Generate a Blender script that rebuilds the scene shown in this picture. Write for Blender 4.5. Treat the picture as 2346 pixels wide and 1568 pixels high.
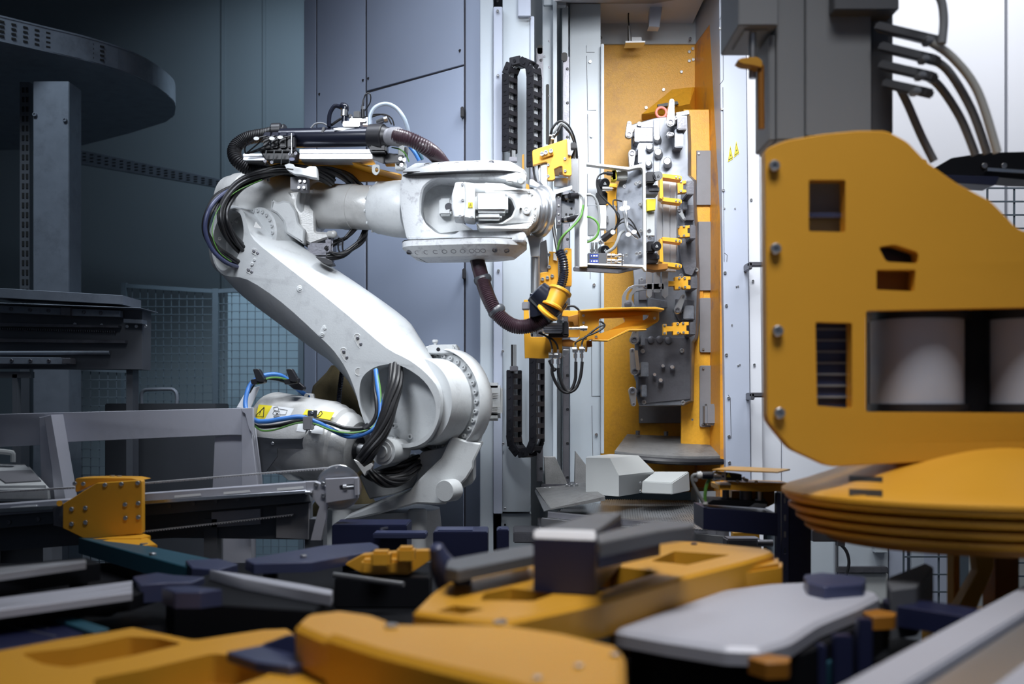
import bpy, bmesh, math, random
from mathutils import Vector, Matrix
from mathutils.geometry import tessellate_polygon
random.seed(7)
for o in list(bpy.data.objects): bpy.data.objects.remove(o)
SC = bpy.context.scene
COL = SC.collection
# ---------------------------------------------------------------- camera
F, CX, HY, CZ = 2600.0, 1173.0, 930.0, 1.2      # focal length in px, principal column, horizon row, eye height
cd = bpy.data.cameras.new('camera'); cam = bpy.data.objects.new('camera', cd); COL.objects.link(cam)
cd.sensor_width = 36.0; cd.lens = 36.0*F/2346.0
cd.shift_y = (HY-784.0)/2346.0
cam.location = (0, 0, CZ); cam.rotation_euler = (math.radians(90), 0, 0)
cd.clip_start = 0.05; cd.clip_end = 60
cd.dof.use_dof = True; cd.dof.focus_distance = 5.7; cd.dof.aperture_fstop = 1.9
SC.camera = cam
# ---------------------------------------------------------------- world, lights, exposure
w = bpy.data.worlds.new('hall_air'); SC.world = w; w.use_nodes = True
bg = w.node_tree.nodes['Background']; bg.inputs[0].default_value = (0.42, 0.52, 0.70, 1); bg.inputs[1].default_value = 0.14
def area(name, loc, target, sx, sy, power, col=(1, 1, 1), spread=180):
    l = bpy.data.lights.new(name, 'AREA'); l.shape = 'RECTANGLE'; l.size = sx; l.size_y = sy; l.energy = power; l.color = col
    l.spread = math.radians(spread)
    o = bpy.data.objects.new(name, l); COL.objects.link(o); o.location = loc
    o.rotation_euler = (Vector(target)-Vector(loc)).to_track_quat('-Z', 'Y').to_euler()
    return o
area('ceiling_lamp_key', (0.75, 4.5, 4.2), (0.25, 5.3, 1.9), 0.9, 0.6, 25, (0.93, 0.97, 1.0), 80)
area('added_front_spot', (0.15, 3.5, 3.35), (0.30, 5.3, 1.98), 0.6, 0.5, 5.5, (0.94, 0.97, 1.0), 50)  # studio light added for the front of the yoke, out of view
area('added_cell_light', (0.75, 4.5, 3.35), (0.78, 6.8, 2.3), 0.7, 0.4, 10, (0.96, 0.98, 1.0), 75)  # added below the ceiling to brighten the orange lining
area('ceiling_lamp_right', (2.4, 4.6, 4.4), (2.9, 7.0, 2.2), 1.4, 1.4, 36, (0.97, 0.98, 1.0), 120)
area('ceiling_lamp_front', (0.5, 1.5, 4.4), (0.4, 2.5, 0.7), 1.6, 1.0, 27, (1.0, 0.97, 0.94), 75)
area('ceiling_lamp_left', (-0.5, 4.9, 4.7), (-0.6, 5.3, 1.2), 1.6, 0.6, 25, (0.88, 0.93, 1.0), 100)
area('added_left_fill', (-1.2, 3.0, 3.2), (-0.55, 5.4, 1.7), 0.9, 0.6, 9, (0.88, 0.93, 1.0), 60)  # frontal fill added for the robot, no lamp hangs here
area('added_far_left_light', (-3.0, 5.2, 4.6), (-2.7, 6.9, 1.8), 0.8, 0.8, 9, (0.75, 0.88, 1.0), 80)  # added to lift the dark post and gantry
area('added_cabinet_light', (-1.6, 4.6, 4.6), (-0.5, 6.4, 1.8), 0.8, 0.8, 9, (0.82, 0.88, 1.0), 80)  # unseen light added to brighten the cabinet front
area('added_wall_light', (-1.5, 8.7, 4.9), (-1.75, 10.2, 3.0), 0.8, 0.5, 14, (0.66, 0.84, 1.0), 120)  # added for the light gradient on the back wall
area('added_fence_light', (-1.75, 7.6, 4.4), (-1.9, 8.75, 1.6), 0.5, 0.4, 16, (0.70, 0.87, 1.0), 60)  # added so the panel behind the mesh catches light
SC.view_settings.view_transform = 'Standard'; SC.view_settings.look = 'None'
SC.view_settings.exposure = 0.0; SC.view_settings.gamma = 1.0; SC.view_settings.use_curve_mapping = False
# ---------------------------------------------------------------- materials
MATS = {}
def mat(name, rgb, rough=0.5, metal=0.0, var=0.08, scale=9.0, bump=0.0, bscale=60.0, dark=None, dscale=3.0, damt=0.0, trans=0.0, alpha=1.0, spec=0.5):
    m = bpy.data.materials.new(name); m.use_nodes = True; nt = m.node_tree; b = nt.nodes['Principled BSDF']
    N = nt.nodes.new; L = nt.links.new
    tc = N('ShaderNodeTexCoord')
    n1 = N('ShaderNodeTexNoise'); n1.inputs['Scale'].default_value = scale; n1.inputs['Detail'].default_value = 6
    L(tc.outputs['Object'], n1.inputs['Vector'])
    mx = N('ShaderNodeMix'); mx.data_type = 'RGBA'
    lo = [c*(1-var) for c in rgb]+[1]; hi = [min(1, c*(1+var)) for c in rgb]+[1]
    mx.inputs[6].default_value = lo; mx.inputs[7].default_value = hi
    L(n1.outputs['Fac'], mx.inputs[0]); out = mx.outputs[2]
    if damt:
        n2 = N('ShaderNodeTexNoise'); n2.inputs['Scale'].default_value = dscale; n2.inputs['Detail'].default_value = 9; n2.inputs['Roughness'].default_value = 0.7
        L(tc.outputs['Object'], n2.inputs['Vector'])
        r = N('ShaderNodeValToRGB'); r.color_ramp.elements[0].position = 0.52; r.color_ramp.elements[1].position = 0.72
        r.color_ramp.elements[1].color = (damt, damt, damt, 1); L(n2.outputs['Fac'], r.inputs[0])
        m2 = N('ShaderNodeMix'); m2.data_type = 'RGBA'; L(r.outputs[0], m2.inputs[0]); L(out, m2.inputs[6]); m2.inputs[7].default_value = list(dark or (0.1, 0.1, 0.1))+[1]
        out = m2.outputs[2]
    L(out, b.inputs['Base Color'])
    b.inputs['Roughness'].default_value = rough; b.inputs['Metallic'].default_value = metal
    b.inputs['Specular IOR Level'].default_value = spec
    if trans: b.inputs['Transmission Weight'].default_value = trans
    if alpha < 1: b.inputs['Alpha'].default_value = alpha
    if bump:
        n3 = N('ShaderNodeTexNoise'); n3.inputs['Scale'].default_value = bscale; n3.inputs['Detail'].default_value = 4
        L(tc.outputs['Object'], n3.inputs['Vector'])
        bp = N('ShaderNodeBump'); bp.inputs['Strength'].default_value = bump; bp.inputs['Distance'].default_value = 0.004
        L(n3.outputs['Fac'], bp.inputs['Height']); L(bp.outputs[0], b.inputs['Normal'])
    MATS[name] = m; return m
mat('robot_white', (0.60, 0.62, 0.63), 0.38, 0, 0.05, 7, 0.12, 160, (0.22, 0.22, 0.25), 16, 0.28)
mat('robot_scuffed', (0.62, 0.64, 0.66), 0.42, 0, 0.05, 7, 0.15, 160, (0.16, 0.15, 0.20), 22, 0.75)
mat('casting_grey', (0.58, 0.58, 0.57), 0.36, 0.2, 0.10, 10, 0.2, 140, (0.25, 0.25, 0.25), 8, 0.4)
mat('cabinet_grey', (0.31, 0.36, 0.47), 0.45, 0, 0.05, 2.5, 0.05, 300)
mat('column_white', (0.45, 0.50, 0.55), 0.42, 0, 0.04, 4, 0.05, 200, (0.40, 0.42, 0.44), 5, 0.25)
mat('jamb_grey', (0.42, 0.46, 0.56), 0.40, 0, 0.04, 3)
mat('door_white', (0.72, 0.74, 0.80), 0.35, 0, 0.02, 2)
mat('orange_paint', (0.74, 0.36, 0.025), 0.40, 0, 0.06, 5, 0.05, 120)
mat('orange_wet', (0.74, 0.37, 0.03), 0.38, 0, 0.16, 60, 0.35, 220, (0.34, 0.14, 0.06), 2.2, 0.55)
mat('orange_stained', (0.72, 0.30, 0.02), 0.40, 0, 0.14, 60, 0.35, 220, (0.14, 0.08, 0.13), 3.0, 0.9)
mat('steel', (0.55, 0.56, 0.58), 0.32, 0.9, 0.10, 12, 0.05, 90)
mat('steel_bright', (0.78, 0.79, 0.82), 0.22, 0.95, 0.05, 12)
mat('machined_steel', (0.24, 0.255, 0.29), 0.40, 0.6, 0.55, 8, 0.35, 14, (0.10, 0.11, 0.14), 7, 0.9)
mat('dark_steel', (0.16, 0.16, 0.18), 0.42, 0.7, 0.25, 9, 0.2, 90, (0.05, 0.05, 0.06), 6, 0.6)
mat('grime_steel', (0.22, 0.22, 0.22), 0.5, 0.35, 0.3, 20, 0.4, 200, (0.06, 0.05, 0.05), 9, 0.7)
mat('aluminium', (0.62, 0.64, 0.68), 0.30, 0.8, 0.05, 6)
mat('black_plastic', (0.013, 0.013, 0.017), 0.42, 0, 0.2)
mat('black_gloss', (0.012, 0.014, 0.025), 0.22, 0, 0.2)
mat('black_rubber', (0.010, 0.010, 0.012), 0.42, 0, 0.2)
mat('hose_brown', (0.040, 0.022, 0.030), 0.32, 0, 0.2)
mat('dark_collar', (0.05, 0.055, 0.065), 0.35)
mat('navy_paint', (0.014, 0.018, 0.055), 0.35, 0, 0.15, 5)
mat('navy_light', (0.045, 0.055, 0.12), 0.35, 0.1, 0.2, 5)
mat('blue_cable', (0.05, 0.19, 0.55), 0.35)
mat('green_cable', (0.10, 0.27, 0.05), 0.4)
mat('grey_cable', (0.22, 0.23, 0.24), 0.45)
mat('clear_hose', (0.42, 0.50, 0.60), 0.25, 0, 0.12, 90)
mat('panel_grey', (0.20, 0.20, 0.22), 0.5, 0, 0.1, 20, 0.1, 200)
mat('cover_grey', (0.50, 0.52, 0.52), 0.42, 0, 0.04, 5, 0.05, 200)
mat('label_yellow', (0.75, 0.62, 0.02), 0.5)
mat('label_white', (0.78, 0.80, 0.82), 0.5)
mat('label_blue', (0.02, 0.05, 0.28), 0.5)
mat('ink_black', (0.01, 0.01, 0.01), 0.6)
mat('wall_paint', (0.22, 0.26, 0.29), 0.7, 0, 0.10, 0.8, 0.05, 40)
mat('wall_bright', (0.80, 0.81, 0.84), 0.6, 0, 0.03, 0.8)
mat('floor_paint', (0.07, 0.075, 0.085), 0.4, 0, 0.2, 2, 0.05, 40)
mat('ceiling_paint', (0.25, 0.27, 0.30), 0.8)
mat('galvanised', (0.22, 0.25, 0.30), 0.45, 0.4, 0.2, 12, 0.05, 60, (0.10, 0.11, 0.13), 7, 0.5)
mat('fence_wire', (0.10, 0.13, 0.16), 0.5)
mat('fence_panel', (0.19, 0.26, 0.31), 0.7, 0, 0.1, 1)
mat('olive_cloth', (0.10, 0.078, 0.035), 0.85, 0, 0.3, 14, 0.3, 200)
mat('brown_orange', (0.30, 0.12, 0.01), 0.5)
mat('red_ring', (0.85, 0.20, 0.16), 0.4)
mat('teal_paint', (0.02, 0.08, 0.12), 0.4)
mat('belt_white', (0.50, 0.51, 0.55), 0.6)
# ---------------------------------------------------------------- geometry helpers
def P(x, y, Y):
    "world point seen at photo pixel x, y at depth Y"
    if callable(Y): Y = Y(x, y)
    return Vector(((x-CX)*Y/F, Y, CZ+(HY-y)*Y/F))
def px(n, Y=5.4): return n*Y/F
def zm(ox, oy, s): return lambda *pts: [(ox+a*s, oy+b*s) for a, b in pts]
z1 = zm(520, 200, 0.17903); z2 = zm(900, 340, 0.17903); z3 = zm(1180, 300, 0.2168); z4 = zm(1420, 220, 0.2168)
z5 = zm(1420, 540, 0.2678); z6 = zm(1180, 640, 0.17857); z7 = zm(540, 820, 0.2041); z8 = zm(780, 760, 0.2935)
zr3 = zm(440, 440, 0.51); zr6 = zm(680, 0, 0.3826); zr1 = zm(440, 200, 0.2806)
def rnd(pts, r=6, seg=4):
    "round the corners of a pixel polygon"
    out = []; n = len(pts)
    for i in range(n):
        a, b, c = Vector(pts[i-1]), Vector(pts[i]), Vector(pts[(i+1) % n])
        u, v = (a-b), (c-b); lu, lv = u.length, v.length
        if lu < 1e-6 or lv < 1e-6: continue
        d = min(r, lu*0.45, lv*0.45); p, q = b+u/lu*d, b+v/lv*d
        for k in range(seg+1):
            t = k/seg; out.append(tuple((1-t)**2*p+2*t*(1-t)*b+t*t*q))
    return out
def ell(cx, cy, a, b, n=28, rot=0.0, a0=0.0, a1=360.0):
    r = math.radians(rot); out = []
    full = abs(a1-a0-360) < 1e-6
    for i in range(n if full else n+1):
        t = math.radians(a0+(a1-a0)*i/n); x, y = a*math.cos(t), b*math.sin(t)
        out.append((cx+x*math.cos(r)-y*math.sin(r), cy+x*math.sin(r)+y*math.cos(r)))
    return out
def rect(x0, y0, x1, y1): return [(x0, y0), (x1, y0), (x1, y1), (x0, y1)]
def area2(p): return sum(p[i-1][0]*p[i][1]-p[i][0]*p[i-1][1] for i in range(len(p)))/2
def inset(pts, d):
    n = len(pts); s = 1 if area2(pts) > 0 else -1; out = []
    for i in range(n):
        a, b, c = Vector(pts[i-1]), Vector(pts[i]), Vector(pts[(i+1) % n])
        e1, e2 = (b-a), (c-b)
        if e1.length < 1e-9: e1 = e2
        if e2.length < 1e-9: e2 = e1
        e1 = e1.normalized(); e2 = e2.normalized()
        n1, n2 = Vector((-e1.y, e1.x))*s, Vector((-e2.y, e2.x))*s
        m = n1+n2
        m = m.normalized() if m.length > 1e-6 else n1
        k = d/max(0.5, m.dot(n1)); out.append((b.x+m.x*k, b.y+m.y*k))
    return out
def smooth_path(pts, k=6, closed=False):
    pts = [Vector(p) for p in pts]; n = len(pts)
    if n < 3: return pts
    out = []
    for i in range(n if closed else n-1):
        g = (lambda j: pts[j % n]) if closed else (lambda j: pts[max(0, min(n-1, j))])
        p0, p1, p2, p3 = g(i-1), g(i), g(i+1), g(i+2)
        for s in range(k):
            t = s/k
            out.append(0.5*((2*p1)+(p2-p0)*t+(2*p0-5*p1+4*p2-p3)*t*t+(3*p1-p0-3*p2+p3)*t**3))
    if not closed: out.append(pts[-1])
    return out
def perp(d):
    d = Vector(d).normalized(); a = Vector((0, 0, 1)) if abs(d.z) < 0.9 else Vector((1, 0, 0))
    u = d.cross(a).normalized(); return u, d.cross(u).normalized()
class MB:
    def __init__(s): s.bm = bmesh.new()
    def add(s, vs, fs):
        v = [s.bm.verts.new(p) for p in vs]; out = []
        for f in fs:
            try: out.append(s.bm.faces.new([v[i] for i in f]))
            except ValueError: pass
        return out
    def _bev(s, faces, b, seg=2):
        if b <= 0: return
        ed = {e for f in faces for e in f.edges}
        bmesh.ops.bevel(s.bm, geom=list(ed), offset=b, segments=seg, affect='EDGES', clamp_overlap=True)
    def box(s, a, b, bev=0.0, seg=2):
        x0, y0, z0 = [min(a[i], b[i]) for i in range(3)]; x1, y1, z1_ = [max(a[i], b[i]) for i in range(3)]
        f = s.add([(x0, y0, z0), (x1, y0, z0), (x1, y1, z0), (x0, y1, z0), (x0, y0, z1_), (x1, y0, z1_), (x1, y1, z1_), (x0, y1, z1_)],
                  [(0, 3, 2, 1), (4, 5, 6, 7), (0, 1, 5, 4), (1, 2, 6, 5), (2, 3, 7, 6), (3, 0, 4, 7)])
        s._bev(f, bev, seg); return s
    def pbox(s, x0, y0, x1, y1, Y, d, bev=0.0, seg=2):
        a, b = P(x0, y1, Y), P(x1, y0, Y); return s.box((a.x, Y, a.z), (b.x, Y+d, b.z), bev, seg)
    def obox(s, c, ax, half, bev=0.0, seg=2):
        c = Vector(c); ax = [Vector(a).normalized() for a in ax]; vs = []
        for sz in (-1, 1):
            for sx, sy in ((-1, -1), (1, -1), (1, 1), (-1, 1)):
                vs.append(c+ax[0]*sx*half[0]+ax[1]*sy*half[1]+ax[2]*sz*half[2])
        f = s.add(vs, [(0, 3, 2, 1), (4, 5, 6, 7), (0, 1, 5, 4), (1, 2, 6, 5), (2, 3, 7, 6), (3, 0, 4, 7)])
        s._bev(f, bev, seg); return s
    def bar(s, p0, p1, w, h, bev=0.0, up=(0, 0, 1)):
        p0, p1 = Vector(p0), Vector(p1); d = (p1-p0); L = d.length; d.normalize()
        u = Vector(up); sd = d.cross(u)
        if sd.length < 1e-5: sd = Vector((1, 0, 0))
        sd.normalize(); u = sd.cross(d).normalized()
        return s.obox((p0+p1)/2, (d, sd, u), (L/2, w/2, h/2), bev)
    def hexa(s, pts8, bev=0.0):
        f = s.add(pts8, [(0, 3, 2, 1), (4, 5, 6, 7), (0, 1, 5, 4), (1, 2, 6, 5), (2, 3, 7, 6), (3, 0, 4, 7)]); s._bev(f, bev); return s
    def cast(s, front, Yf, depth=0.05, back=None, holes=(), ch=0.0, floor=None):
        """block whose outline is traced at depth Yf; back outline at Yf+depth; ch = chamfer in px; holes=[(outline, depth or None)]"""
        YF = Yf if callable(Yf) else (lambda x, y: Yf)
        if area2(front) < 0: front = front[::-1]; back = back[::-1] if back else None
        n = len(front)
        rings = []
        def ring(pts, add):
            return [s.bm.verts.new(P(x, y, YF(x, y)+add)) for x, y in pts]
        if ch:
            rings.append(ring(inset(front, ch), 0)); rings.append(ring(front, ch*YF(*front[0])/F))
        else: rings.append(ring(front, 0))
        if back: rings.append(ring(back, depth))
        else:
            rings.append([s.bm.verts.new(Vector((v.co.x, YF(*front[i])+depth, v.co.z))) for i, v in enumerate(rings[-1])])
        for a, b in zip(rings, rings[1:]):
            for i in range(n):
                j = (i+1) % n
                try: s.bm.faces.new((a[i], b[i], b[j], a[j]))
                except ValueError: pass
        loops = [rings[0]]; thru = []
        for h in holes:
            hp, hd = h if (isinstance(h, tuple) and len(h) == 2 and isinstance(h[0], list)) else (h, None)
            if area2(hp) < 0: hp = hp[::-1]
            hv = [s.bm.verts.new(P(x, y, YF(x, y))) for x, y in hp]
            dd = depth if hd is None else hd
            hb = [s.bm.verts.new(v.co+Vector((0, dd, 0))) for v in hv]
            m = len(hv)
            for i in range(m):
                j = (i+1) % m; s.bm.faces.new((hv[i], hv[j], hb[j], hb[i]))
            loops.append(hv)
            if hd is None: thru.append(hb)
            else: s.fill([hb])
        s.fill(loops); s.fill([rings[-1]]+thru)
        return s
    def fill(s, loops):
        pts = [[Vector((v.co.x/v.co.y*3, v.co.z/v.co.y*3, 0)) if abs(v.co.y) > 1e-6 else v.co.copy() for v in l] for l in loops]
        flat = [v for l in loops for v in l]
        for t in tessellate_polygon(pts):
            try: s.bm.faces.new([flat[i] for i in t])
            except ValueError: pass
    def slab(s, pts, z, th, holes=(), ch=0.0):
        """horizontal slab: outline traced on the plane at height z, thickness th below it"""
        def hp(x, y): Y = (CZ-z)*F/(y-HY); return Vector(((x-CX)*Y/F, Y, z))
        o = [hp(*p).to_2d() for p in pts]
        if area2(o) < 0: o = o[::-1]
        def mk(l, zz): return [s.bm.verts.new((p[0], p[1], zz)) for p in l]
        rings = [mk(inset(o, ch), z), mk(o, z-ch)] if ch else [mk(o, z)]
        rings.append(mk(o, z-th)); n = len(o)
        for a, b in zip(rings, rings[1:]):
            for i in range(n):
                j = (i+1) % n; s.bm.faces.new((a[i], b[i], b[j], a[j]))
        loops, lows = [rings[0]], [rings[-1]]
        for h in holes:
            q = [hp(*p).to_2d() for p in h]
            a, b = mk(q, z), mk(q, z-th); m = len(q)
            for i in range(m):
                j = (i+1) % m; s.bm.faces.new((a[i], a[j], b[j], b[i]))
            loops.append(a); lows.append(b)
        for ls in (loops, lows):
            flat = [v for l in ls for v in l]
            for t in tessellate_polygon([[Vector((v.co.x, v.co.y, 0)) for v in l] for l in ls]):
                try: s.bm.faces.new([flat[i] for i in t])
                except ValueError: pass
        return s
    def lathe(s, p, d, prof, n=36, cap=True, a0=0, a1=360, sq=None):
        "profile [(distance along d, radius)] turned about the axis through p"
        p = Vector(p); d = Vector(d).normalized(); u, v = perp(d); rings = []
        full = abs(a1-a0-360) < 1e-6; m = n if full else n+1
        for t, r in prof:
            rings.append([s.bm.verts.new(p+d*t+(u*math.cos(math.radians(a0+(a1-a0)*i/n))+v*math.sin(math.radians(a0+(a1-a0)*i/n)))*r) for i in range(m)])
        for a, b in zip(rings, rings[1:]):
            for i in range(m if full else m-1):
                j = (i+1) % m
                try: s.bm.faces.new((a[i], a[j], b[j], b[i]))
                except ValueError: pass
        if cap:
            for r in (rings[0], rings[-1]):
                try: s.bm.faces.new(r)
                except ValueError: pass
        return s
    def cyl(s, p0, p1, r, r1=None, n=24, ch=0.0):
        p0, p1 = Vector(p0), Vector(p1); L = (p1-p0).length; r1 = r if r1 is None else r1
        pr = [(0, r-ch), (ch, r), (L-ch, r1), (L, r1-ch)] if ch else [(0, r), (L, r1)]
        return s.lathe(p0, p1-p0, pr, n)
    def tube(s, pts, r, n=10, k=6, rib=0.0, pitch=0.0, closed=False):
        path = smooth_path(pts, k, closed)
        if rib:
            # resample evenly so the ribs have one pitch
            L = [0]
            for a, b in zip(path, path[1:]): L.append(L[-1]+(b-a).length)
            m = max(4, int(L[-1]/pitch)*2); res = []; j = 0
            for i in range(m+1):
                t = L[-1]*i/m
                while j < len(L)-2 and L[j+1] < t: j += 1
                f = (t-L[j])/max(1e-9, L[j+1]-L[j]); res.append(path[j].lerp(path[j+1], min(1, max(0, f))))
            path = res
        rings = []; u = None; m = len(path)
        for i, p in enumerate(path):
            a = path[(i-1) % m] if closed else path[max(0, i-1)]; b = path[(i+1) % m] if closed else path[min(m-1, i+1)]
            d = (b-a).normalized() if (b-a).length > 1e-9 else Vector((0, 0, 1))
            if u is None: u, _ = perp(d)
            u = (u-d*u.dot(d)); u = u.normalized() if u.length > 1e-6 else perp(d)[0]
            v = d.cross(u); rr = (r(i/(m-1)) if callable(r) else r)*(1+(rib if i % 2 else -rib))
            rings.append([s.bm.verts.new(p+(u*math.cos(2*math.pi*q/n)+v*math.sin(2*math.pi*q/n))*rr) for q in range(n)])
        prs = list(zip(rings, rings[1:])) + ([(rings[-1], rings[0])] if closed else [])
        for a, b in prs:
            for i in range(n):
                j = (i+1) % n; s.bm.faces.new((a[i], a[j], b[j], b[i]))
        if not closed:
            s.bm.faces.new(rings[0][::-1]); s.bm.faces.new(rings[-1])
        return s
    def ball(s, c, r, seg=12):
        bmesh.ops.create_uvsphere(s.bm, u_segments=seg, v_segments=max(6, seg//2+2), radius=r, matrix=Matrix.Translation(Vector(c))); return s
ORG = {}
def fin(mb, name, m, parent=None, label=None, ang=34, org=None):
    bm = mb.bm
    bmesh.ops.recalc_face_normals(bm, faces=bm.faces[:])
    me = bpy.data.meshes.new(name); bm.to_mesh(me); bm.free()
    if not me.vertices: me.from_pydata([(0, 0, 0)], [], [])
    xs = [v.co for v in me.vertices]
    if org is None:
        org = Vector(((min(v.x for v in xs)+max(v.x for v in xs))/2, (min(v.y for v in xs)+max(v.y for v in xs))/2, min(v.z for v in xs)))
    me.transform(Matrix.Translation(-Vector(org)))
    for p in me.polygons: p.use_smooth = True
    me.set_sharp_from_angle(angle=math.radians(ang))
    me.materials.append(MATS[m])
    o = bpy.data.objects.new(name, me); COL.objects.link(o)
    ORG[o.name] = Vector(org)
    if parent is not None: o.parent = parent; o.location = Vector(org)-ORG[parent.name]
    else: o.location = org
    if label: o['label'] = label
    return o
def rep(src, parent, at):
    "a copy of a part, sharing its mesh, standing at the point at"
    o = src.copy(); COL.objects.link(o); o.parent = parent; ORG[o.name] = Vector(at)
    o.location = Vector(at)-(ORG[parent.name] if parent else Vector()); return o
def thing(name, label, cat, loc, group=None):
    o = bpy.data.objects.new(name, None); COL.objects.link(o); o.empty_display_size = 0.1
    o.location = loc; ORG[o.name] = Vector(loc); o['label'] = label; o['category'] = cat
    if group: o['group'] = group
    return o
def tag(o, label, cat, group=None):
    o['label'] = label; o['category'] = cat
    if group: o['group'] = group
    return o
def struct(o): o['kind'] = 'structure'; return o
BOLTS = {}
def bolt(parent, p, n, r, h=None, m='steel', name='bolt', hexa=False):
    "socket-head screw standing on point p, pointing along n"
    n = Vector(n).normalized(); h = h or r*0.9
    key = (tuple(round(c, 2) for c in n), round(r, 4), round(h, 4), m, name, hexa)
    if key in BOLTS: return rep(BOLTS[key], parent, p)
    b = MB(); o0 = Vector(p)-n*0.001
    if hexa: b.lathe(o0, n, [(0, r*1.25), (h*.2, r*1.25), (h*.2, r), (h, r), (h+0.0004, r*0.1)], 6)
    else: b.lathe(o0, n, [(0, r), (h*0.85, r), (h, r*0.86), (h, r*0.5), (h*0.5, r*0.48), (h*0.5, r*0.02)], 12)
    o = fin(b, name, m, parent, org=p); BOLTS[key] = o; return o
def bolts(parent, pts, Y, rpx, n=(0, -1, 0), h=None, m='steel', name='bolt', hexa=False):
    for x, y in pts:
        p = P(x, y, Y); bolt(parent, p, n, round(rpx*p.y/F, 4), h, m, name, hexa)
# ================================================================ ROOM
zl = zm(0, 640, 0.3954); zs = zm(80, 1060, 0.1705); zq = zm(1120, 600, 0.3699); zt = zm(1280, 0, 0.3189)
struct(fin(MB().box((-5.2, -1.0, -0.1), (5.0, 10.4, 0.0)), 'floor', 'floor_paint'))
struct(fin(MB().box((-5.2, 10.2, 0), (5.0, 10.4, 5.2)), 'wall_back', 'wall_paint'))
struct(fin(MB().box((-5.2, -1.0, 0), (-5.0, 10.2, 5.2)), 'wall_left', 'wall_paint'))
struct(fin(MB().box((4.8, -1.0, 0), (5.0, 10.2, 5.2)), 'wall_right', 'wall_bright'))
struct(fin(MB().box((-5.2, -1.0, 5.2), (5.0, 10.4, 5.3)), 'ceiling', 'ceiling_paint'))
for k in range(3):   # wall sheet joints
    a = P(510+95*k, 900, 10.18); struct(fin(MB().box((a.x-.012, 10.18, 0), (a.x+.012, 10.2, 5.2)), 'trim_%d' % (k+1), 'wall_paint'))
# ================================================================ BIG GREY CABINET
def YC(x, y=0): return 1/(0.1661-(1100-x)*5.7e-5)
def yz(z, Y): return HY-(z-CZ)*F/Y
def vpan(mb, x0, x1, zb, zt_, off=-0.012, d=0.014, ch=0.0, yt=None, yb=None):
    f = lambda x, y: YC(x)+off
    pts = [(x0, yt[0] if yt else yz(zt_, f(x0, 0))), (x1, yt[1] if yt else yz(zt_, f(x1, 0))),
           (x1, yb[1] if yb else yz(zb, f(x1, 0))), (x0, yb[0] if yb else yz(zb, f(x0, 0)))]
    return mb.cast(pts, f, d, ch=ch)
TOP = 3.69
cab = thing('machine_cabinet', 'tall blue-grey sheet metal cabinet with seamed doors behind the white robot', 'cabinet', P(900, 900, 6.6)*Vector((1, 1, 0)))
b = MB(); q = [(697, 0), (1100, 0)]
p0, p1 = Vector((*P(697, 0, YC(697)).xy, 0)), Vector((*P(1100, 0, YC(1100)).xy, 0))
dirn = Vector((0.5, 1.2, 0))
vs = [p0, p1, p1+dirn, p0+dirn]
b.hexa([*[v.copy() for v in vs], *[v+Vector((0, 0, TOP-0.01)) for v in vs]])
fin(b, 'carcass', 'dark_steel', cab)
fin(vpan(MB(), 697, 724.5, 0.02, TOP, ch=1), 'corner_post', 'cabinet_grey', cab)
fin(vpan(MB(), 726.5, 837.5, 0.02, TOP, ch=1), 'side_panel', 'cabinet_grey', cab)
fin(vpan(MB(), 840.5, 1062.5, 0, TOP, ch=1.2, yb=(208.5, 148)), 'upper_door', 'cabinet_grey', cab)
fin(vpan(MB(), 842, 1062.5, 0.02, 0, ch=1.2, yt=(213.5, 152)), 'lower_door', 'cabinet_grey', cab)
fin(vpan(MB(), 1067, 1100, 0.02, TOP, ch=1), 'door_frame', 'cabinet_grey', cab)
for x, y in ((1060, 256), (1064, 627)):
    h = MB().pbox(x-5, y-12, x+3, y+12, YC(x)-0.05, 0.04, 0.004); h = fin(h, 'hinge', 'black_plastic', cab)
for x, y in ((1054, 116), (732, 216), (832, 184), (844, 180)):
    fin(MB().cyl(P(x, y, YC(x)-.016), P(x, y, YC(x)-.006), 0.008, n=12), 'lock', 'black_plastic', cab)
# ================================================================ WHITE FRAME COLUMN
col = thing('frame_column', 'white steel frame column between cabinet and orange cell, carrying the rails', 'column', P(1200, 900, 6.0)*Vector((1, 1, 0)))
def strip(name, x0, y0, x1, y1, Y, d, m='column_white', ch=0.003, par=None):
    a, c = P(x0, y1, Y), P(x1, y0, Y)
    return fin(MB().box((a.x, Y, max(0, a.z)), (c.x, Y+d, c.z), ch), name, m, par or col)
strip('corner_post', 1100, -160, 1130, 1500, 5.95, 0.5)
strip('angle_strip', 1130.5, 15, 1151, 1178, 5.92, 0.05, 'jamb_grey')
strip('cover_panel', 1151.5, -160, 1216, 1174, 5.96, 0.3)
strip('upper_cover', 1187, -160, 1216, 37, 5.93, 0.03, 'jamb_grey')
strip('upper_cover', 1215, 37, 1224, 420, 5.945, 0.02, 'jamb_grey')
strip('base_plate', 1148, 1177, 1217, 1500, 5.99, 0.3)
strip('back_web', 1205, -160, 1310, 1500, 6.42, 0.2)
strip('slotted_plate', 1243, -160, 1271, 1120, 6.2, 0.06)
strip('edge_flange', 1267, -20, 1276, 1120, 6.14, 0.1)
strip('end_post', 1288, 12, 1302, 1120, 6.22, 0.2, 'column_white')
strip('top_bracket', 1246, -40, 1297, 12, 6.18, 0.05)
strip('door_gap', 1296, 40, 1308, 1120, 6.5, 0.05, 'jamb_grey')
pan = strip('lining_panel', 1306, 8, 1376, 1500, 6.33, 0.12)
strip('edge_strip', 1377, 100, 1384, 1040, 6.28, 0.35, 'column_white')
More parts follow.
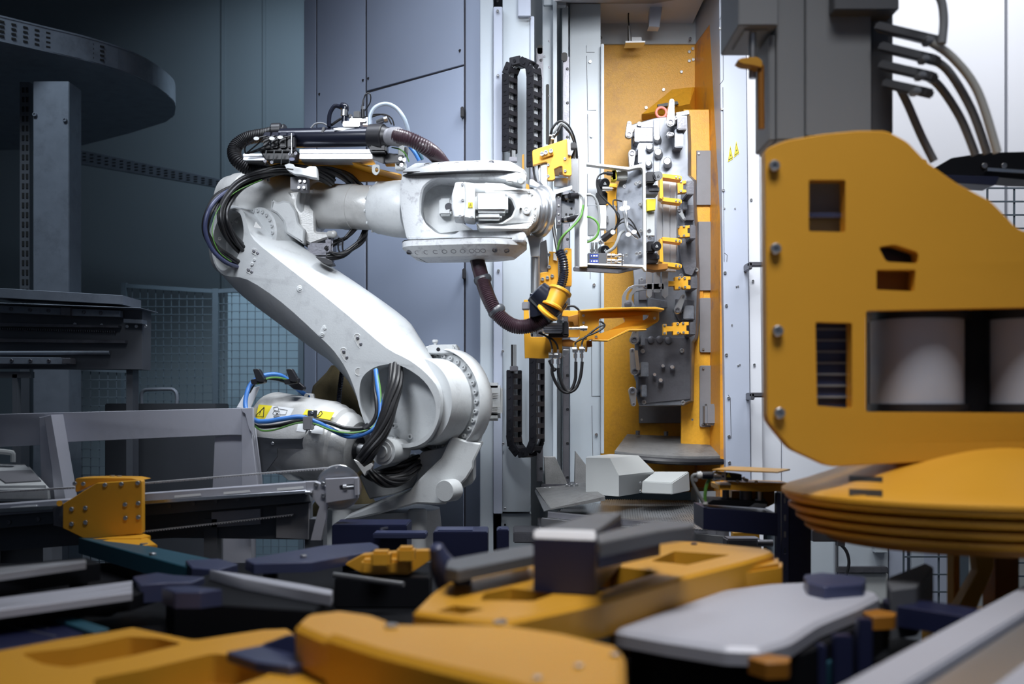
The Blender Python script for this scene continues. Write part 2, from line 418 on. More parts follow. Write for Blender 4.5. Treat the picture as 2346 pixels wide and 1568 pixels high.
for x0, x1, y0, y1, Y in ((1229, 1244, 108, 1105, 6.12), (1290, 1304, 128, 1108, 6.13)):   # guide rails
    r = MB().pbox(x0, y0, x1, y1, Y, 0.06, 0.004)
    r = fin(r, 'guide_rail', 'dark_steel', col)
    for k in range(13):
        fin_y = y0+30+k*78
        if fin_y < y1: bolt(r, P((x0+x1)/2+3, fin_y, Y), (0, -1, 0), 0.008, 0.004, 'black_plastic', 'rail_screw')
for x0, y0, x1, y1 in ((1231, 103, 1240, 124), (1286, 120, 1297, 140)):
    fin(MB().cast(rnd(rect(x0, y0, x1+3, y1), 7), 6.12, 0.01), 'slot', 'ink_black', col)
fin(MB().cast(rnd(rect(1251, 193, 1258, 330), 3), 6.196, 0.01), 'slot', 'ink_black', col)
bolts(col, [(1140, 25), (1141, 173), (1142, 620), (1152, 805), (1153, 1017), (1157, 1166)], 5.915, 3.2, m='steel')
bolts(col, [(1214, 43), (1258, 94), (1258, 154), (1247, 130), (1259, 220)], 5.93, 2.6, m='dark_steel')
bolts(col, [(1352, 142), (1355, 312), (1361, 653), (1366, 996)], 6.325, 3.6, m='steel_bright')
bolts(col, [(1157, 1203), (1140, 3)], 5.985, 2.6, m='black_plastic')
for pts in ([(1343, 104), (1343, 120), (1362, 120)], [(1344, 128), (1346, 253), (1366, 253)], [(1346, 262), (1348, 375)], [(1352, 500), (1352, 640)], [(1355, 780), (1356, 908), (1376, 908)], [(1356, 930), (1358, 1045)]):
    fin(MB().tube([P(x, y, 6.329) for x, y in pts], 0.0014, 5, 1), 'panel_joint', 'dark_steel', col)
# sloping gussets at the foot
fin(MB().cast([(1246, 1047), (1272, 1047), (1300, 1108), (1304, 1118), (1250, 1118)], 6.1, 0.06, ch=1), 'gusset', 'grime_steel', col)
fin(MB().cast([(1318, 1034), (1343, 1066), (1343, 1120), (1316, 1120)], 6.15, 0.05, ch=1), 'gusset', 'grime_steel', col)
# ================================================================ MACHINING CELL
cell = thing('machining_cell', 'orange lined machining cell opening with grey jamb to the right of the column', 'machine', P(1500, 900, 6.6)*Vector((1, 1, 0)))
def cpart(name, pts, Y, d, m, ch=0.0, holes=(), par=None, label=None): return fin(MB().cast(pts, Y, d, holes=holes, ch=ch), name, m, par or cell, label)
cpart('header_panel', rect(1290, -60, 1602, 101), 6.78, 0.05, 'column_white', 1)
cpart('header_strip', rect(1361, 16, 1374, 98), 6.73, 0.04, 'jamb_grey', 1)
cpart('roof_panel', rect(1295, -200, 1640, -60), 6.0, 0.8, 'jamb_grey')
fin(MB().hexa([P(1270, 2, 5.9), P(1660, -40, 5.9), P(1625, 12, 6.8), P(1290, 12, 6.8), P(1270, -8, 5.9), P(1660, -50, 5.9), P(1625, 4, 6.8), P(1290, 4, 6.8)]), 'roof_lining', 'panel_grey', cell)
cpart('back_lining', rect(1350, 103, 1595, 1128), 6.8, 0.03, 'orange_wet', 1)
b = MB(); a0, a1 = P(1592, 103, 6.8), P(1646, 40, 6.2)
def side(ya, yb, m, name, off=0.0, xa=1592, xb=1650):
    A = P(xa, ya, 6.8); B = P(xb, 0, 6.2); zt0 = A.z; A2 = P(xa, yb, 6.8)
    return fin(MB().hexa([Vector((A.x-off, 6.8, A2.z)), Vector((B.x-off, 6.2, A2.z)), Vector((B.x+.04, 6.2, A2.z)), Vector((A.x+.04, 6.8, A2.z)),
                          Vector((A.x-off, 6.8, zt0)), Vector((B.x-off, 6.2, zt0)), Vector((B.x+.04, 6.2, zt0)), Vector((A.x+.04, 6.8, zt0))]), name, m, cell)
cpart("mounting_plate", [(1566, 251), (1625, 251), (1640, 1046), (1560, 1046)], 6.43, 0.02, "orange_wet", 1)
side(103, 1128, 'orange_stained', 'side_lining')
side(-60, 102, 'jamb_grey', 'side_header', off=0.0)
bolts(cell, [(1342, 22), (1366, 20), (1376, 24), (1366, 94), (1376, 87), (1581, 22), (1581, 89)], 6.725, 3.6, m='dark_steel')
bolts(cell, [(1579, 119), (1587, 112), (1579, 140), (1588, 137), (1561, 165), (1520, 206), (1480, 247), (1580, 211), (1562, 238)], 6.795, 3.6, m='steel')
# little sloped orange deflector and dark pad behind the red ring
b = MB().hexa([P(1470, 262, 6.7), P(1580, 238, 6.7), P(1592, 262, 6.79), P(1470, 275, 6.79), P(1540, 205, 6.78), P(1585, 200, 6.78), P(1592, 200, 6.795), P(1540, 205, 6.795)])
fin(b, 'deflector', 'orange_wet', cell)
cpart('wear_pad', [(1507, 239), (1552, 232), (1555, 238), (1508, 246)], 6.66, 0.03, 'black_rubber')
# dark cover plates up the right of the back lining
for pts in (rect(1596, 345, 1629, 470), rect(1600, 508, 1633, 666), rnd(rect(1603, 683, 1636, 808), 5), rnd(rect(1603, 838, 1641, 979), 5), rect(1464, 931, 1594, 970)):
    cpart("cover_plate", pts, 6.77 if pts[0][0] < 1500 else 6.412, 0.015, 'panel_grey', 0.8)
fin(MB().pbox(1616, 926, 1643, 975, 6.32, 0.10, 0.012), "wear_block", 'panel_grey', cell)
bolts(cell, [(1601, 352), (1611, 800), (1611, 844), (1610, 973), (1640, 975), (1470, 962), (1586, 962)], 6.408, 2.6, m='steel')
# hanging post and sensor in the roof
cpart('hanging_post', [(1494, -40), (1525, -40), (1511, 62), (1486, 61)], 6.5, 0.08, 'jamb_grey', 1)
fin(MB().tube([P(1462, -20, 6.6), P(1450, 10, 6.6), P(1440, 30, 6.6), P(1441, 60, 6.6)], 0.004, 8), 'sensor_cable', 'black_rubber', cell)
fin(MB().cyl(P(1441, 60, 6.6), P(1442, 75, 6.6), 0.010).cyl(P(1442, 75, 6.6), P(1443, 97, 6.6), 0.012), 'sensor', 'steel', cell)
fin(MB().cast([(1433, 94), (1478, 94), (1478, 97), (1433, 98)], 6.55, 0.1).cast([(1446, 85), (1470, 85), (1470, 94), (1446, 94)], 6.6, 0.01), 'sensor_bracket', 'steel', cell)
# jamb
jy = 6.14
fin(MB().cast([(1645, -160), (1706, -160), (1722, 1300), (1666, 1300)], jy, 0.3, ch=1), 'jamb_panel', 'jamb_grey', cell)
fin(MB().cast([(1707, -160), (1733, -160), (1750, 1300), (1723, 1300)], jy+0.03, 0.3, ch=1), 'jamb_edge', 'door_white', cell)
bolts(cell, [(1650, 65), (1654, 250), (1657, 436), (1661, 625), (1664, 700), (1664, 813), (1669, 912), (1670, 1000), (1671, 1060)], jy-.003, 3.4)
bolts(cell, [(1687, 657), (1691, 656), (1691, 838), (1695, 836), (1677, 745), (1660, 478), (1684, 478)], jy-.003, 1.8)
for pts in ([(1655, 20), (1656, 32), (1649, 45)], [(1656, 184), (1655, 187), (1648, 194)], [(1660, 580), (1666, 585), (1665, 600)], [(1668, 905), (1673, 912), (1675, 1005)], [(1656, 200), (1659, 600)], [(1656, 35), (1657, 184)]):
    fin(MB().tube([P(x, y, jy) for x, y in pts], 0.0016, 5, 1), 'panel_joint', 'dark_steel', cell)
for tri in (zt((1215, 1164), (1233, 1043), (1253, 1141)), zt((1259, 1132), (1275, 1011), (1297, 1101))):
    o = fin(MB().cast(rnd(tri, 1, 2), jy-.003, .002), 'warning_label', 'label_yellow', cell)
    cx = sum(p[0] for p in tri)/3; cy = sum(p[1] for p in tri)/3
    tin = [((x-cx)*.8+cx, (y-cy)*.8+cy) for x, y in tri]; tin2 = [((x-cx)*.62+cx, (y-cy)*.62+cy) for x, y in tri]
    fin(MB().cast(tin, jy-.0035, .001, holes=[tin2]), 'label_border', 'ink_black', o)
    fin(MB().cast([(cx-1.6, cy+1), (cx+.5, cy-6), (cx+.2, cy), (cx+1.8, cy-1), (cx, cy+6), (cx+.1, cy+1)], jy-.0035, .001), 'label_symbol', 'ink_black', o)
# catch tray under the fixture
tr = thing('catch_tray', 'dark curved metal chip tray under the steel fixture in the orange cell', 'tray', P(1530, 1045, 6.3))
def tl(t): return P(1437+t*213, 995+8*t*(1-t)+5*t, 6.62)
def tb(t): return P(1408+t*256, 1034+22*t*(1-t)+11*t, 6.22-0.10*math.sin(math.pi*t))
b = MB(); n = 12; up = []; dn = []
for k in range(n+1): up.append(tl(k/n)); dn.append(tb(k/n))
vs = [p for k in range(n+1) for p in (up[k], dn[k], dn[k]-Vector((0, 0, .02)), up[k]-Vector((0, 0, .02)))]
b.add(vs, [(4*k+i, 4*k+(i+1) % 4, 4*k+4+(i+1) % 4, 4*k+4+i) for k in range(n) for i in range(4)]+[(0, 1, 2, 3), (4*n, 4*n+1, 4*n+2, 4*n+3)])
fin(b, 'tray_plate', 'grime_steel', tr)
fin(MB().tube([p-Vector((0, 0, .03)) for p in dn], 0.018, 8, 2), 'front_lip', 'black_plastic', tr)
fin(MB().cast([(1430, 1040), (1650, 1046), (1640, 1052), (1460, 1050)], 6.3, 0.3), 'tray_bottom', 'dark_steel', tr)
for x, y in ((1461, 990), (1526, 992)): fin(MB().cyl(P(x, y+7, 6.55), P(x, y-3, 6.55), 0.014, n=6), 'nut', 'dark_steel', tr)
# folded grey covers
Yb = 5.75
fc = thing('folded_cover', 'large light grey folded metal cover below the cell opening', 'cover', P(1420, 1137, 5.9))
A, B_, C_, D_, E_ = zq((600, 1215))[0], zq((750, 1218))[0], zq((805, 1325))[0], zq((805, 1455))[0], zq((600, 1440))[0]
T1, T2, G_, H_, I_ = zq((750, 1192))[0], zq((925, 1200))[0], zq((1025, 1300))[0], zq((945, 1362))[0], zq((930, 1435))[0]
a, b2, c2, d2, e2 = [P(*p, Yb) for p in (A, B_, C_, D_, E_)]
f2, g2, h2, i2 = P(*T2, Yb+.28), P(*G_, Yb+.28), P(*H_, Yb+.28), P(*I_, Yb+.28)
t0, t1 = P(zq((610, 1208))[0][0], zq((610, 1208))[0][1], Yb+.3), P(*T1, Yb+.3)
b = MB(); b.add([a, b2, c2, d2, e2, f2, g2, i2, t0, t1], [(0, 1, 2, 3, 4), (1, 5, 6, 2), (2, 6, 7, 3), (0, 8, 9, 1), (1, 9, 5), (8, 0, 4), (9, 8, 4, 3, 7, 6, 5)])
fin(b, 'cover_body', 'cover_grey', fc, ang=15)
fs = thing('small_cover', 'small light grey folded box cover at the right of the large one', 'cover', P(1520, 1130, 5.95))
a, b2, c2, d2 = [P(*p, Yb+.05) for p in zq((950, 1360), (1135, 1370), (1135, 1443), (945, 1435))]
e2, f2, g2 = P(*zq((1025, 1300))[0], Yb+.35), P(*zq((1240, 1300))[0], Yb+.35), P(*zq((1246, 1420))[0], Yb+.35)
h2 = Vector((e2.x, e2.y, g2.z))
b = MB(); b.hexa([d2, c2, g2, h2, a, b2, f2, e2], 0.004); fin(b, 'cover_body', 'cover_grey', fs)
bolts(fs, zq((938, 1372), (938, 1422)), Yb+.045, 3)
# chute, grating and sill
ch = thing('chip_chute', 'dark grey sloping sheet chute in the left corner under the cell', 'chute', P(1300, 1170, 6.0))
fin(MB().hexa([P(*zq((290, 1410))[0], 5.95), P(*zq((600, 1405))[0], 6.0), P(*zq((720, 1480))[0], 5.6), P(*zq((380, 1538))[0], 5.5),
               P(*zq((290, 1400))[0], 5.95), P(*zq((600, 1375))[0], 6.0), P(*zq((720, 1455))[0], 5.6), P(*zq((380, 1530))[0], 5.5)]), 'chute_sheet', 'grime_steel', ch)
fin(MB().hexa([P(*zq((285, 1425))[0], 5.95), P(*zq((300, 1405))[0], 5.95), P(*zq((385, 1535))[0], 5.5), P(*zq((340, 1548))[0], 5.5),
               P(*zq((285, 1418))[0], 5.95), P(*zq((300, 1398))[0], 5.95), P(*zq((385, 1528))[0], 5.5), P(*zq((340, 1540))[0], 5.5)]), 'chute_edge', 'steel', ch)
bolts(ch, zq((347, 1408), (378, 1406), (483, 1390), (512, 1388), (543, 1386)), 5.93, 4)
fin(MB().pbox(1240, 1110, 1345, 1125, 6.08, .2, .004), 'chute_flange', 'dark_steel', ch)
gr = thing('floor_grating', 'dark open metal grating across the machine sill', 'grating', P(1430, 1190, 5.8))
gz = 0.655
def hpt(x, y, z): Y = (CZ-z)*F/(y-HY); return Vector(((x-CX)*Y/F, Y, z))
fin(MB().slab([(1330, 1147), (1640, 1150), (1625, 1215), (1253, 1188)], gz-.02, 0.02), 'pan', 'dark_steel', gr)
b = MB()
for i in range(60):
    for j in range(22):
        t = j/21; L0 = hpt(1330+(1253-1330)*t, 1147+41*t, gz); y1 = 1150+65*t
        R0 = hpt(1640-15*t, y1, gz); p = L0.lerp(R0, (i+.5*(j % 2)+.2)/60.7)
        b.add([p+Vector((-.010, 0, 0)), p+Vector((0, -.020, .002)), p+Vector((.010, 0, 0)), p+Vector((0, .020, .008))], [(0, 1, 2, 3)])
        b.add([p+Vector((-.007, 0, 0)), p+Vector((-.007, .0, -.008)), p+Vector((0, -.012, -.004)), p+Vector((0, -.012, .004))], [(0, 1, 2, 3)])
g = fin(b, 'grating_mesh', 'steel', gr); g['kind'] = 'stuff'
fin(MB().hexa([P(1255, 1186, 5.25), P(1640, 1226, 5.15), P(1640, 1222, 5.3), P(1255, 1183, 5.4), P(1255, 1175, 5.25), P(1640, 1212, 5.15), P(1640, 1208, 5.3), P(1255, 1172, 5.4)]), 'front_bar', 'dark_steel', gr)
sl = thing('machine_sill', 'stacked steel sill bars under the grating in front of the cell', 'sill', P(1430, 1300, 5.3)*Vector((1, 1, 0)))
fin(MB().hexa([P(1240, 1208, 5.15), P(1660, 1250, 5.05), P(1660, 1250, 5.6), P(1240, 1208, 5.6), P(1240, 1186, 5.15), P(1660, 1228, 5.05), P(1660, 1228, 5.6), P(1240, 1186, 5.6)], .004), 'sill_bar', 'steel', sl)
fin(MB().box((P(1238, 0, 5.3).x, 5.3, 0.0), (P(1670, 0, 5.3).x, 5.9, P(0, 1215, 5.3).z)), 'sill_base', 'dark_steel', sl)
fin(MB().box((P(1585, 0, 5.25).x, 5.22, 0.2), (P(1602, 0, 5.25).x, 5.3, P(0, 1218, 5.25).z), .004), 'sill_post', 'steel', sl)
fin(MB().pbox(1176, 1220, 1240, 1245, 5.5, .3, .005), 'sill_bracket', 'dark_steel', sl)
# machine base below the opening right
cpart('base_panel', rect(1602, 1126, 1672, 1500), 6.3, 0.3, 'column_white')
# ================================================================ WHITE ENCLOSURE TO THE RIGHT
enc = thing('machine_enclosure', 'bright white machine enclosure panels behind the orange gripper head at right', 'enclosure', P(2050, 900, 6.3)*Vector((1, 1, 0)))
def epan(x0, x1, y0, y1, m='door_white', Y=6.25, d=.25, name='panel'):
    a, c = P(x0, y1, Y), P(x1, y0, Y); return fin(MB().box((a.x, Y, max(0.0, a.z)), (c.x, Y+d, c.z), .004), name, m, enc)
epan(1737, 1790, -300, 1180); epan(1792, 2302, -300, 1180); epan(2309, 2900, -300, 1180)
epan(1780, 1912, 1180, 1480, 'column_white'); epan(1914, 1918, 1180, 1480, 'steel', 6.22)
epan(1920, 2035, 1180, 1306, 'column_white'); epan(1920, 2035, 1300, 1314, 'dark_steel', 6.2, .06); epan(1920, 2035, 1314, 1480, 'cover_grey', 6.23)
epan(2037, 2079, 1180, 1480, 'jamb_grey'); epan(2086, 2136, 1180, 1480, 'column_white', 6.3); epan(2148, 2188, 1180, 1480, 'jamb_grey', 6.1)
epan(2190, 2900, 1180, 1480, 'cover_grey', 6.35)
epan(2005, 2034, 1236, 1268, 'column_white', 6.2, .05, 'junction_box')
bolts(enc, [(1721, 458), (1725, 644), (1728, 836), (1740, 300)], 6.165, 3)
fin(MB().tube([P(1917, 1240, 6.15), P(1938, 1262, 6.15), P(1945, 1290, 6.15), P(1938, 1320, 6.15)], .009, 8), 'drain_hose', 'black_rubber', enc)
for x0, y0, x1 in ((1716, 605, 1765), (1721, 905, 1765)):
    hd = MB().pbox(x0, y0-5, x1, y0+6, 6.0, .04, .006).pbox(x0, y0-5, x0+8, y0+12, 6.0, .17, .004); fin(hd, 'door_handle', 'dark_steel', enc)
# ================================================================ WHITE ROBOT
rob = thing('industrial_robot', 'large white articulated robot arm with exposed cable bundles in the middle of the hall', 'robot', Vector((P(880, 0, 5.45).x, 5.45, 0)))
def rp(name, mb, m='robot_white', par=None, label=None, ang=34): return fin(mb, name, m, par or rob, label, ang)
def stack(levels, holes=()):
    "loft through outlines [(pixels, Y or f)]; holes=[(outline, depth)] cut into the first"
    mb = MB(); rings = []
    for pts, Y in levels: rings.append([mb.bm.verts.new(P(x, y, Y(x, y) if callable(Y) else Y)) for x, y in pts])
    n = len(rings[0])
    for a, b in zip(rings, rings[1:]):
        for i in range(n):
            j = (i+1) % n; mb.bm.faces.new((a[i], b[i], b[j], a[j]))
    loops = [rings[0]]
    for hp, hd in holes:
        Y = levels[0][1]
        hv = [mb.bm.verts.new(P(x, y, Y(x, y) if callable(Y) else Y)) for x, y in hp]; hb = [mb.bm.verts.new(v.co+Vector((.03, hd, 0))) for v in hv]
        m = len(hv)
        for i in range(m):
            j = (i+1) % m; mb.bm.faces.new((hv[i], hv[j], hb[j], hb[i]))
        loops.append(hv); mb.fill([hb])
    mb.fill(loops); mb.fill([rings[-1]]); return mb
N0 = Vector((0.57, 0.82, 0)).normalized()           # axis of the shoulder joint
# ---- base and turntable
pc = Vector((P(880, 0, 5.5).x, 5.5, 0))
b = MB().lathe(pc, (0, 0, 1), [(0, .40), (.04, .40), (.05, .34), (.50, .30), (.56, .30), (.60, .28), (P(0, 1165, 5.5).z, .27)], 48)
for a in (-.9, -2.2): b.cyl(pc+Vector((math.cos(a)*.29, math.sin(a)*.29, 0.05)), pc+Vector((math.cos(a)*.29, math.sin(a)*.29, .72)), .045, ch=.008)
rp('base', b)
tt = [z8(p)[0] for p in [(868, 815), (1000, 858), (1095, 872), (1100, 890), (1040, 1015), (1040, 1060), (985, 1150), (885, 1253), (850, 1300), (822, 1348), (760, 1352), (600, 1345), (300, 1425), (120, 1465), (20, 1470), (60, 1435), (240, 1362), (430, 1297), (540, 1250), (600, 1170), (690, 1080), (790, 985)]]
b = MB().cast(tt, 5.12, .34, ch=4); rp('turntable', b, ang=40)
b = MB().cast(rnd([z8(p)[0] for p in [(1030, 1000), (1046, 1020), (1046, 1165), (1025, 1192), (880, 1256), (870, 1100)]], 4), 5.32, .25, ch=3); rp('gear_cover', b)
b = MB().cast([z8(p)[0] for p in [(150, 1130), (240, 1085), (500, 960), (560, 960), (600, 1000), (600, 1150), (570, 1215), (430, 1270), (230, 1310), (200, 1250)]], 5.42, .1, ch=3)
rp('turntable_well', b, 'casting_grey')
b = MB().cast([z8(p)[0] for p in [(545, 965), (590, 985), (640, 940), (800, 905), (880, 830), (800, 1000), (640, 1160), (580, 1225), (560, 1240), (600, 1150), (600, 1040)]], 5.2, .25, ch=2); rp('turntable_rib', b, 'robot_white')
c = P(1023, 1125, 5.06); rp('round_cap', MB().lathe(c, (-.45, -.85, .0), [(-.06, .050), (.012, .050), (.018, .046)], 32))
# ---- shoulder hub, bolt ledge and housing
C0 = P(963, 921, 5.12)
rp('shoulder_hub', MB().lathe(C0, N0, [(-.02, .196), (.12, .200), (.122, .188), (.2, .188)], 64))
led = rp('bolt_ring', MB().lathe(C0, N0, [(.150, .12), (.150, .228), (.2, .228)], 64), 'robot_white')
u0, v0 = perp(N0)
for k in range(30):
    a = 2*math.pi*k/30; bolt(led, C0+N0*.148+(u0*math.cos(a)+v0*math.sin(a))*.209, -N0, .0105, .014, 'robot_white')
rp('gap_ring', MB().lathe(C0, N0, [(.155, .15), (.155, .236), (.2, .236)], 64), 'black_rubber')  # black ring added in place of the dark gap around the hub
rp('shoulder_housing', MB().lathe(C0, N0, [(.16, .237), (.128, .238), (.122, .243), (.13, .249), (.17, .252), (.21, .248), (.25, .222), (.27, .16), (.275, .05)], 64, cap=False))
b = MB().cast([z8(p)[0] for p in [(690, 200), (660, 120), (720, 102), (905, 100), (920, 150), (938, 192), (1010, 245), (1100, 480), (1112, 760), (1085, 872), (1000, 865), (900, 810), (960, 700), (1000, 560), (960, 380), (880, 260), (800, 210)]], 5.29, .3, ch=3)
rp('housing_block', b)
b = MB().pbox(980, 791, 1040, 812, 5.2, .16, .006); b = rp('eye_block', b)
fin(MB().cyl(P(1004, 801, 5.198), P(1004, 801, 5.21), .009), 'threaded_hole', 'black_plastic', b)
rp('lifting_stud', MB().cyl(P(997, 794, 5.26), P(997, 781, 5.26), .008).cyl(P(997, 786, 5.26), P(997, 779, 5.26), .014, ch=.003))
b = MB().pbox(1108, 877, 1146, 965, 5.42, .16, .012).pbox(1112, 884, 1151, 952, 5.41, .15, .010); mo = rp('shoulder_motor', b)
for y in (900, 905, 910, 932, 937, 942): fin(MB().pbox(1117, y, 1140, y+2, 5.405, .008), 'cooling_fin', 'casting_grey', mo)
# ---- lower arm
Fr = [(556, 483), (566, 512), (582, 550), (648, 604), (725, 664), (805, 730), (884, 797), (938, 826), (978, 858), (1005, 895), (1008, 945), (994, 988), (972, 1014), (938, 1026), (898, 1022), (864, 1003), (838, 974), (824, 935), (815, 900), (795, 850), (766, 806), (726, 766), (644, 692), (567, 641), (517, 632), (495, 612), (486, 584), (483, 551), (488, 523), (509, 485), (531, 478)]
Mb = [(546, 474), (593, 486), (620, 508), (668, 546), (741, 598), (848, 670), (930, 731), (958, 768), (1001, 838), (1027, 889), (1029, 950), (1012, 992), (985, 1020), (950, 1032), (905, 1026), (870, 1007), (842, 977), (826, 937), (818, 915), (797, 873), (756, 828), (726, 807), (644, 746), (557, 680), (511, 633), (489, 613), (480, 586), (478, 551), (483, 520), (504, 479), (530, 472)]
H0 = [(533, 482), (549, 489), (556, 509), (558, 537), (552, 570), (537, 600), (515, 620), (500, 613), (490, 590), (487, 560), (491, 528), (502, 500), (516, 486)]
H1 = [(823, 904), (828, 870), (845, 850), (870, 838), (905, 835), (938, 848), (971, 873), (991, 904), (999, 935), (996, 965), (982, 992), (957, 1010), (925, 1018), (900, 1012), (868, 996), (843, 966), (829, 938)]
def YA(o): return lambda x, y: 5.0+(960-x)*0.0007+o
def dens(a, k=3): return [tuple(p) for p in smooth_path([Vector((x, y, 0)).to_2d().to_3d() for x, y in a], k, True)]
dn = lambda a, k=3: [(p[0], p[1]) for p in smooth_path([Vector((x, y, 0)) for x, y in a], k, True)]
FF, MM, HH = dn(Fr), dn(Mb), dn(H1)
def mixp(t): return [(a[0]*(1-t)+b[0]*t, a[1]*(1-t)+b[1]*t) for a, b in zip(FF, MM)]
arm = rp('lower_arm', stack([(mixp(0.0), YA(0)), (mixp(.05), YA(.006)), (mixp(.5), YA(.085)), (mixp(.93), YA(.20)), (mixp(1), YA(.235)), (MM, YA(.36)), (mixp(.6), YA(.39))], [(HH, .15), (dn(H0), .13)]), 'robot_white', ang=30)
def aslot(cx, cy, rot, L, W, n=2, raised=False):
    a = math.radians(rot); pts = []
    for s, q in ((1, -90), (-1, 90)):
        for k in range(7):
            t = math.radians(q+180*k/6); x, y = s*(L-W)+W*math.cos(t), W*math.sin(t)
            pts.append((cx+x*math.cos(a)-y*math.sin(a), cy+x*math.sin(a)+y*math.cos(a)))
    Y0 = YA(-.004 if raised else -.001)(cx, cy)
    o = fin(MB().cast(pts, Y0, .01, ch=1 if raised else 0), 'boss' if raised else 'bolt_recess', 'robot_white' if raised else 'casting_grey', arm)
    if not raised: fin(MB().tube([P(x, y, Y0) for x, y in pts], .0018, 6, 1, closed=True), 'recess_rim', 'robot_white', arm)
    for k in range(n):
        s = (k-(n-1)/2)*(L*.9)
        bolt(arm, P(cx+s*math.cos(a), cy+s*math.sin(a), Y0-.002), (0, -1, 0), .0075, .004, 'dark_steel' if not raised else 'robot_white')
aslot(586, 578, 30, 11, 6); aslot(573, 621, 30, 10, 6); aslot(580, 600, 118, 12, 4, 2, True)
aslot(687, 662, 0, 8.1, 8, 1, True); aslot(741, 759, 115, 15, 7, 2, True); aslot(823, 782, 62, 18, 8); aslot(791, 813, 62, 17, 8); aslot(822, 852, 0, 9.1, 9, 0)
fin(MB().cast([(581, 521), (600, 524), (586, 508)], YA(-.001)(585, 518), .004), 'cast_mark', 'casting_grey', arm)
# nut circle inside the lower eye
for x, y in z8((470, 340), (445, 375), (405, 690), (430, 735), (558, 820), (603, 820), (680, 788), (708, 757), (400, 640)):
    bolt(arm, P(x, y, 5.14), (-.3, -1, 0), .0125, .03, 'robot_white', 'nut')
# bracket with red-brown plate under the eye (balancer pin)
b = MB().lathe(P(880, 1035, 4.98), (-.35, -.93, 0), [(-.16, .052), (0, .060), (.012, .060), (.014, .046), (.02, .046), (.022, .028), (.03, .026)], 36)
b.bar(P(905, 1015, 5.08), P(880, 1035, 5.05), .1, .08, .01); rp('balancer_pin', b)
# ---- upper ring (elbow eye)
for x, y in ((497, 548), (498, 570), (503, 589), (512, 602), (523, 606), (500, 528), (524, 512), (535, 508)):
    bolt(rob, P(x+6, y, 5.39), (.25, -1, 0), .009, .012, 'casting_grey', 'eye_bolt')
rp('elbow_hub', MB().lathe(P(598, 540, 5.42), N0, [(-.03, .125), (-.022, .132), (.06, .135), (.16, .135)], 48))
uh, vh = perp(N0)
for k in range(22):
    a = 2*math.pi*k/22; bolt(rob, P(598, 540, 5.42)-N0*.03+(uh*math.cos(a)+vh*math.sin(a))*.115, -N0, .009, .010, 'robot_white', 'hub_bolt')
# ---- upper arm tube
p0, p1 = P(525, 463, 5.74), P(935, 480, 5.33); AX = (p1-p0).normalized(); AL = (p1-p0).length
def lat(prof, **k):
    pr = []
    for x, r in prof:
        t = (x-525)/410.; Y = 5.74-.41*t; pr.append((AL*t, r*Y/F))
    return MB().lathe(p0, AX, pr, 56, **k)
rp('motor_housing', lat([(519, 20), (520, 48), (526, 58), (540, 62), (548, 66), (572, 69), (574, 66), (590, 66), (592, 68), (690, 68), (716, 67), (722, 62), (723, 58)]), 'casting_grey')
rp('collar', lat([(718, 50), (719, 62), (724, 64), (733, 64), (737, 60), (738, 50)]), 'robot_white')
rp('upper_tube', lat([(730, 40), (733, 54), (742, 52), (800, 51), (801, 52.5), (822, 52.5), (823, 51), (868, 50), (872, 47)]), 'casting_grey')
fl = rp('tube_flange', lat([(868, 40), (869, 55), (873, 58), (884, 60), (905, 64), (935, 66), (945, 60)]))
uA, vA = perp(AX)
for k in range(12):
    a = 2*math.pi*(k+.5)/12; t = (871-525)/410; q = p0+AX*AL*t+(uA*math.cos(a)+vA*math.sin(a))*(56*5.39/F)
    bolt(fl, q, -AX, .008, .008, 'robot_white')
rp('nameplate', MB().cast([(592, 424), (667, 422), (663, 441), (592, 443)], 5.515, .01), 'label_white')
rp('elbow_bracket', MB().cast(rnd([z for p in [(655, 915), (700, 945), (745, 925), (800, 935), (850, 1010), (870, 1110), (920, 1160), (915, 1285), (840, 1235), (765, 1190), (750, 1100), (690, 1030), (640, 1005)] for z in zr1(p)], 4), 5.36, .2, ch=4), 'robot_white')
rp('elbow_casting', MB().cast(rnd([z for p in [(780, 850), (1000, 820), (1010, 1180), (1180, 1190), (1160, 1235), (1100, 1240), (960, 1290), (900, 1250), (860, 1100)] for z in zr1(p)], 5), 5.42, .25, ch=5), 'casting_grey')
rp('breather_plug', MB().cyl(P(752, 537, 5.38), P(766, 537, 5.36), .016, ch=.004).ball(P(764, 537, 5.36), .018), 'casting_grey')
rp('elbow_motor', MB().pbox(704, 556, 758, 590, 5.4, .18, .01).pbox(745, 545, 762, 582, 5.38, .12, .008), 'dark_steel')
rp('cable_clamp', MB().cast(rnd([(722, 588), (742, 590), (760, 597), (764, 606), (750, 607), (735, 600)], 3), 5.25, .08, ch=1), 'black_plastic')
# ---- yoke
O = P(1065, 480, 5.25); dY = Vector((.985, -.17, 0)).normalized(); nY = Vector((.17, .985, 0)).normalized()
yk = rnd(z2((128, 296), (600, 280), (1000, 276), (1400, 290), (1705, 325), (1712, 410), (1670, 472), (1560, 460), (1380, 412), (900, 405), (560, 400), (470, 440), (395, 510), (368, 640), (360, 850), (430, 980), (560, 1085), (620, 1102), (800, 1100), (860, 1052), (1100, 1045), (1500, 1050), (1670, 1058), (1712, 1120), (1705, 1205), (1000, 1180), (180, 1165), (130, 950), (92, 700), (92, 500)), 7)
rp('yoke', MB().cast(yk, lambda x, y: 5.13-(x-1065)*.00035, .27, ch=5), 'robot_scuffed', ang=40)
rp('yoke_web', MB().cast(rnd(z2((430, 390), (1150, 400), (900, 600), (860, 800), (900, 960), (1050, 1060), (600, 1110), (400, 950), (350, 700)), 6), 5.30, .06, ch=4), 'robot_white')
